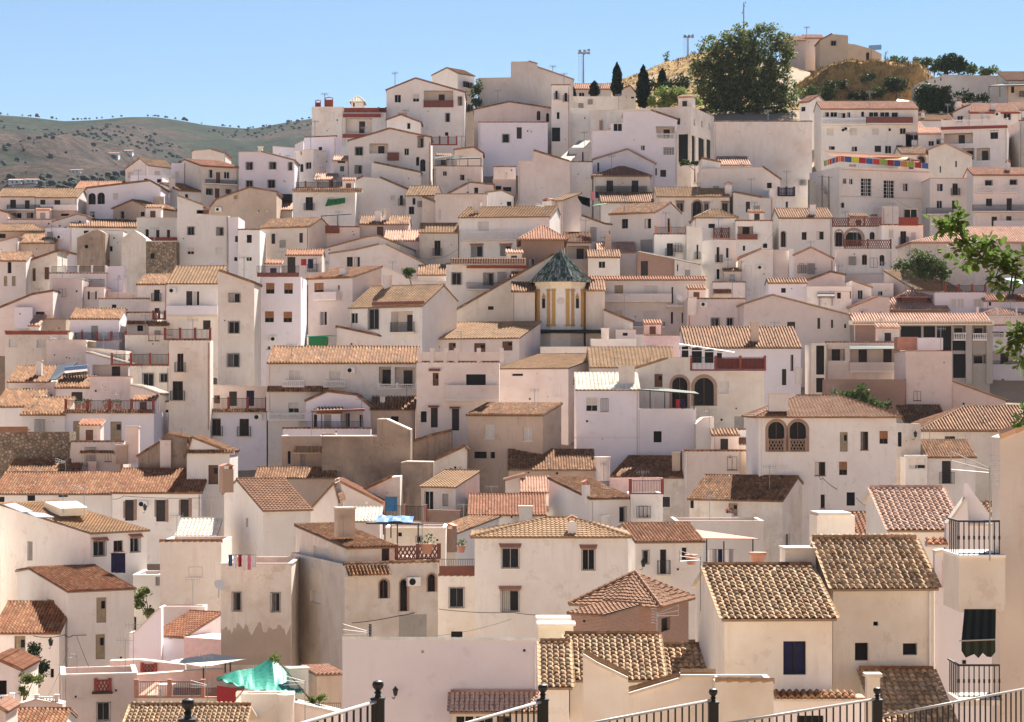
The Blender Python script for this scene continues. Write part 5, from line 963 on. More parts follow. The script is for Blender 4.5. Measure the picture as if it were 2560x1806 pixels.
# ---- hilltop
T(1920,0)
h=H('large beige hilltop house with wavy parapet and brick end',165,935,440,730,a=-25,prof=[(165,440),(240,425),(350,400),(450,418),(540,432),(690,385),(790,400),(935,440)],wall='n',s=1018,tile='n',D=428,ops='a878,470,908,550')
H('',470,718,330,440,par=h,prof=[(470,360),(575,305),(718,318)],tile='r',wall='n',ops='g568,370,608,410',dD=1.5,deep=5); H('',165,335,365,400,par=h,yr=332,tile='r',wall='p',dD=5,deep=5); H('',330,505,345,400,par=h,yr=318,tile='r',wall='p',dD=7,deep=5)
RL(h,905,1015,410,450,'I',1)
h=H('small white house with red roof beside the big tree',282,370,912,1110,a=-40,s=(450,860),tile='r',ops='k295,960,335,1000')
h=H('long white house with glazed upper gallery and striped balcony',480,1345,978,1390,yr=918,tile='r',ops='s525,1150,590,1215 s733,1150,800,1212 s935,1153,992,1210 w1080,1150,1106,1178 w1183,1150,1238,1205 n545,1313,600,1345 w750,1313,803,1360 D957,1308,1015,1365 w1050,1308,1107,1378 D1150,1305,1210,1365 w490,1005,550,1050 w560,1005,622,1050 n630,1015,695,1060 w705,1005,740,1055 w835,1000,865,1050 w905,1005,990,1050 w1005,1005,1090,1050 n1110,1010,1165,1050')
BAL(h,478,880,1062,1110,'b',.9); BAL(h,884,1300,1050,1105,'p',.9,'redbrown'); AC(h,680,1168); AC(h,705,1155)
h=H('white house with red trimmed balustraded terrace and two loggias',1555,2145,1140,1480,a=-14,roof='P',s=2250,ops='l1578,1188,1838,1290 n1995,1170,2063,1248 l1740,1330,1852,1435 l1870,1328,1992,1440'); RL(h,1560,2148,1082,1140,'b',.1,6,'white'); BD(h,1550,2145,1140,1156,'redpaint',.3,'cornice')
h=H('upper house with red eaves and grilled windows above the balustraded terrace',1815,2260,1012,1150,yr=935,tile='r',ops='s1900,1035,1992,1090 g2118,1015,2172,1075',D=345); AC(h,2060,1025); CH(h,2000,2045,925,985,1.5,'w'); BD(h,1812,2255,1003,1020,'redpaint',.3,'cornice')
h=H('white house with gabled red roof and tall capped chimney',1660,1815,1000,1150,prof=[(1660,1010),(1710,985),(1815,940)],tile='r',D=346,ops='g1705,1045,1745,1095'); CH(h,1690,1737,890,1000,.5,'p')
h=H('far red roofed house stepping up behind the capped chimney',2225,2600,990,1200,yr=925,tile='r',wall='w',D=350,ops='g2280,1060,2330,1110 g2280,1260,2330,1310')
h=H('low cream canopy house beside the dark green tree',1345,1670,1078,1150,yr=1028,tile='c',wall='w',ops='',D=343); CH(h,1378,1405,990,1050,1,'p')
h=H('little house with two salmon roof steps below canopy house',1260,1400,1148,1210,yr=1100,tile='s',wall='p',d=5)
h=H('white house with brown shuttered windows below the salmon roof steps',1235,1560,1198,1390,yr=1150,tile='s',ops='n1288,1258,1340,1308 w1440,1265,1490,1310 k1510,1248,1550,1295')
h=H('beige gabled house with arched window beside the coloured panels',1440,1830,1340,1600,prof=[(1440,1345),(1590,1285),(1830,1400)],wall='c',tile='s',ops='k1540,1490,1552,1550 k1680,1445,1695,1500'); g=H('',1200,1440,1382,1600,par=h,yr=1325,tile='o',wall='c',dD=.4,ops='A1340,1402,1410,1462')
h=H('long pale wall building with small windows on the far ridge',1355,2140,700,880,prof=[(1355,740),(1590,668),(2140,682)],wall='m',tile='n',D=372,ops='k1380,765,1392,785 k1430,742,1442,765 k1492,720,1504,745 k1545,698,1557,725')
h=H('house with brown roof and dark shaded terrace on the far ridge',2140,2600,720,900,yr=650,tile='b',wall='c',D=365,ops='k2180,775,2210,835',d=6)
# ---- right upper
T(1920,400)
h=H('white house with tall white gridded windows under coloured panels',640,1448,60,520,a=18,roof='P',wall='w',s=372,ops='w670,165,705,215 w727,168,763,220 m833,165,930,325 m1037,183,1135,345 w1210,210,1258,282 k1215,440,1340,520 k648,385,685,430',ph=.3); BD(h,645,1448,325,338,'terracotta',.12); BD(h,645,1448,85,98,'terracotta',.12); PANELS=h
h=H('plain white three storey house with six dark windows in rows',1452,1862,168,560,roof='P',ops='w1515,213,1570,282 b1655,210,1703,320 w1788,205,1840,272 w1513,365,1563,435 D1650,365,1700,440 w1788,360,1840,428 k1797,517,1845,590'); BAL(h,1425,1665,430,482,'I',.9); H('',1755,1800,100,175,par=h,prof=[(1755,52),(1800,55)],wall='w',d=4,dD=2,deep=.5,ops='D1762,75,1795,155')
h=H('white three storey house with long iron balcony at photo edge',1842,2400,135,640,yr=78,tile='r',ops='g1950,185,2007,232 g2172,180,2230,222 n1955,347,2010,415 D2140,345,2188,452 D2005,510,2055,605 D2137,505,2185,583'); BAL(h,1865,2022,232,288,'b',.5); BAL(h,2100,2235,232,285,'b',.5); BAL(h,1840,2400,402,458,'I',.9); BAL(h,2035,2400,545,600,'p',.9); CH(h,2135,2175,0,95,2,'p')
h=H('white house with round arches and brown lattice terraces',100,575,520,800,yr=440,tile='o',ops='A118,642,158,783 n303,648,347,718 n437,643,500,715'); CH(h,378,428,400,500,1,'w')
g=H('',577,1012,600,800,par=h,roof='P',ops='A605,632,668,778 A695,634,843,778 a912,645,957,715',d=7); RL(g,578,1008,520,598,'L',.1,3,'redbrown'); H('',690,1010,500,560,par=h,roof='P',wall='t',dD=3.5,d=3,deep=1,ops='k778,460,880,520')
g=H('',612,1112,802,1020,par=h,roof='P',dD=-1.3,ops='a843,843,888,942 a1000,852,1045,950 n555,835,610,980',d=1.2); RL(g,690,1100,718,800,'L',.1,2,'redbrown')
h=H('white house with red panelled balcony behind the arched house',1020,1392,585,905,roof='P',wall='w',ops='s1085,622,1128,702 b1187,640,1240,762 s1283,650,1325,715 w1180,820,1215,900 w1220,440,1340,520'); RL(h,1172,1348,518,590,'p',-.2,2,'redpaint'); H('',1026,1172,420,600,par=h,roof='P',wall='p',dD=1,d=4,deep=1)
h=H('big cream house with wide salmon roof and round windows',1285,2460,738,1110,yr=608,roof='H',hip=[1830,2460],tile='s',wall='c',ops='v1522,803,1556,838 v1615,988,1652,1022')
h=H('beige gabled house with pinkish roof below the white arches',232,585,860,1080,prof=[(232,855),(385,785),(585,885)],wall='p',tile='s'); H('',-246,190,805,1080,par=h,prof=[(-246,870),(-60,800),(190,805)],wall='p',tile='s',dD=.6,d=5); BD(h,188,230,800,1070,'white',-.2,'pilaster')
h=H('long low lilac house with one small window below beige gable',5,345,1102,1260,yr=1070,tile='o',wall='l',ops='k118,1150,160,1192')
h=H('pinkish broken gable wall house above the canopy terrace',350,690,1060,1150,prof=[(350,1085),(560,1005),(690,1032)],wall='p',tile='o',d=5)
h=H('white terrace house with corrugated canopy and water tank',350,752,1138,1335,roof='P',wall='w',ops='k505,1185,540,1205 k620,1190,655,1245'); 
h=H('white house with tan lean roof and one tall window',750,928,1140,1290,prof=[(750,1080),(928,1142)],tile='c',ops='w805,1170,850,1250',d=5)
h=H('white box house with one dark window under a pink parapet',928,1125,1110,1230,roof='P',ops='w985,1178,1030,1220',d=5); H('',690,1122,1028,1110,par=h,roof='P',wall='p',dD=2.5,d=3,deep=1)
h=H('pink house with large cream roof and notched verge',1312,1745,1162,1250,a=35,s=(1042,996),roof='S',tile='c',wall='p')
h=H('lilac house with railed roof terrace and brown red posts',1495,1950,1188,1340,roof='P',wall='l',ops='s1645,1248,1690,1330 s1705,1245,1755,1330 s1845,1248,1915,1320'); RL(h,1592,1950,1125,1188,'i',.1,3)
h=H('lilac house with small red tiled roof at photo edge',1935,2330,1262,1360,yr=1215,tile='r',wall='l',ops='k1980,1275,2003,1308')
h=H('small pinkish gabled house beside the red tiled pavilion',745,1090,1265,1400,prof=[(745,1320),(985,1225),(1090,1228)],wall='p',tile='s',d=5)
T(1920,0)
h=H('cream house with sunlit plain side at the far edge of the hill',2255,2600,1085,1500,roof='P',wall='c',D=331,ops='s2290,1150,2340,1210')
# ---------------------------------------------------------------- church
T(1280,400)
h=H('church with wide cream gable behind the green tiled octagonal dome',-496,835,1160,1560,D=258,prof=[(-496,1344),(370,850),(835,1162)],wall='c',tile='o',d=9,name='church',cat='church',ops='v-215,1313,-165,1345')
CHU=h; cD=256.5; cX=kx(432)*cD; rad=.5*(455/K)/FPX*cD; zb_=kz(1540)*cD; zt_=kz(1135)*cD
IM=h.root.matrix_basis.inverted()
def octpt(i,r,z): t=R(22.5+45*i); return Vector((cX+r*math.cos(t),cD+r*math.sin(t),z))
q=MB()
for i in range(8): q.poly([octpt(i,rad,zb_-3),octpt(i+1,rad,zb_-3),octpt(i+1,rad,zt_),octpt(i,rad,zt_)])
drum=q.build('drum','white',h.root); drum.matrix_local=IM
zc=kz(1165)*cD; ze_=kz(1098)*cD
q=MB()
for k,(r0,z0,z1) in enumerate(((rad*1.03,zc,zc+.35),(rad*1.07,zc+.36,zc+.75),(rad*1.12,zc+.76,ze_))):
    for i in range(8):
        q.poly([octpt(i,r0,z0),octpt(i+1,r0,z0),octpt(i+1,r0,z1),octpt(i,r0,z1)]); q.poly([octpt(i,r0,z1),octpt(i+1,r0,z1),octpt(i+1,rad*.8,z1),octpt(i,rad*.8,z1)]); q.poly([octpt(i+1,r0,z0),octpt(i,r0,z0),octpt(i,rad*.8,z0),octpt(i+1,rad*.8,z0)])
o=q.build('cornice','cream',h.root); o.matrix_local=IM
for i in range(8):
    A=octpt(i,rad,0); B=octpt(i+1,rad,0); n=(Vector((cX,cD,0))-(A+B)/2); n.z=0
    if n.y<0: continue                      # faces turned from the valley carry none
    e=(B-A); L=e.length; e.normalize(); n.normalize(); z0=kz(1500)*cD; z1=zc-.05
    M=IM@Matrix((( e.x,n.x,0,A.x),(e.y,n.y,0,A.y),(0,0,1,0),(0,0,0,1)))
    for f in (.14,.86):
        q=MB(); x=L*f; q.box(x-.2,x+.2,-.14,-.002,z0+.25,z1-.25); q.box(x-.27,x+.27,-.18,-.002,z0,z0+.24); q.box(x-.26,x+.26,-.18,-.002,z1-.24,z1)
        o=q.build('pilaster','yellowpaint',h.root); o.matrix_local=M
    if abs(((A+B)/2).x-cX)>.3:
        q=MB(); zz=(z1-.9); w=.32; q.poly([(L/2,-.03,zz+.55),(L/2-w,-.03,zz),(L/2,-.03,zz-.55),(L/2+w,-.03,zz)]); o=q.build('diamond','yellowpaint',h.root); o.matrix_local=M
        q=MB(); zz=kz(1295)*cD; q.box(L/2-.33,L/2+.33,-.03,-.004,zz-.62,zz+.62); o=q.build('window_frame','frame',h.root); o.matrix_local=M
        q=MB(); q.box(L/2-.25,L/2+.25,-.04,-.032,zz-.55,zz+.55); o=q.build('pane','glass',o)
    else:
        q=MB(); zz=kz(1275)*cD; q.lathe([(.42,-.03),(.42,.03)],(0,0,0),14); o=q.build('medallion','m',h.root); o.matrix_local=M@Matrix.Translation((L/2,-.02,zz))@Matrix.Rotation(R(90),4,'X')
za=kz(818)*cD
rr=MB(); rr.tube((cX,cD,za-.6),(cX,cD,za+.25),.55,8,r2=.18); fin=rr.build('finial','Tg',h.root); fin.matrix_local=IM
dome=empty('dome_roof',(0,0,0)); dome.parent=h.root; dome.matrix_local=IM
rE=rad*1.27
for i in range(8):
    A=octpt(i,rE,ze_-.1); B=octpt(i+1,rE,ze_-.1); P=Vector((cX,cD,za)); e=(A-B); L=e.length; mid=(A+B)/2; s_=(P-mid); S=s_.length
    q=MB(); q.poly([A,P,B]); o=q.build('roof_facet','Tg',dome)
    if mid.y<cD+1: tileplane(dome,B,e/L,s_,L,S,'g',200,lambda x,L=L,S=S:(0,S*max(0,1-abs(x-L/2)/(L/2))))
    ridgecaps(dome,A+Vector((0,0,.05)),P+Vector((0,0,.05)),'g',200,.12)
q=H('',715,826,1212,1560,par=h,roof='P',wall='bt',D=255.5,d=5,ph=.1); 
q=MB(); zz=kz(1523)*252; q.box(kx(255)*252,kx(805)*252,252,258,zz-.35,zz); o=q.build('dark_canopy','dark',h.root); o.matrix_local=IM
H('',0,206,1178,1500,par=CHU,D=254.6,yr=1010,tile='o',wall='c',d=4,ridge=False,ops=''); H('',662,832,1168,1500,par=CHU,D=254.9,yr=1085,tile='o',wall='c',d=4,ridge=False)
h=H('square brick church tower with a hipped red tile roof',82,468,708,1050,D=267.5,roof='H',yr=588,tile='r',wall='bt',ops='w152,888,203,957',name='church_tower',cat='tower',ov=.45)
# ---------------------------------------------------------------- terrain
def terrmat(n,cols,sc=.05,bump=.6):
    m,t,b=newmat(n); L=t.links.new; b.inputs['Roughness'].default_value=.95; b.inputs['Specular IOR Level'].default_value=.1
    tc=N(t,'TexCoord'); a=N(t,'TexNoise'); a.inputs['Scale'].default_value=sc; a.inputs['Detail'].default_value=9; a.inputs['Roughness'].default_value=.65; L(tc.outputs['Object'],a.inputs[0])
    r=N(t,'ValToRGB'); e=r.color_ramp.elements; e[0].position=.3; e[0].color=tuple(cols[0])+(1,); e[1].position=.72; e[1].color=tuple(cols[-1])+(1,)
    for i in range(1,len(cols)-1): q=e.new(.3+.42*i/(len(cols)-1)); q.color=tuple(cols[i])+(1,)
    L(a.outputs[0],r.inputs[0]); L(r.outputs[0],b.inputs['Base Color']); bp=N(t,'Bump'); bp.inputs['Strength'].default_value=bump; bp.inputs['Distance'].default_value=.6; b2=N(t,'TexNoise'); b2.inputs['Scale'].default_value=sc*12; b2.inputs['Detail'].default_value=6; L(tc.outputs['Object'],b2.inputs[0]); L(b2.outputs[0],bp.inputs['Height']); L(bp.outputs[0],b.inputs['Normal'])
    MATS[n]=m
terrmat('earth',[(.27,.20,.14),(.35,.265,.185),(.40,.32,.23)])
terrmat('drygrass',[(.12,.075,.035),(.30,.18,.07),(.46,.29,.11),(.22,.14,.055),(.50,.34,.15)],.22,.9)
def hillmat(n):
    m,t,b=newmat(n); L=t.links.new; b.inputs['Roughness'].default_value=.95; b.inputs['Specular IOR Level'].default_value=.05
    tc=N(t,'TexCoord')
    def nz(sc,det,ro): q=N(t,'TexNoise'); q.inputs['Scale'].default_value=sc; q.inputs['Detail'].default_value=det; q.inputs['Roughness'].default_value=ro; L(tc.outputs['Object'],q.inputs[0]); return q
    a=nz(.0052,5,.55); r=N(t,'ValToRGB'); e=r.color_ramp.elements; e[0].position=.40; e[0].color=(.016,.030,.018,1); e[1].position=.60; e[1].color=(.075,.050,.042,1); q=e.new(.49); q.color=(.030,.040,.022,1); q=e.new(.52); q.color=(.058,.040,.034,1); L(a.outputs[0],r.inputs[0])
    c=nz(.05,8,.75); r2=N(t,'ValToRGB'); f=r2.color_ramp.elements; f[0].position=.36; f[0].color=(.25,.34,.30,1); f[1].position=.60; f[1].color=(1.25,1.2,1.15,1); L(c.outputs[0],r2.inputs[0])
    d=nz(.22,4,.7); r3=N(t,'ValToRGB'); g=r3.color_ramp.elements; g[0].position=.40; g[0].color=(.35,.42,.36,1); g[1].position=.52; g[1].color=(1.1,1.1,1.1,1); L(d.outputs[0],r3.inputs[0])
    m1=N(t,'MixRGB',blend_type='MULTIPLY'); m1.inputs[0].default_value=1; L(r.outputs[0],m1.inputs[1]); L(r2.outputs[0],m1.inputs[2]); m2=N(t,'MixRGB',blend_type='MULTIPLY'); m2.inputs[0].default_value=.85; L(m1.outputs[0],m2.inputs[1]); L(r3.outputs[0],m2.inputs[2]); L(m2.outputs[0],b.inputs['Base Color'])
    bp=N(t,'Bump'); bp.inputs['Strength'].default_value=1; bp.inputs['Distance'].default_value=4; L(c.outputs[0],bp.inputs['Height']); L(bp.outputs[0],b.inputs['Normal']); MATS[n]=m
hillmat('farhill')
plain('road',(.42,.38,.33),.9,var=.08)
from mathutils import noise as NZ
CAP=[(-300,12),(-80,26),(-45,28),(-32,36),(-17,43),(9,44),(18,47),(30,58),(300,60)]
CREST=[(11,57),(22,60.6),(28,63),(34,65),(40,66.5),(47,64.5),(55,61.5),(70,60.5),(78,57.5),(100,57),(300,52)]
def ground(X,Y):
    if Y<0: return -1.7+(max(0,-Y-12))*.34  # unseen slope behind the camera, raised to bounce sunlight onto the walls
    if Y<70: return lerp([(0,-1.7),(6,-1.7),(12,-4.6),(30,-4.8),(44,-13),(70,-21)],Y)
    z=hill(Y)-4.5-4.5*max(0,min(1,(205-Y)/30)); z=min(z,lerp(CAP,X)-3)
    if X<18 and Y>335: z=min(z,lerp(CAP,X)-2-(Y-335)*.22)
    if Y>352 and X>9:
        f=min(1,(Y-352)/73); f=f*f*(3-2*f); z0=44; c=lerp(CREST,X); z=z0+(c-z0)*f
        if Y>432: z=c-(Y-432)*.35
        k=min(1,max(0,(X-9)/4)); z=z*k+(min(z,44-(Y-335)*.22))*(1-k)
    return z
def grid(name,x0,x1,y0,y1,nx_,ny_,fz,mat,kind='structure',smooth=True):
    b=MB()
    for j in range(ny_+1):
        for i in range(nx_+1):
            x=x0+(x1-x0)*i/nx_; y=y0+(y1-y0)*j/ny_; b.v.append((x,y,fz(x,y)))
    for j in range(ny_):
        for i in range(nx_):
            k=j*(nx_+1)+i; b.f.append((k,k+1,k+nx_+2,k+nx_+1)); b.m.append(0)
    o=b.build(name,mat,None,smooth); o['kind']=kind; return o
grid('ground',-420,420,-260,560,150,200,lambda x,y:ground(x,y)+NZ.noise((x*.06,y*.06,0))*.6,'earth')
HILLX=[(-.30,.130),(-.2296,.1282),(-.2152,.1272),(-.2,.1256),(-.1873,.1262),(-.173,.1274),(-.16,.1273),(-.15,.126),(-.137,.1236),(-.1196,.122),(-.1148,.1222),(-.1023,.1246),(-.0897,.1265),(-.06,.130),(.2,.125)]
def farz(X,Y):
    k=X/Y; c=lerp(HILLX,k)*2300; f=max(0,min(1,(Y-800)/1500)); 
    z=70+(c-70)*(f*.75+.25*f*f)
    n=NZ.noise((X*.0035,Y*.0035,3))*42-abs(NZ.noise((X*.008,Y*.0035,21)))*38+NZ.noise((X*.010,Y*.006,9))*22+NZ.noise((X*.03,Y*.02,5))*6
    z+=n*math.sin(math.pi*min(1,f))*.9
    z+=22*math.exp(-((k+.165)/.03)**2-((Y-1000)/160)**2)
    if Y>2300: z=c-(Y-2300)*.5
    return z
grid('far_hills',-1100,700,800,2700,200,110,farz,'farhill')
grid('valley_floor',-1200,900,480,820,20,8,lambda x,y:-40 if y<600 else -40+(farz(x,820)+40)*(y-600)/220,'earth')
# scrub on the far hills: a mass nobody could count
plain('scrub',(.010,.018,.012),.9,var=.35); plain('scrubbrown',(.17,.12,.06),.9,var=.3)
ICO=[(0,0,1),(.89,0,.45),(.28,.85,.45),(-.72,.53,.45),(-.72,-.53,.45),(.28,-.85,.45),(.72,.53,-.45),(-.28,.85,-.45),(-.89,0,-.45),(-.28,-.85,-.45),(.72,-.53,-.45)]
ICF=[(0,1,2),(0,2,3),(0,3,4),(0,4,5),(0,5,1),(1,6,2),(2,7,3),(3,8,4),(4,9,5),(5,10,1),(1,10,6),(2,6,7),(3,7,8),(4,8,9),(5,9,10)]
def blob(b,c,r,hz,mi=0):
    k=len(b.v)
    for p in ICO: j=random.uniform(.75,1.25); b.v.append((c[0]+p[0]*r*j,c[1]+p[1]*r*j,c[2]+p[2]*hz*j))
    for f in ICF: b.f.append(tuple(k+i for i in f)); b.m.append(mi)
rnd=random.Random(3); b=MB()
for i in range(3600):
    Y=rnd.uniform(850,2290); X=rnd.uniform(-.27,-.085)*Y
    if NZ.noise((X*.007,Y*.007,5))+rnd.uniform(-.12,.12)<.16: continue
    r=rnd.uniform(.6,2.4); blob(b,(X,Y,farz(X,Y)+r*.4),r,r*.8)
for i in range(45):
    k=rnd.uniform(-.235,-.09); X=k*2296; r=rnd.uniform(.8,3.4 if rnd.random()<.12 else 1.6); blob(b,(X,2296,farz(X,2296)+r*.5),r,r)
o=b.build('hillside_scrub','scrub',None,True); o['kind']='stuff'; o['label']='dark scrub dotted over the distant dry hills'
T(0,200)
FH=[('long white farmhouse with a pale roof low on the far hillside',935,1060,655,690,1500),('pale square farm building beside the long farmhouse',1115,1185,650,690,1500),('white gabled cottage on the nearer brown knoll',630,720,790,832,1000),('two storey white villa among the trees of far valley',75,190,880,940,900),('second white villa beside trees in the valley',220,330,875,925,905),('tiny white shed on the far dry slope',565,600,875,888,950)]
for lb,x0,x1,y0,y1,Dh in FH:
    k0_,k1_=kx((x0+x1)/2),kz(y1); Dh=next((y_ for y_ in range(820,2290,6) if farz(k0_*y_,y_)>=k1_*y_),Dh)   # where the sight line meets the slope
    X0=kx(x0)*Dh; X1=kx(x1)*Dh; hz_=(kz(y0)-kz(y1))*Dh; z0=farz((X0+X1)/2,Dh)-.3; z1=z0+hz_; w=X1-X0; r=empty('farmhouse',(X0,Dh,z0)); tag(r,lb,'house','white houses on the far hills')
    q=MB(); hw=(z1-z0)*.72; q.box(0,w,0,8,-14,hw); q.build('wall','white',r); q=MB(); q.poly([(-.4,-.4,hw),(w+.4,-.4,hw),(w+.4,4,z1-z0),(-.4,4,z1-z0)]); q.poly([(-.4,8.4,hw),(-.4,4,z1-z0),(w+.4,4,z1-z0),(w+.4,8.4,hw)]); q.poly([(-.4,-.4,hw),(-.4,4,z1-z0),(-.4,8.4,hw)]); q.poly([(w+.4,-.4,hw),(w+.4,8.4,hw),(w+.4,4,z1-z0)]); q.build('roof','terracotta',r)
    for f in (.25,.6): 
        q=MB(); q.box(w*f,w*f+w*.12,-.08,-.01,hw*.35,hw*.75); q.build('window','dark',r)
# ---------------------------------------------------------------- the scrub mound on the hilltop
T(1920,0)
def mound(x,y):
    cx_,cy_=61.5,394; g=ground(x,y); dx=(x-cx_)/14.5; dy=(y-cy_)/13
    f=max(0,1-dx*dx*dx*dx-dy*dy); top=58.3-abs(dx)**3*2.0-max(0,-dx-.15)**2*6-max(0,dx-.55)**2*7
    z=g-1.5+(top-g+1.5)*min(1,f*2.2)**.7 if f>0 else g-1.5
    return z+NZ.noise((x*.35,y*.35,1))*.7*(1 if f>.05 else 0)+NZ.noise((x*1.1,y*1.1,2))*.3
m_=grid('scrub_mound',44,80,378,410,90,80,mound,'drygrass')
grid('hilltop_grass',15,110,374,436,110,80,lambda x,y:(mound(x,y)-2 if 44<x<80 and 378<y<410 else ground(x,y))+.25+NZ.noise((x*.3,y*.3,7))*.5,'drygrass')
def tufts(name,label,pts,mats,h0,h1):
    b=MB()
    for (x,y,z,mi,s) in pts:
        for k in range(7):
            t=rnd.uniform(0,6.28); L=rnd.uniform(h0,h1)*s; dx,dy=math.cos(t)*L*.45,math.sin(t)*L*.45; w=.09*s; px,py=-math.sin(t)*w,math.cos(t)*w
            b.poly([(x-px,y-py,z-.1),(x+px,y+py,z-.1),(x+dx,y+dy,z+L)],mi)
    o=b.build(name,mats); o['kind']='stuff'; o['label']=label
plain('straw',(.46,.32,.14),.9,var=.25); plain('straw2',(.26,.17,.075),.9,var=.3)
pts=[]
for i in range(3600):
    x=rnd.uniform(46,77); y=rnd.uniform(379,404); pts.append((x,y,mound(x,y),0 if rnd.random()<.62 else 1,rnd.uniform(.6,1.5)))
for i in range(1500):
    x=rnd.uniform(16,46); y=rnd.uniform(395,432); pts.append((x,y,ground(x,y),0 if rnd.random()<.5 else 1,rnd.uniform(.6,1.6)))
tufts('dry_grass','dry straw coloured grass over the hilltop',pts,['straw','straw2'],.2,.5)
# ---------------------------------------------------------------- trees
def leafmat(n,cols,tr=.25):
    m,t,b=newmat(n); L=t.links.new; b.inputs['Roughness'].default_value=.6; b.inputs['Specular IOR Level'].default_value=.08
    ge=N(t,'NewGeometry'); r=N(t,'ValToRGB'); e=r.color_ramp.elements; e[0].color=tuple(cols[0])+(1,); e[1].color=tuple(cols[-1])+(1,)
    for i in range(1,len(cols)-1): q=e.new(i/(len(cols)-1)); q.color=tuple(cols[i])+(1,)
    L(ge.outputs['Random Per Island'],r.inputs[0]); L(r.outputs[0],b.inputs['Base Color'])
    td=N(t,'BsdfTranslucent'); mx=N(t,'MixShader'); mx.inputs[0].default_value=tr; hs=N(t,'HueSaturation'); hs.inputs['Value'].default_value=1.6; L(r.outputs[0],hs.inputs['Color']); L(hs.outputs[0],td.inputs[0])
    out=t.nodes['Material Output']; L(b.outputs[0],mx.inputs[1]); L(td.outputs[0],mx.inputs[2]); L(mx.outputs[0],out.inputs[0]); MATS[n]=m
leafmat('leafdark',[(.012,.025,.01),(.03,.05,.018),(.02,.04,.014),(.05,.07,.022)],.15)
leafmat('leafeuc',[(.04,.06,.022),(.075,.10,.035),(.06,.08,.028),(.12,.14,.05),(.15,.165,.06)],.4)
leafmat('leafmid',[(.04,.065,.02),(.07,.10,.03),(.05,.085,.025),(.10,.13,.04)])
leafmat('leafbright',[(.09,.12,.03),(.14,.18,.05),(.11,.15,.035),(.18,.20,.06)],.35)
leafmat('leafcyp',[(.006,.014,.008),(.012,.024,.012),(.018,.032,.014)],.05)
leafmat('leafnear',[(.05,.09,.02),(.08,.13,.03),(.11,.16,.04),(.06,.10,.03),(.14,.13,.05)],.3)
plain('bark',(.10,.075,.055),.95,var=.3); plain('barkpale',(.22,.18,.14),.9,var=.25)
def leaves(b,c,rx,ry,rz,n,size,shell=.55):
    for i in range(n):
        while True:
            p=Vector((rnd.uniform(-1,1),rnd.uniform(-1,1),rnd.uniform(-1,1)))
            if shell<p.length<1 or (p.length<=shell and rnd.random()<.25): break
        p=Vector((c[0]+p.x*rx,c[1]+p.y*ry,c[2]+p.z*rz)); a=Vector((rnd.gauss(0,1),rnd.gauss(0,1),rnd.gauss(0,1))).normalized(); u_=a.orthogonal().normalized(); w_=a.cross(u_); s=size*rnd.uniform(.6,1.3)
        b.poly([p-u_*s*.5,p+w_*s*.28,p+u_*s*.5,p-w_*s*.28])
def tree(label,blobs,D,mat='leafdark',n=60,size=.5,trunk=None,name='tree',cat='tree',clump=1.1,group=None,dens=1.0,bark='bark'):
    """blobs: (x,y,rx,ry) in photo tile units at distance D; every blob is filled with leaf clumps"""
    B=[]
    for (x,y,rx,ry) in blobs:
        p=at(x,y,D); s=D/FPX/K; B.append((p,rx*s,ry*s))
    if trunk is None:
        lo=min(B,key=lambda q:q[0].z-q[2]); trunk=(lo[0].x,D,lo[0].z-lo[2]-1.5)
    else: trunk=tuple(at(trunk[0],trunk[1],D))
    root=empty(name,trunk); tag(root,label,cat,group); T0=Vector(trunk)
    top=max(B,key=lambda q:q[0].z); b=MB(); H_=top[0].z-T0.z; r0=max(.1,H_*.03)
    b.tube((0,0,-1),(0,0,H_*.45),r0,8,r2=r0*.7)
    for (p,rx,rz) in B:
        q=p-T0; b.tube((0,0,min(H_*.4,max(.2,q.z*.4))),q*1.0,r0*.5,6,r2=r0*.12)
    b.build('trunk',bark,root,True)
    b=MB()
    for (p,rx,rz) in B:
        q=p-T0; vol=rx*rz*min(rx,rz); k=max(8,int(vol*dens*9/clump**2)); k=min(k,110); ry=min(rx,rz)*1.1
        for i in range(k):
            while True:
                w_=Vector((rnd.uniform(-1,1),rnd.uniform(-1,1),rnd.uniform(-1,1)))
                if .35<w_.length<1: break
            c=(q.x+w_.x*rx,q.y+w_.y*ry,q.z+w_.z*rz); cs=clump*rnd.uniform(.55,1.15); leaves(b,c,cs,cs,cs*.75,n,size,.2)
    b.build('crown',mat,root); return root
def cypress(label,x0,x1,yt,yb,D,group='dark cypress trees on the skyline'):
    s=D/FPX/K; p=at((x0+x1)/2,yb,D); w=(x1-x0)*s/2; hh=(yb-yt)*s; root=empty('cypress_tree',p); tag(root,label,'tree',group)
    b=MB(); b.tube((0,0,-2),(0,0,hh*.6),.18,7,r2=.05); b.build('trunk','bark',root)
    b=MB(); n=34
    for i in range(n):
        f=i/(n-1); pr=w*min(1,(.55+f*2.2))*(1-f**2.6)**.75; z=f*hh*.96
        for k in range(max(3,int(9*pr/w+2))):
            t=rnd.uniform(0,6.28); rr=pr*rnd.uniform(.45,1.0)*.86; leaves(b,(math.cos(t)*rr,math.sin(t)*rr,z),pr*.3+.08,pr*.3+.08,hh*.05,46,.3,.1)
    b.build('crown','leafcyp',root)
T(1280,0)
tree('huge dark spreading tree crowning the hill beside the mast',[(2040,330,140,120),(1790,400,95,110),(1720,520,110,110),(1900,470,130,130),(2120,460,150,150),(1760,720,150,140),(1960,680,170,170),(2200,650,170,170),(2400,560,120,190),(2480,420,90,100),(2330,350,110,110),(1840,900,150,130),(2060,900,170,140),(2300,900,170,150),(2470,860,110,160),(1720,880,80,100),(2210,290,70,70),(1650,620,70,70),(2260,780,160,140),(1980,800,160,130)],372,'leafeuc',40,.5,trunk=(2040,1085),clump=1.25,dens=.42)
cypress('tallest dark cypress on the skyline wall',887,995,560,858,352)
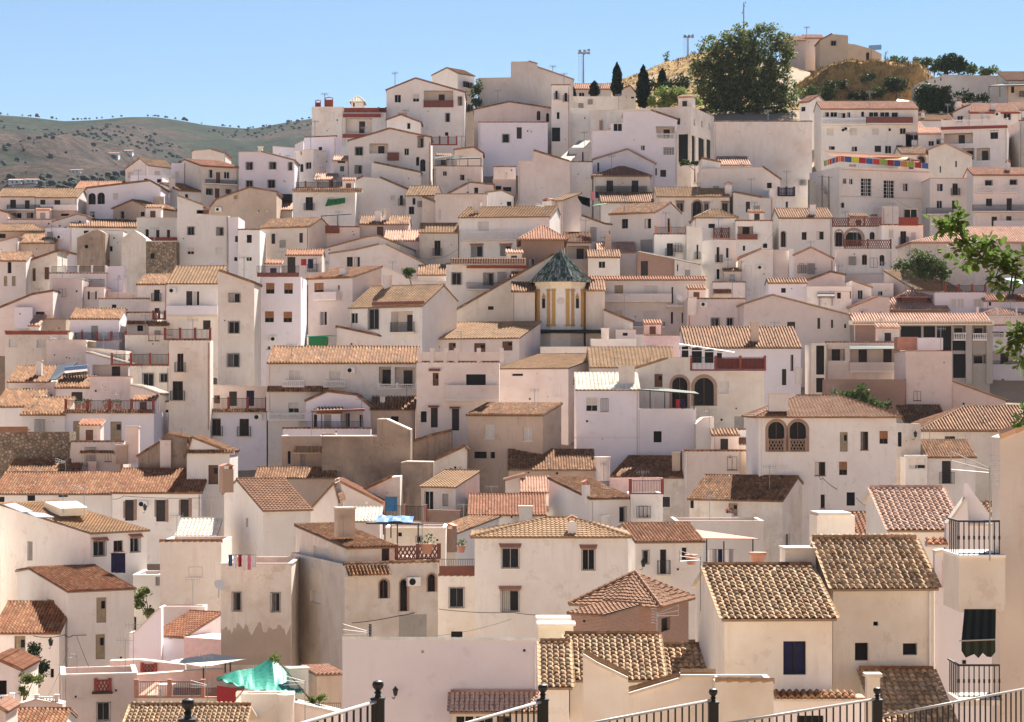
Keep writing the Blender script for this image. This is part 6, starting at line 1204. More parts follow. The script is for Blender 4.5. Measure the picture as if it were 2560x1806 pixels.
cypress('broad dark cypress beside the pale shrub',1110,1246,582,952,346)
cypress('small rounded cypress behind the tiled cottage',690,785,728,860,352)
cypress('pointed cypress against the brown hillside',1300,1395,615,830,362)
cypress('cypress half hidden behind the white house corner',513,572,782,885,352)
tree('pale green bushy tree in front of the dark tree',[(1380,880,90,90),(1480,860,90,80),(1570,890,90,70),(1290,910,70,45),(1640,920,50,40)],345,'leafbright',34,.45,clump=.9)
tree('thin bare sapling on the brown hill slope',[(1387,500,18,50),(1385,545,14,35)],425,'leafmid',12,.35,clump=.5)
tree('low bushy tree between cypress and brown slope',[(1275,760,45,60),(1430,770,70,50),(1540,745,70,60)],358,'leafdark',30,.5,clump=1.)
T(640,100)
tree('slim green tree between the skyline gable and beige block',[(1972,420,35,60),(1965,500,38,60),(1975,565,32,45)],346,'leafmid',28,.4,clump=.8)
T(1920,0)
for lb,bl,D_,mt in (('bushy green tree on the ridge beside the pylon',[(1130,545,60,45),(1190,565,60,45),(1090,575,45,30)],410,'leafmid'),('loose pale tree with sky showing through',[(1340,560,40,40),(1380,610,50,50),(1430,545,30,25),(1340,640,40,40)],405,'leafmid'),('dense dark round tree on the ridge',[(1640,560,95,75),(1720,590,80,70),(1590,610,70,50)],402,'leafdark'),('grey green thin tree beside dense round tree',[(1510,590,40,45),(1540,560,28,40),(1490,640,50,35)],404,'leafmid'),('small bright tree right of the dense round tree',[(1815,640,50,30),(1835,620,30,25)],400,'leafmid'),('flat topped bush above the ridge wall',[(1950,645,60,25),(2020,640,55,28)],395,'leafmid'),('large dark tree beside the long glazed house',[(1430,850,110,85),(1560,850,90,85),(1480,950,110,70),(1400,960,60,50),(1610,960,70,60)],352,'leafdark'),('dark garden shrubs along the ridge wall',[(1740,870,60,45),(1830,880,50,35),(1930,885,40,28)],362,'leafdark')):
    tree(lb,bl,D_,mt,30,.5,clump=.9,group='trees along the ridge')
for lb,bl in (('olive grey bush at the left foot of mound',[(390,820,70,45)]),('tall yellowish bush at the mound foot',[(540,840,70,60),(520,890,60,30)]),('round yellow green bush in front of mound',[(990,830,80,50)]),('low dark bush in the middle of mound foot',[(800,870,90,40)]),('dark brambles on the mound face',[(620,760,110,40),(900,700,60,40),(1150,760,120,60)])):
    tree(lb,bl,379,'leafmid' if 'dark' not in lb else 'leafdark',26,.4,clump=.7,name='bush',cat='bush',group='bushes on the scrub mound')
T(1920,400)
tree('leafy green tree beside the round windowed cream house',[(1380,880,100,80),(1480,930,100,80),(1300,960,100,60),(1560,1010,80,70),(1420,1010,120,70),(1180,950,70,40)],266,'leafmid',40,.32,clump=.75)
T(1920,700)
tree('fig bush growing against the brick retaining wall',[(640,1030,90,35),(740,1040,60,50),(900,1080,90,50),(1010,1120,80,40),(840,1000,70,60)],226,'leafmid',40,.3,clump=.6,name='bush',cat='bush')
T(640,500)
tree('wild green shrub sprouting beside mossy tiles',[(1390,665,55,40),(1350,640,25,25)],258,'leafmid',40,.3,clump=.5,name='bush',cat='bush')
T(0,1356)
tree('climbing vine hanging down the white house wall',[(300,960,25,50),(290,1040,35,50),(280,1120,70,40),(350,1160,60,40),(300,1230,50,50),(400,1110,18,40),(270,1310,45,50)],149.6,'leafdark',44,.2,clump=.4,trunk=(300,1400),name='vine',cat='vine')
tree('yellow green creeper by the porch column',[(230,1230,45,40),(310,1220,45,30),(210,1330,25,40)],134,'leafbright',36,.18,clump=.3,name='creeper',cat='vine')
tree('bright shrubs in the gap beside the big white house',[(1240,480,40,40),(1250,540,30,40),(1340,630,35,30),(1300,440,40,30)],161,'leafbright',36,.2,clump=.4,name='bush',cat='bush')
T(640,1356)
tree('potted green plants beside the green tarp',[(500,1420,40,25),(590,1395,30,20),(180,1040,40,35)],122,'leafbright',34,.14,clump=.25,name='plant',cat='plant')
T(1280,0)
tree('low garden bush beneath the pillared undercroft',[(1545,1460,55,20),(1640,1465,30,15)],317,'leafmid',40,.3,clump=.4,name='bush',cat='bush')
# ---------------------------------------------------------------- the town going on beyond both edges of the photo
rf=random.Random(11); q=MB()
for sg in (1,-1):
    D_=126.
    while D_<330:
        x=.237*(D_+9.5)*sg
        for k in range(3):
            w=rf.uniform(6,9); hgt=rf.uniform(6,10); z=hill(D_)-5; z=min(z,lerp(CAP,x)-3)
            x0,x1=(x,x+w) if sg>0 else (x-w,x); dp=rf.uniform(6,8); zt=z+hgt+2
            if not(sg<0 and D_>300):
                q.box(x0,x1,D_,D_+dp,z-4,zt,rf.choice([0,0,1,2])); rz=rf.uniform(1.2,1.8)
                q.poly([(x0-.2,D_-.3,zt+.02),(x1+.2,D_-.3,zt+.02),(x1+.2,D_+dp/2,zt+rz),(x0-.2,D_+dp/2,zt+rz)],3); q.poly([(x1+.2,D_+dp+.3,zt+.02),(x0-.2,D_+dp+.3,zt+.02),(x0-.2,D_+dp/2,zt+rz),(x1+.2,D_+dp/2,zt+rz)],3)
                q.poly([(x0,D_,zt),(x0,D_+dp/2,zt+rz-.1),(x0,D_+dp,zt)],0); q.poly([(x1,D_,zt),(x1,D_+dp,zt),(x1,D_+dp/2,zt+rz-.1)],0)
                for f in (.2,.62):
                    for zz in (-2.2,-5): q.box(x0+w*f,x0+w*f+.95,D_-.03,D_-.004,zt+zz,zt+zz+1.3,4)
            x+=sg*(w+rf.uniform(.3,1.5))
        D_+=rf.uniform(9,13)
o=q.build('more_houses',['w','l','p','terracotta','dark']); o['kind']='stuff'; o['label']='further white houses of the town beyond the picture'
# ---------------------------------------------------------------- small things
def thing(name,label,cat,loc=(0,0,0),rz=0,group=None):
    o=empty(name,loc,rz); tag(o,label,cat,group); return o
def wbox(p0,p1,r,parent,name,mat,root):   # tube between world points, as a part
    q=MB(); q.tube(Vector(p0)-root.location,Vector(p1)-root.location,r,6); return q.build(name,mat,parent or root)
plain('tarp',(.025,.27,.19),.6,var=.3); plain('shedgreen',(.01,.15,.035),.5); plain('bluetarp',(.03,.15,.45),.5,var=.15); plain('cloth_blue',(.04,.14,.28),.8,var=.15); plain('cloth_white',(.75,.72,.72),.8,var=.05); plain('cloth_red',(.35,.03,.04),.8); plain('cloth_navy',(.012,.014,.05),.8,var=.3); plain('cloth_pink',(.7,.25,.3),.8); plain('cloth_grey',(.3,.29,.3),.8); plain('canvas',(.72,.66,.52),.85,var=.05); plain('orangecloth',(.75,.33,.08),.8); plain('salmoncloth',(.50,.24,.17),.8,var=.08); plain('pvpanel',(.06,.075,.10),.55,spec=.3); plain('skylight',(.55,.62,.72),.25,spec=.6); plain('olive',(.016,.026,.014),.7); plain('black',(.008,.009,.008),.75)
# iron street railing below the viewpoint
POSTS=[(470,1746,16.0,35),(945,1701,19.0,29),(1357,1710,22.0,24),(1783,1721,24.4,22),(2193,1718,26.6,21)]
T(0,0)
fr=thing('street_railing','black iron street railing with ball topped posts in the foreground','railing',((470-CX)/FPX*16,16,-4.6))
L0=fr.location.copy(); post_me=None; tops=[]
def npt(x,y,D): return Vector(((x-CX)/FPX*D,D,(HY-y)/FPX*D))
pm=MB(); pm.box(-.055,.055,-.055,.055,-2.4,-.16); pm.box(-.062,.062,-.062,.062,-.16,-.145); pm.lathe([(.03,-.145),(.022,-.12),(.034,-.105),(.02,-.09),(.045,-.06),(.05,-.035),(.04,-.01),(.012,0)],(0,0,0),12)
for i,(x,y,D_,w) in enumerate(POSTS):
    p=npt(x,y,D_); tops.append(p)
    if i==0: o=pm.build('post','iron',fr,False); pme=o.data
    else: o=bpy.data.objects.new('post',pme); COL.objects.link(o); o.parent=fr
    o.location=p-L0
ends=[(tops[0],tops[1],npt(936,1757,18.9)),(tops[1],tops[2],npt(1350,1757,21.9)),(tops[2],tops[3],npt(1776,1753,24.3)),(tops[3],tops[4],npt(2187,1750,26.5)),(tops[4],None,npt(2203,1791,26.7))]
bar=MB(); bar.box(-.009,.009,-.009,.009,-1.0,0); bme=None
for a,b_,e in ends:
    if b_ is not None: z=e.z; A=Vector((a.x,a.y,z)); B=Vector((b_.x,b_.y,z))
    else: z=e.z; A=Vector((a.x,a.y,z)); B=Vector((7.4,30.0,z))
    d=(B-A); L=d.length; dn=d.normalized(); A=A+dn*.06
    q=MB(); q.tube(A-L0,B-dn*.06-L0,.017,8); q.build('handrail','rail',fr,True); q=MB(); q.tube(A-L0+Vector((0,0,-1.0)),B-dn*.06-L0+Vector((0,0,-1.0)),.015,6); q.build('bottom_rail','iron',fr)
    n=int(L/.13)
    for k in range(1,n):
        if bme is None: o=bar.build('bar','iron',fr); bme=o.data
        else: o=bpy.data.objects.new('bar',bme); COL.objects.link(o); o.parent=fr
        o.location=A+dn*(L*k/n)-L0
# carob branch reaching in from the edge
T(1920,400)
BD_=20.0
br=thing('carob_branch','leafy green branch reaching in from the photo edge','branch',tuple(at(2330,1090,BD_)))
BL=br.location.copy()
def chain(pts,r0,r1,D_=BD_,dy=0):
    P=[at(x,y,D_+dy*i)-BL for i,(x,y) in enumerate(pts)]; q=MB()
    for i in range(len(P)-1): q.tube(P[i],P[i+1],r0+(r1-r0)*i/(len(P)-1),6,r2=r0+(r1-r0)*(i+1)/(len(P)-1))
    q.build('twig','bark',br,True); return P
limb=MB(); LP=[at(2410,1125,BD_)-BL,at(2700,1300,BD_+.3)-BL,at(3100,1500,BD_+.8)-BL,at(3500,2100,BD_+1.5)-BL,at(3560,4200,BD_+1.6)-BL]
for i_ in range(4): limb.tube(LP[i_],LP[i_+1],(.013,.03,.06,.11)[i_],8,r2=(.03,.06,.11,.16)[i_])
for (x_,y_) in ((2420,1500),(2420,2200)): limb.tube(at(x_,y_,BD_)-BL,LP[2],.012,6,r2=.03)
limb.build('limb','bark',br,True)
twigs=[chain([(2420,1130),(2330,1090),(2200,1010),(2080,950),(1930,880),(1820,770),(1740,690),(1660,630),(1600,560)],.012,.004),chain([(1740,690),(1690,560),(1710,450)],.006,.003,dy=.1),chain([(1660,630),(1560,600),(1490,560)],.005,.003,dy=-.05),chain([(1930,880),(1800,900),(1740,930)],.006,.003,dy=.1),chain([(2080,950),(2040,1060),(2090,1170)],.006,.003,dy=-.1),chain([(2200,1010),(2120,860),(2060,760)],.006,.003,dy=.08),chain([(1820,770),(1690,790),(1640,820)],.005,.003),chain([(1930,880),(1940,760),(1980,720)],.005,.003,dy=.1),chain([(2080,950),(2230,870),(2300,860)],.005,.003),chain([(2420,1500),(2330,1560),(2240,1620)],.012,.005),chain([(2240,1620),(2130,1680),(2090,1700)],.006,.003),chain([(2330,1560),(2260,1720),(2250,1850)],.006,.003),chain([(2420,2200),(2320,2270),(2230,2400)],.01,.004),chain([(2240,1620),(2210,1540),(2290,1500)],.005,.003)]
lv=MB(); q=[(0,0,0),(.012,.014,.003),(.019,.032,.006),(.015,.05,.004),(0,.058,0),(-.015,.05,.004),(-.019,.032,.006),(-.012,.014,.003)]
lv.v=[tuple(p) for p in q]+[(0,.03,-.004)]; lv.f=[(8,i,(i+1)%8) for i in range(8)]; lv.m=[0]*8
lme=None; nl=0; rest=MB()
for P in twigs:
    for A,B in zip(P,P[1:]):
        L=(B-A).length; n=int(L/.0052)
        for k in range(n):
            if A is P[0] and P is twigs[0]: continue
            p=A+(B-A)*rnd.random(); d=(B-A).normalized(); rdir=(Vector((rnd.gauss(0,1),rnd.gauss(0,1),rnd.gauss(0,.8)))+d*.5).normalized(); nn=Vector((rnd.gauss(0,.5),rnd.gauss(0,.6)-.3,1)).normalized(); xx=rdir.cross(nn).normalized(); nn=xx.cross(rdir)
            p=p+rdir*rnd.uniform(.0,.07); M=Matrix.Translation(p)@(Matrix((xx,rdir,nn)).transposed().to_4x4()@Matrix.Scale(rnd.uniform(.85,1.5),4))
            if nl<300:
                if lme is None: o=lv.build('leaf','leafnear',br); lme=o.data
                else: o=bpy.data.objects.new('leaf',lme); COL.objects.link(o); o.parent=br
                o.matrix_local=M; nl+=1
            else:
                k0=len(rest.v); rest.v+=[tuple(M@Vector(v)) for v in lv.v]; rest.f+=[tuple(k0+i for i in f) for f in lv.f]; rest.m+=[0]*8
o=rest.build('more_leaves','leafnear',br)
if o: o['kind']='stuff'
for dx in (0,1):
    q=MB(); p=at(2190+dx*30,1040,BD_)-BL; q.tube(p,p+Vector((-.015,0,-.12)),.008,6,r2=.01); q.tube(p+Vector((-.015,0,-.12)),p+Vector((-.035,0,-.19)),.01,6,r2=.003); q.build('seed_pod','darkwood',br)
# floodlight towers and masts
def mast(label,x,yt,yb,D_,lamps=True,name='floodlight_mast',cat='mast'):
    b=at(x,yb,D_); t=at(x,yt,D_); r=thing(name,label,cat,tuple(b)); hh=t.z-b.z; s=D_/FPX/K; q=MB(); q.tube((0,0,-2),(0,0,hh*.93),.17,8,r2=.1); q.build('pole','steel',r)
    if lamps:
        q=MB(); 
        for k in range(int(hh/.5)): q.box(-.75,-.25,-.03,.03,k*.5,k*.5+.03)
        q.box(-.78,-.74,-.03,.03,0,hh*.95); q.box(-.26,-.22,-.03,.03,0,hh*.9); q.build('ladder','steel',r)
        q=MB(); q.box(-.9,1.1,-.5,.5,hh*.9,hh*.92); q.build('platform','steel',r)
        for lx,lz in ((-.6,.97),(.2,.97),(.9,.99),(.9,.91),(.1,.90),(-.5,.915)):
            q=MB(); q.box(lx-.22,lx+.22,-.25,.2,hh*lz-.16,hh*lz+.16); q.tube((lx,0,hh*lz),(0,0,hh*.91),.03,5); q.build('lamp_head','steel',r)
    else:
        q=MB()
        for k in range(4): q.box(-.35+.2*k,-.2+.2*k,-.1,.1,hh*(.62+.09*k),hh*(.68+.09*k))
        q.build('antenna_panels','steel',r)
T(1280,0)
mast('tall floodlight mast with ladder beside the skyline block',640,448,780,372); mast('floodlight mast on the brown hill beside the tree',1578,318,500,428); mast('slim antenna mast rising behind the big tree',2078,0,330,440,False,'antenna_mast')
T(1920,0); mast('lattice pylon behind the scrub mound',1055,455,600,440,False,'pylon','pylon')
# coloured panels on the terrace
T(1920,0)
cols=[(.12,.15,.12),(.35,.4,.05),(.55,.22,.05),(.4,.05,.05),(.09,.12,.28),(.45,.06,.05),(.6,.2,.04),(.45,.08,.06),(.05,.1,.28),(.55,.55,.03),(.38,.025,.02),(.05,.1,.3),(.45,.05,.03),(.27,.34,.07),(.27,.02,.02),(.04,.09,.28),(.42,.23,.05),(.28,.36,.07),(.36,.025,.03),(.06,.11,.29),(.55,.07,.03)]
edges=[505,520,535,553,575,605,635,652,690,752,815,880,942,1005,1070,1132,1192,1255,1318,1380,1440]
r=thing('terrace_screen','row of coloured fabric squares along the terrace edge','screen',tuple(at(640,1500,300)))
for i in range(len(edges)-1):
    plain('panel%d'%i,cols[i],.85,var=.08)
    D_=300+ (0 if edges[i]>=635 else (640-edges[i])*.03); x0,x1=edges[i],edges[i+1]-3; f=lambda x:1400+(x-650)*.083 if x>640 else 1400+(640-x)*.32
    q=MB(); A=at(x0,f(x0),D_); B=at(x1,f(x1),D_); h_=at(x0,f(x0)+50,D_).z-A.z; q.poly([A-r.location,B-r.location,B-r.location+Vector((0,.02,h_)),A-r.location+Vector((0,.02,h_))]); q.poly([p+Vector((0,.05,0)) for p in (A-r.location,A-r.location+Vector((0,0,h_)),B-r.location+Vector((0,0,h_)),B-r.location)]); q.build('fabric_panel','panel%d'%i,r)
def slab(name,label,cat,pts,mat,th=.06,legs=(),legmat='iron',ripple=0):
    """thin sloping cover given by photo points with distances; legs reach down"""
    P=[at(x,y,d) for x,y,d in pts]; r=thing(name,label,cat,tuple(P[0])); q=MB(); o=r.location
    q.poly([p-o for p in P]); q.poly([p-o-Vector((0,0,th)) for p in reversed(P)])
    for i in range(len(P)): j=(i+1)%len(P); q.poly([P[i]-o-Vector((0,0,th)),P[j]-o-Vector((0,0,th)),P[j]-o,P[i]-o])
    q.build('cover',mat,r)
    for (x,y0,y1,d) in legs: wbox(at(x,y0,d),at(x,y1,d),.05,None,'leg',legmat,r)
    return r
slab('terrace_canopy','long white canopy above the coloured squares','canopy',[(495,1350,303),(1180,1385,303),(1290,1418,307),(560,1390,308)],'white',.1,((500,1350,1480,304),(910,1375,1440,303),(1280,1400,1480,304)),'white')
slab('awning','orange cloth awning hung behind the coloured squares','awning',[(940,1408,304),(1260,1412,304),(1240,1430,302),(1060,1432,302)],'orangecloth',.05)
slab('canopy','dark flat canopy over the ridge terrace','canopy',[(1980,770,362),(2400,760,362),(2400,742,368),(2150,748,368)],'dark',.15,((1982,770,870,362),(2080,765,870,364)))
T(640,100)
r=thing('balcony_netting','green netting stretched round a white house balcony','netting',tuple(at(620,1495,GREEN.D-1))); q=MB(); A=at(620,1495,GREEN.D-1); B=at(800,1465,GREEN.D-1); C=at(800,1415,GREEN.D-1); E=at(640,1435,GREEN.D-1)
n=10
for i in range(n):
    f0,f1=i/n,(i+1)/n; z=lambda f:(.06 if round(f*n)%2 else -.06)
    a,b_,c,d=A.lerp(B,f0),A.lerp(B,f1),E.lerp(C,f1),E.lerp(C,f0); q.poly([a-A+Vector((0,z(f0),0)),b_-A+Vector((0,z(f1),0)),c-A+Vector((0,z(f1),0)),d-A+Vector((0,z(f0),0))])
q.build('net','shedgreen',r)
slab('pergola','dark roof terrace pergola on thin posts','pergola',[(1705,1068,292),(2020,1058,292),(2025,1050,296),(1720,1062,296)],'dark',.12,((1710,1068,1135,292),(1900,1062,1135,292),(2018,1060,1135,292)))
slab('awning','black awning beside the steep alley','awning',[(1600,1050,295),(1770,1030,295),(1765,1045,291),(1605,1068,291)],'dark',.06)
T(640,500)
slab('pergola','dark terrace pergola with thin posts above pink house','pergola',[(585,142,293),(858,125,293),(850,120,297),(590,138,297)],'dark',.1,((588,142,300,293),(730,132,240,293)))
r=slab('shed','bright green garden shed with sloping roof','shed',[(455,1222,247),(725,1218,247),(725,1212,249),(630,1215,249)],'tarp',.08); q=MB(); A=at(472,1315,247.2); B=at(635,1225,247.2); q.box(0,B.x-A.x,0,2,-1,B.z-A.z); o=q.build('body','shedgreen',r); o.location=A-r.location
# laundry
def laundry(label,x0,x1,y,D_,items,drop=1.0,group='laundry drying on terraces'):
    A=at(x0,y,D_); B=at(x1,y,D_); r=thing('laundry_line',label,'laundry',tuple(A),0,group); q=MB(); q.tube((0,0,0),B-A,.012,5); q.build('cord','cable',r); n=len(items); L=(B-A).length
    for i,m in enumerate(items):
        q=MB(); w=L/n*.8; x=L*(i+.1)/n; h_=drop*rnd.uniform(.7,1.1); k=6
        for j in range(k):
            f0,f1=j/k,(j+1)/k; zz=lambda f:.04*math.sin(f*9+i)
            q.poly([(x+w*f0,zz(f0)*2,-h_*rnd.uniform(.95,1.0)),(x+w*f1,zz(f1)*2,-h_),(x+w*f1,zz(f1),0),(x+w*f0,zz(f0),0)])
        q.build('garment',m,r)
T(0,1000); laundry('bright washing on the stained house terrace',2045,2300,1390,141,['cloth_blue','cloth_white','cloth_red','cloth_white','cloth_pink','cloth_white'],1.0)
laundry('patterned navy cloth hanging from the sand roofed house',980,1140,1375,165,['cloth_navy'],1.6)
T(640,1000); laundry('single blue cloth over the brick terrace',1145,1280,870,184,['cloth_blue'],1.3)
T(1280,1000); laundry('washing under the salmon canopy',1745,1990,1340,166,['cloth_white','cloth_grey','cloth_navy','cloth_white','cloth_grey'],1.6)
laundry('red and dark towels on the lilac house terrace',1465,1560,1075-1075-5,211,['cloth_red','cloth_navy'],1.2)
T(640,500); laundry('orange and black clothes on the white house roof',398,520,532,247,['cloth_red','cloth_navy'],1.0)
T(1280,400); laundry('magenta towels above the maroon wall',705,782,285,287,['cloth_pink','cloth_navy'],1.2)
slab('garden_wall','low maroon wall with slanting top below the magenta towels','wall',[(590,320,288),(700,345,288),(700,405,288),(625,375,288)],'redpaint',.3)
slab('parasol','small green and white awning leaning over white house','awning',[(725,412,284),(850,395,284),(845,388,286),(735,402,286)],'shedgreen',.06)
# pergolas and canopies lower down
T(640,1000)
slab('pergola','wooden pergola covered with bright blue tarpaulin','pergola',[(985,1100,168),(1500,1108,168),(1460,1092,172),(1020,1088,172)],'darkwood',.12,((1145,1105,1210,168),(1210,1105,1240,168),(1268,1105,1290,168),(1455,1105,1290,168)),'darkwood')
r=thing('tarpaulin','crumpled bright blue tarpaulin thrown over the pergola','tarpaulin',tuple(at(1070,1108,168.2))); q=MB(); n=9; A=at(1070,1106,168.2); B=at(1400,1112,168.2)
def tz(i,j): return A.lerp(B,i/n)-A+Vector((0,j*1.3,.10+.28*abs(NZ.noise((i*.9,j*.8,3)))+.08*j))
for i in range(n):
    for j in range(3): q.poly([tz(i,j),tz(i+1,j),tz(i+1,j+1),tz(i,j+1)])
q.build('sheet','bluetarp',r,True)
T(1280,1000)
slab('canopy','pale salmon corrugated canopy on thin posts','canopy',[(1700,1240,165),(2210,1245,165),(2180,1238,166),(1640,1162,172)],'salmoncloth',.06,((1745,1250,1480,165.5),(1900,1268,1480,164.5),(2160,1250,1480,165.5)))
slab('terrace_awning','dark flat awning over the lilac house terrace','awning',[(1140,-95,212),(1680,-55,210),(1640,-75,216),(1400,-100,217)],'olive',.1,((1238,-90,78,211.5),(1370,-80,78,211.5),(1632,-60,90,210)))
T(640,750)
slab('terrace_awning','flat terrace roof with dark red frame on the white gabled house','awning',[(495,992,217),(975,978,217),(965,968,221),(520,982,221)],'redbrown',.2,((505,995,1145,217),(588,992,1145,217)),'redbrown')
# terrace chair and table (white gabled house)
r=thing('patio_chair','white plastic chair on the railed white terrace','chair',tuple(at(700,1150,218))); q=MB(); q.box(-.25,.25,-.25,.25,.4,.45); q.build('seat','white',r); q=MB(); q.box(-.25,.25,.2,.25,.45,.95); q.build('backrest','white',r)
for sx in (-1,1):
    for sy in (-1,1): q=MB(); q.box(sx*.22-.02,sx*.22+.02,sy*.22-.02,sy*.22+.02,0,.4); q.build('leg','white',r)
# tarp, shade sail, parasol by the pink terrace
T(0,1356)
def tent(label,apex,rim,mat,name='tarpaulin'):
    A=at(*apex); r=thing(name,label,'tarpaulin',tuple(A)); q=MB(); P=[at(*p)-A for p in rim]; n=len(P); m=8; k=5
    ring=[]
    for j in range(k+1):
        row=[]
        for i in range(n-1):
            for t_ in range(m):
                e=P[i].lerp(P[i+1],t_/m); f=j/k; p=e*f; p.z=e.z*(f**.62); fold=.16*NZ.noise((i*3.1+t_*.55,f*1.3,4))*f*2; row.append(p+Vector((0,fold,fold*.8)))
        row.append(P[-1]*(j/k)); ring.append(row)
    for j in range(k):
        for i in range(len(ring[0])-1): q.poly([ring[j][i],ring[j][i+1],ring[j+1][i+1],ring[j+1][i]])
    q.build('sheet',mat,r,True); return r
TOPL=[(1945,1215,128.5),(2115,1152,128),(2270,1128,128),(2440,1030,127.5),(2545,1140,127),(2660,1270,125.5),(2725,1322,124)]
BOTL=[(1945,1217,128.4),(2165,1300,122.5),(2290,1322,121.5),(2490,1350,121),(2600,1346,121),(2690,1335,122),(2727,1324,124)]
def pl(L,f):
    x=f*(len(L)-1); i=min(int(x),len(L)-2); return at(*L[i]).lerp(at(*L[i+1]),x-i)
r=thing('tarpaulin','crumpled green tarpaulin draped over a yard','tarpaulin',tuple(at(2440,1030,127.5))); o0=r.location.copy(); q=MB(); NI,NJ=56,14
G=[]
for i in range(NI+1):
    f=i/NI; a,b_=pl(TOPL,f),pl(BOTL,f); row=[]
    for j in range(NJ+1):
        g=j/NJ; p=a.lerp(b_,g); sg=math.sin(math.pi*g); p.z-=sg*.5*(1-abs(2*f-1))+sg*.12; p+=Vector((NZ.noise((f*9,g*2,1))*.25*g,0,0)); cr=NZ.noise((f*22+g*2,g*1.6,6))*.42*min(1,g*2.2)+NZ.noise((f*45,g*5,2))*.13; p.y+=cr; p.z+=cr*.35; row.append(p-o0)
    G.append(row)
for i in range(NI):
    for j in range(NJ): q.poly([G[i][j],G[i][j+1],G[i+1][j+1],G[i+1][j]])
q.build('sheet','tarp',r,True)
wbox(at(2440,1032,127.6),at(2440,1400,127.6),.05,None,'pole','barkpale',r)
slab('sunshade','square cream and grey sunshade on a bent pole','sunshade',[(1530,1062,139),(1830,1120,136),(2205,1045,138),(1900,1000,143)],'canvas',.04,((2020,1085,1170,139),(2065,1080,1160,139)))
slab('table','round garden table by the railed terrace','table',[(1760,1105,136.5),(1830,1118,135.5),(1885,1105,136),(1830,1092,137)],'canvas',.06,((1825,1115,1290,136),))
r=thing('red_cloth','dark red cloth hanging below the green tarpaulin','cloth',tuple(at(1945,1285,126))); q=MB(); A=at(1945,1285,126); B=at(2115,1310,126); q.poly([(0,0,0),B-A,B-A+Vector((0,0,-2.2)),(0,0,-1.9)]); q.build('sheet','cloth_red',r)
# near building: balconies, awning, antennas
T(1920,1000)
h=NEARB; D_=61.0
bx=MB(); A=at(1675,1400,D_); B=at(2085,1400,D_); zb2=kz(1885)*D_; bx.box(A.x,B.x,D_-.6,D_+1.6,zb2,A.z)
o=bx.build('balcony','m',h.root); o.matrix_local=h.root.matrix_basis.inverted()
q=MB(); q.box(A.x-.03,B.x,D_-.66,D_+1.6,A.z,A.z+.07); o2=q.build('balcony_ledge','white',h.root); o2.matrix_local=h.root.matrix_basis.inverted()
def nearrail(x0,x1,yt,yb,D_):
    A=at(x0,yb,D_); B=at(x1,yb,D_); zt=kz(yt)*D_; q=MB(); n=8
    for i in range(n+1): x=A.x+(B.x-A.x)*i/n; q.box(x-.014,x+.014,D_-.014,D_+.014,A.z,zt); q.box(x-.025,x+.025,D_-.025,D_+.025,(A.z+zt)/2-.05,(A.z+zt)/2+.05)
    q.box(A.x,B.x,D_-.03,D_+.03,zt-.05,zt); q.box(A.x,B.x,D_-.02,D_+.02,A.z+.03,A.z+.06)
    for i in range(6): y=D_+.25*i; q.box(A.x-.014,A.x+.014,y-.014,y+.014,A.z,zt)
    q.box(A.x-.02,A.x+.02,D_,D_+1.5,zt-.05,zt)
    o=q.build('balcony_railing','iron',h.root); o.matrix_local=h.root.matrix_basis.inverted()
nearrail(1712,2075,1080,1392,D_-.5)
T(1920,1356); nearrail(1712,2075,1095,1395,D_-.3); q=MB(); A=at(1690,1400,D_); B=at(2085,1400,D_); q.box(A.x,B.x,D_-.4,D_+1.2,A.z-.15,A.z); o=q.build('balcony','slab',h.root); o.matrix_local=h.root.matrix_basis.inverted()
r=thing('window_awning','dark striped awning dropped over the near balcony','awning',tuple(at(1765,565,60.5))); A=r.location.copy(); q=MB(); n=8
for i in range(n):
    a=at(1765+(2045-1765)*i/n,565,60.5)-A; b_=at(1765+(2045-1765)*(i+1)/n,565,60.5)-A; c=at(1735+(2040-1735)*(i+1)/n,880,59.6)-A; d=at(1735+(2040-1735)*i/n,880,59.6)-A; q.poly([a,b_,c,d],i%2); w=.25*abs(math.sin(i*1.2))+.35; w2=.25*abs(math.sin((i+1)*1.2))+.35; q.poly([d,c,c+Vector((0,0,-w2*.8)),d+Vector((0,0,-w*.8))],i%2)
q.build('cloth',['black','olive'],r); q=MB(); q.tube(at(1715,885,59.6)-A,at(2040,872,59.6)-A,.02,6); q.build('bar','rail',r)
def yagi(label,x,y,D_,ang=20,size=1.0,boomup=.15):
    p=at(x,y,D_); r=thing('tv_antenna',label,'antenna',tuple(p),R(ang),'television aerials on the roofs'); q=MB(); q.tube((0,0,-2.2*size),(0,0,.1),.02,6); q.build('mast','steel',r)
    q=MB()
    for zz in (-.22,0,.22): q.tube((-.0*size,0,zz*.25*size),(-1.0*size,0,(zz+boomup)*size),.014,5)
    q.tube((-1.0*size,0,(-.25+boomup)*size),(-1.0*size,0,(.25+boomup)*size),.014,5); q.build('booms','rail',r); q=MB()
    for i in range(7): zz=(-.35+i*.12)*size; q.tube((.12*size,-.28*size,zz),(.12*size,.28*size,zz),.008,4); q.tube((.10*size,-.05*size-.0,zz),(.28*size,.0,zz*1.0),.008,4)
    q.build('reflector','steel',r); return r
T(1920,1000); yagi('large triple boom aerial beside the near balcony',1990,635,60,10,1.1,.25)
T(640,1356); yagi('triple boom aerial above the lilac coping',1000,810,116,15,1.3); yagi('thin aerial in front of the green tarp',440,1260,112,20,1.1)
T(1280,1356); yagi('aerial leaning over the barrel tiled corner',1690,150,84,25,.9); yagi('comb shaped aerial in front of the brick house',1300,650,95,200,1.0)
T(0,1356); yagi('aerial on the pink terrace parapet',1860,1290,132,15,1.0); yagi('slim aerial standing on the pink parapet corner',690,1020,137,60,.7); yagi('slim aerial behind the bottom tiled roof',1435,1340,114,80,.7)
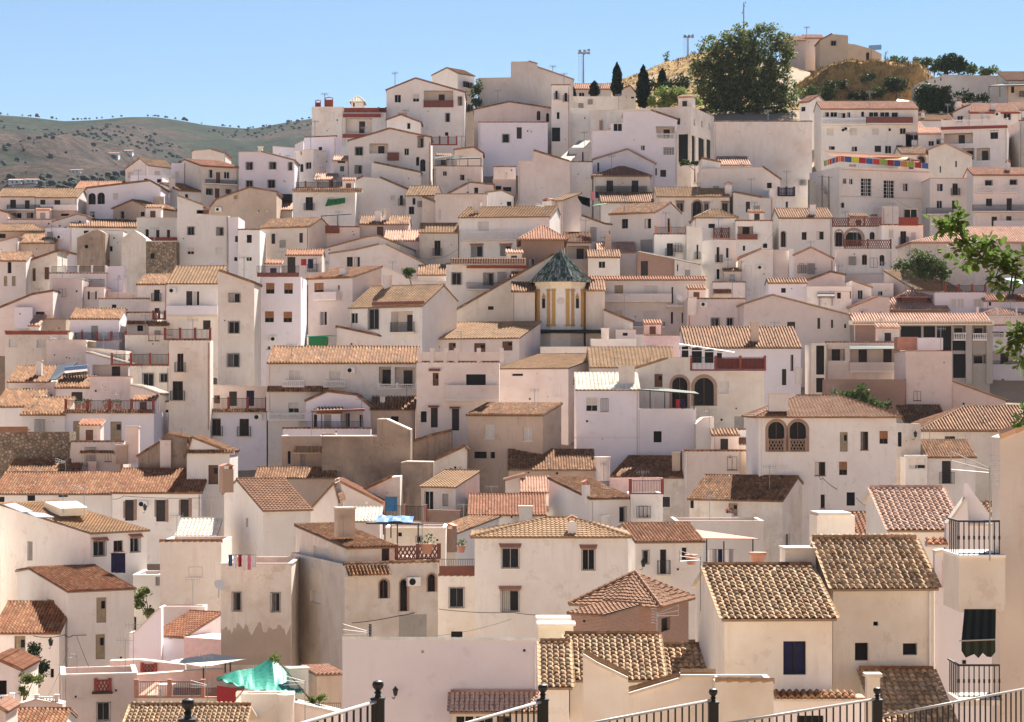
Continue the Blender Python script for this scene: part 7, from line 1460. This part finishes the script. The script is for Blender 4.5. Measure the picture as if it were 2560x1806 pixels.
T(0,1000); yagi('straight aerial on the rusty roof ridge',588,560,196,40,1.0); yagi('low aerial on the sand roof tank',565,760,172,70,1.0); yagi('small aerial beside the tank on the sand roof',755,800,171,10,.9)
T(1280,1000); yagi('thin aerial in front of the mossy sloping roof',890,800,190,30,1.0); yagi('mast aerial on the lilac terrace corner',1770,100,208,60,1.0)
T(1920,1000); yagi('aerial rising from the mossy hip roof',1772,330,196,45,1.2)
T(0,600); yagi('aerial on the pink house roof terrace',1085,1380,228,60,1.0); yagi('aerial near the blank beige house',525,900,243,30,1.0)
T(1280,400); yagi('thin aerial on the brick tower',290,420,280,20,1.2)
# lanterns
def lantern(label,x,y,D_,s=1.0):
    p=at(x,y,D_); r=thing('wall_lantern',label,'lamp',tuple(p),0,'iron wall lanterns'); q=MB(); q.lathe([(.10*s,-.25*s),(.17*s,.1*s),(.2*s,.12*s),(.08*s,.25*s),(.02*s,.34*s)],(0,0,0),6); q.build('head','iron',r); q=MB(); q.tube((0,0,-.25*s),(-.1*s,.2,-.5*s),.02,5); q.tube((-.1*s,.2,-.5*s),(-.25*s,.5,-.45*s),.02,5); q.build('bracket','iron',r)
T(0,1356); lantern('lantern on white wall above the vine',455,895,150.4)
T(0,1000); lantern('lantern between the brick framed openings',1300,965,187.4)
T(1280,1000); lantern('lantern below the rusty tile roof',1178,1465,155.3)
T(1920,1000); lantern('lantern on the arched loggia house',718,790,194.2); lantern('lantern on the narrow lane wall',1322,310,202.3)
T(640,1356); lantern('small green lantern on the lilac front',1250,1340,111.5,.8)
# utility poles and cables
def pole(label,x,yt,yb,D_):
    b=at(x,yb,D_); t=at(x,yt,D_); r=thing('utility_pole',label,'pole',tuple(b),0,'wooden poles beside the stairway'); q=MB(); q.tube((0,0,-1.5),(0,0,t.z-b.z),.13,7,r2=.1,mi=0); q.build('shaft','barkpale',r); q=MB(); q.box(-.5,.5,-.05,.05,(t.z-b.z)*.95,(t.z-b.z)*.97); q.build('crossarm','steel',r)
T(1920,400); pole('wooden pole nearest the blank wall by the stairway',485,140,440,300); pole('wooden pole beside the stair house corner',545,145,440,299)
def cable(label,pts,sag=.3,r_=.012,group='black cables strung along the walls'):
    P=[at(*p) for p in pts]; r=thing('cable',label,'cable',tuple(P[0]),0,group); q=MB(); o=P[0]
    for a,b_ in zip(P,P[1:]):
        n=7; last=a
        for i in range(1,n+1): f=i/n; p=a.lerp(b_,f)-Vector((0,0,sag*4*f*(1-f))); q.tube(last-o,p-o,r_,4,caps=False); last=p
    q.build('wire','cable',r)
T(640,1356); cable('black cable along the stained arched house',[(860,725,137.5),(1280,660,137.9),(1530,600,143)],.05,.03); cable('black cable across the hooded window house',[(1640,600,149.3),(2290,630,149.3),(2830,655,149.3)],.1,.025); cable('diagonal wire crossing the white facade',[(1620,840,148.5),(2290,690,148.5)],.15)
T(0,1356); cable('looped cable across the big white house',[(300,840,150.6),(580,830,156),(650,835,157.2),(1195,765,164)],.15,.03); cable('dangling cable down the big white house',[(690,840,157),(760,1030,157),(800,1120,157)],.05,.02); cable('long wire across the pink terrace',[(430,1380,140),(620,940,150)],.2)
T(0,1000); cable('cable along the brick framed house',[(1010,890,187.7),(1110,862,187.7),(1800,880,187.7)],.1,.025)
T(1920,1000); cable('wires from the ruined gable to the lantern',[(460,690,180),(490,700,190),(690,830,193)],.2,.025); cable('wires crossing the lane',[(790,880,190),(980,990,185)],.2,.02); cable('wire running to the lane wall',[(800,820,193),(1090,765,195)],.2,.02)
T(640,500); cable('loose wire beside the cream balcony house',[(1440,490,262),(1600,525,262),(1810,440,262)],.3,.02)
T(1920,400); cable('wire from the stair pole across the gridded windows',[(640,60,298),(1040,280,292),(1400,470,290)],.4,.015); cable('wire from the stair house to the cream slim house',[(80,610,282),(-250,930,272)],.5,.02)
# tanks, solar heater, panels, dishes
T(1280,1356)
r=thing('water_cistern','pair of cream cisterns with flat lids on the tiled roof','cistern',tuple(at(250,870,89))); A=r.location.copy(); s=89/FPX/K
q=MB(); q.box(0,300*s,0,1.0,-.6,120*s); q.build('tank','cream',r); q=MB(); q.box(-25*s,320*s,-.08,1.1,120*s,140*s); q.build('lid','white',r); q=MB(); q.box(-30*s,285*s,1.5,2.6,135*s,160*s); q.build('lid','white',r); q=MB(); q.box(-10*s,270*s,1.55,2.5,-.6,134*s); q.build('tank','cream',r)
T(0,600)
D_=SOLAR.D-.5
slab('solar_collector','tilted dark solar collector on the barrel tiled roof','solar panel',[(440,1255,D_),(505,1250,D_+.3),(695,1098,D_+3.5),(520,1125,D_+3)],'pvpanel',.1)
r=thing('water_heater_tank','shiny steel cylinder of the solar water heater','water tank',tuple(at(690,1172,D_))); q=MB(); q.tube((-1.2,0,-.12),(1.2,0,.12),.52,14); o=q.build('cylinder','metal',r,False); q=MB(); q.box(-.9,-.8,-.3,.3,-1.5,-.4); q.box(.8,.9,-.3,.3,-1.5,-.3); q.build('stand','steel',r)
T(0,1000)
for lb,a in (('pale glazed skylight panel at the sand roof corner',[(35,935,176.3),(140,925,177.5),(300,1000,172.5),(200,1005,171.7)]),('second pale glazed panel lower on sand roof',[(240,1005,172.3),(395,1015,171.8),(485,1048,169.5),(330,1050,169)])):
    slab('skylight_panel',lb,'skylight',a,'skylight',.08)
slab('roof_tray','shallow cream tray on the sand tiled roof','tray',[(400,915,177),(690,908,177),(785,965,172.5),(545,975,172)],'cream',.6)
T(1920,0); slab('solar_collector','dark solar panels on the long glazed house roof','solar panel',[(1140,935,339),(1255,940,339),(1265,905,342),(1160,890,342)],'pvpanel',.1)
T(1920,400)
r=thing('water_tank','round steel tank on the canopy terrace','water tank',tuple(at(517,1215,262))); q=MB(); q.tube((-1,0,0),(1,0,0),.4,12); q.build('cylinder','metal',r); q=MB(); q.box(-.8,-.7,-.2,.2,-1.2,-.3); q.box(.7,.8,-.2,.2,-1.2,-.3); q.build('stand','steel',r)
slab('canopy','tiny salmon canopy over the terrace door','canopy',[(560,1178,262),(742,1180,262),(735,1168,265),(575,1166,265)],'pinkpaint',.08,((562,1180,1240,262),(740,1180,1245,262)))
slab('canopy','teal corrugated canopy behind the branch','canopy',[(2115,1065,262),(2400,1145,258),(2400,1110,262),(2180,1058,266)],'tarp',.08)
T(1920,700)
slab('awning','green striped awning above the open terrace','awning',[(730,592,AWN.D-.6),(1182,592,AWN.D-.6),(1180,618,AWN.D-1.2),(735,622,AWN.D-1.2)],'olive',.05)
def dish(label,x,y,D_,r_=.4):
    p=at(x,y,D_); r=thing('satellite_dish',label,'satellite dish',tuple(p),0,'satellite dishes'); q=MB(); q.lathe([(.05,0),(r_*.6,.06),(r_,.16)],(0,0,0),14); o=q.build('bowl','white',r); o.rotation_euler=(R(60),0,R(30)); q=MB(); q.tube((0,.05,0),(0,.1,-.8),.03,5); q.build('stand','steel',r)
T(1280,400); dish('white dish on the pink terrace parapet',2060,1255,258); dish('dish on white house beside slim balcony',1495,1240,262,.45)
T(0,1356); dish('white dish beside the peeling house',1960,390,142.5,.36)
# conservatory on the maroon terrace
T(1280,700)
r=thing('conservatory','white framed glass conservatory on the maroon terrace','conservatory',tuple(at(1510,745,225))); A=r.location.copy()
for x0,x1 in ((1515,1590),(1605,1710),(1722,1815),(1830,1890)):
    q=MB(); a=at(x0,745,225)-A; b_=at(x1,590+(x0-1515)*.15,225)-A; f=.08
    q.box(a.x,a.x+f,0,.1,a.z,b_.z); q.box(b_.x-f,b_.x,0,.1,a.z,b_.z); q.box(a.x+f,b_.x-f,0,.1,b_.z-f,b_.z); q.box(a.x+f,b_.x-f,0,.1,(a.z+b_.z)/2+.4,(a.z+b_.z)/2+.4+f); o=q.build('frame','white',r); q=MB(); q.box(a.x+f,b_.x-f,.04,.06,a.z,b_.z-f); q.build('pane','glass',o)
q=MB(); P=[at(1500,575,225)-A,at(1995,650,225)-A,at(1995,645,229)-A,at(1500,570,229)-A]; q.poly(P); q.poly([p-Vector((0,0,.12)) for p in reversed(P)]); q.poly([P[0]-Vector((0,0,.12)),P[1]-Vector((0,0,.12)),P[1],P[0]]); q.build('roof','white',r)
# flower pots
def pot(label,x,y,D_,s=.35,leaf=True):
    p=at(x,y,D_); r=thing('flower_pot',label,'flower pot',tuple(p),0,'potted plants'); q=MB(); q.lathe([(s*.6,0),(s,s*1.3),(s*1.1,s*1.3),(s*1.1,s*1.55)],(0,0,0),10); q.build('pot','terracotta',r)
    if leaf: q=MB(); leaves(q,(0,0,s*2.2),s*1.3,s*1.3,s,60,.18,.1); q.build('foliage','leafmid',r)
T(1280,1356); pot('big terracotta pot beside the barrel tiled roof',2205,205,86,.32,False); pot('square red planter under the comb aerial',1610,200,86,.25,False)
T(640,1000); pot('leafy pot on the brown lattice terrace',1535,1380,138,.4); pot('pot with flowers above the iron fence',1840,1370,150,.3)
T(640,500)
for i,x in enumerate((245,290,345)): pot(('first','second','third')[i]+' leafy pot on the white balcony tower, counted from the wall',x,1140,POTS.D-.2,.4)
T(0,600)
for i,x in enumerate((700,760,800,950,990,1060)): pot('dark potted plant along the red railed terrace' if False else ('potted plant number %s from the shutter behind the red railing'%('one','two','three','four','five','six')[i]),x,1515,Df(1000+385/K)+1.2,.3)
# coping tiles
def coping(h,pts,style='w',r_=.11,y=.1):
    P=[loc(h,x,py,y) for x,py in pts]
    for (a,za),(b,zb2) in zip(P,P[1:]):
        o=ridgecaps(h.root,(a,y,za+.02),(b,y,zb2+.02),style,h.D,r_)
        if o: o.name='coping_tiles'
T(640,1356); coping(COPE3,[(775,868),(2536,880)],'w',.12)
T(1280,1356); coping(COPE,[(640,985),(765,1060),(1040,1190)],'c',.12,.25); coping(COPE,[(1046,1332),(1500,1198)],'c',.12,.25); coping(COPE,[(1510,1168),(1818,1168)],'c',.12,.25); coping(NEARB,[(4376,-955),(4776,-1107)],'s',.14,-.05); coping(COPE2,[(1822,1245),(2345,1250)],'c',.12)
# painted base and wires of stairway: steps beside the gridded window house
T(1920,400)
r=thing('stairway','stepped stairway wall climbing beside the gridded window house','stairs',tuple(at(375,430,303))); A=r.location.copy()
for i in range(10):
    a=at(375+i*26,170+i*27,303)-A; b_=at(401+i*26,430,303)-A; q=MB(); q.box(a.x,b_.x,0,2.0,-3,a.z); q.build('step','g',r)
# steep white street between the upper houses
T(1280,0)
q=MB(); P=[at(395,1452,321),at(515,1456,320.5),at(705,1262,335),at(600,1262,335.5)]; q.poly(P); q.poly([p-Vector((0,0,3)) for p in P]); q.poly([P[0],P[1],P[1]-Vector((0,0,3)),P[0]-Vector((0,0,3))]); o=q.build('street','road'); o['kind']='structure'
# ---------------------------------------------------------------- haze of the far valley
m=bpy.data.materials.new('haze'); m.use_nodes=True; t=m.node_tree; t.nodes.remove(t.nodes['Principled BSDF'])
pv=t.nodes.new('ShaderNodeVolumePrincipled'); pv.inputs['Color'].default_value=(.80,.88,1,1); pv.inputs['Density'].default_value=.000045; pv.inputs['Anisotropy'].default_value=.0
t.links.new(pv.outputs[0],t.nodes['Material Output'].inputs['Volume']); MATS['haze']=m
q=MB(); q.box(-1300,1000,-300,2800,-60,330); o=q.build('haze','haze'); o['kind']='stuff'
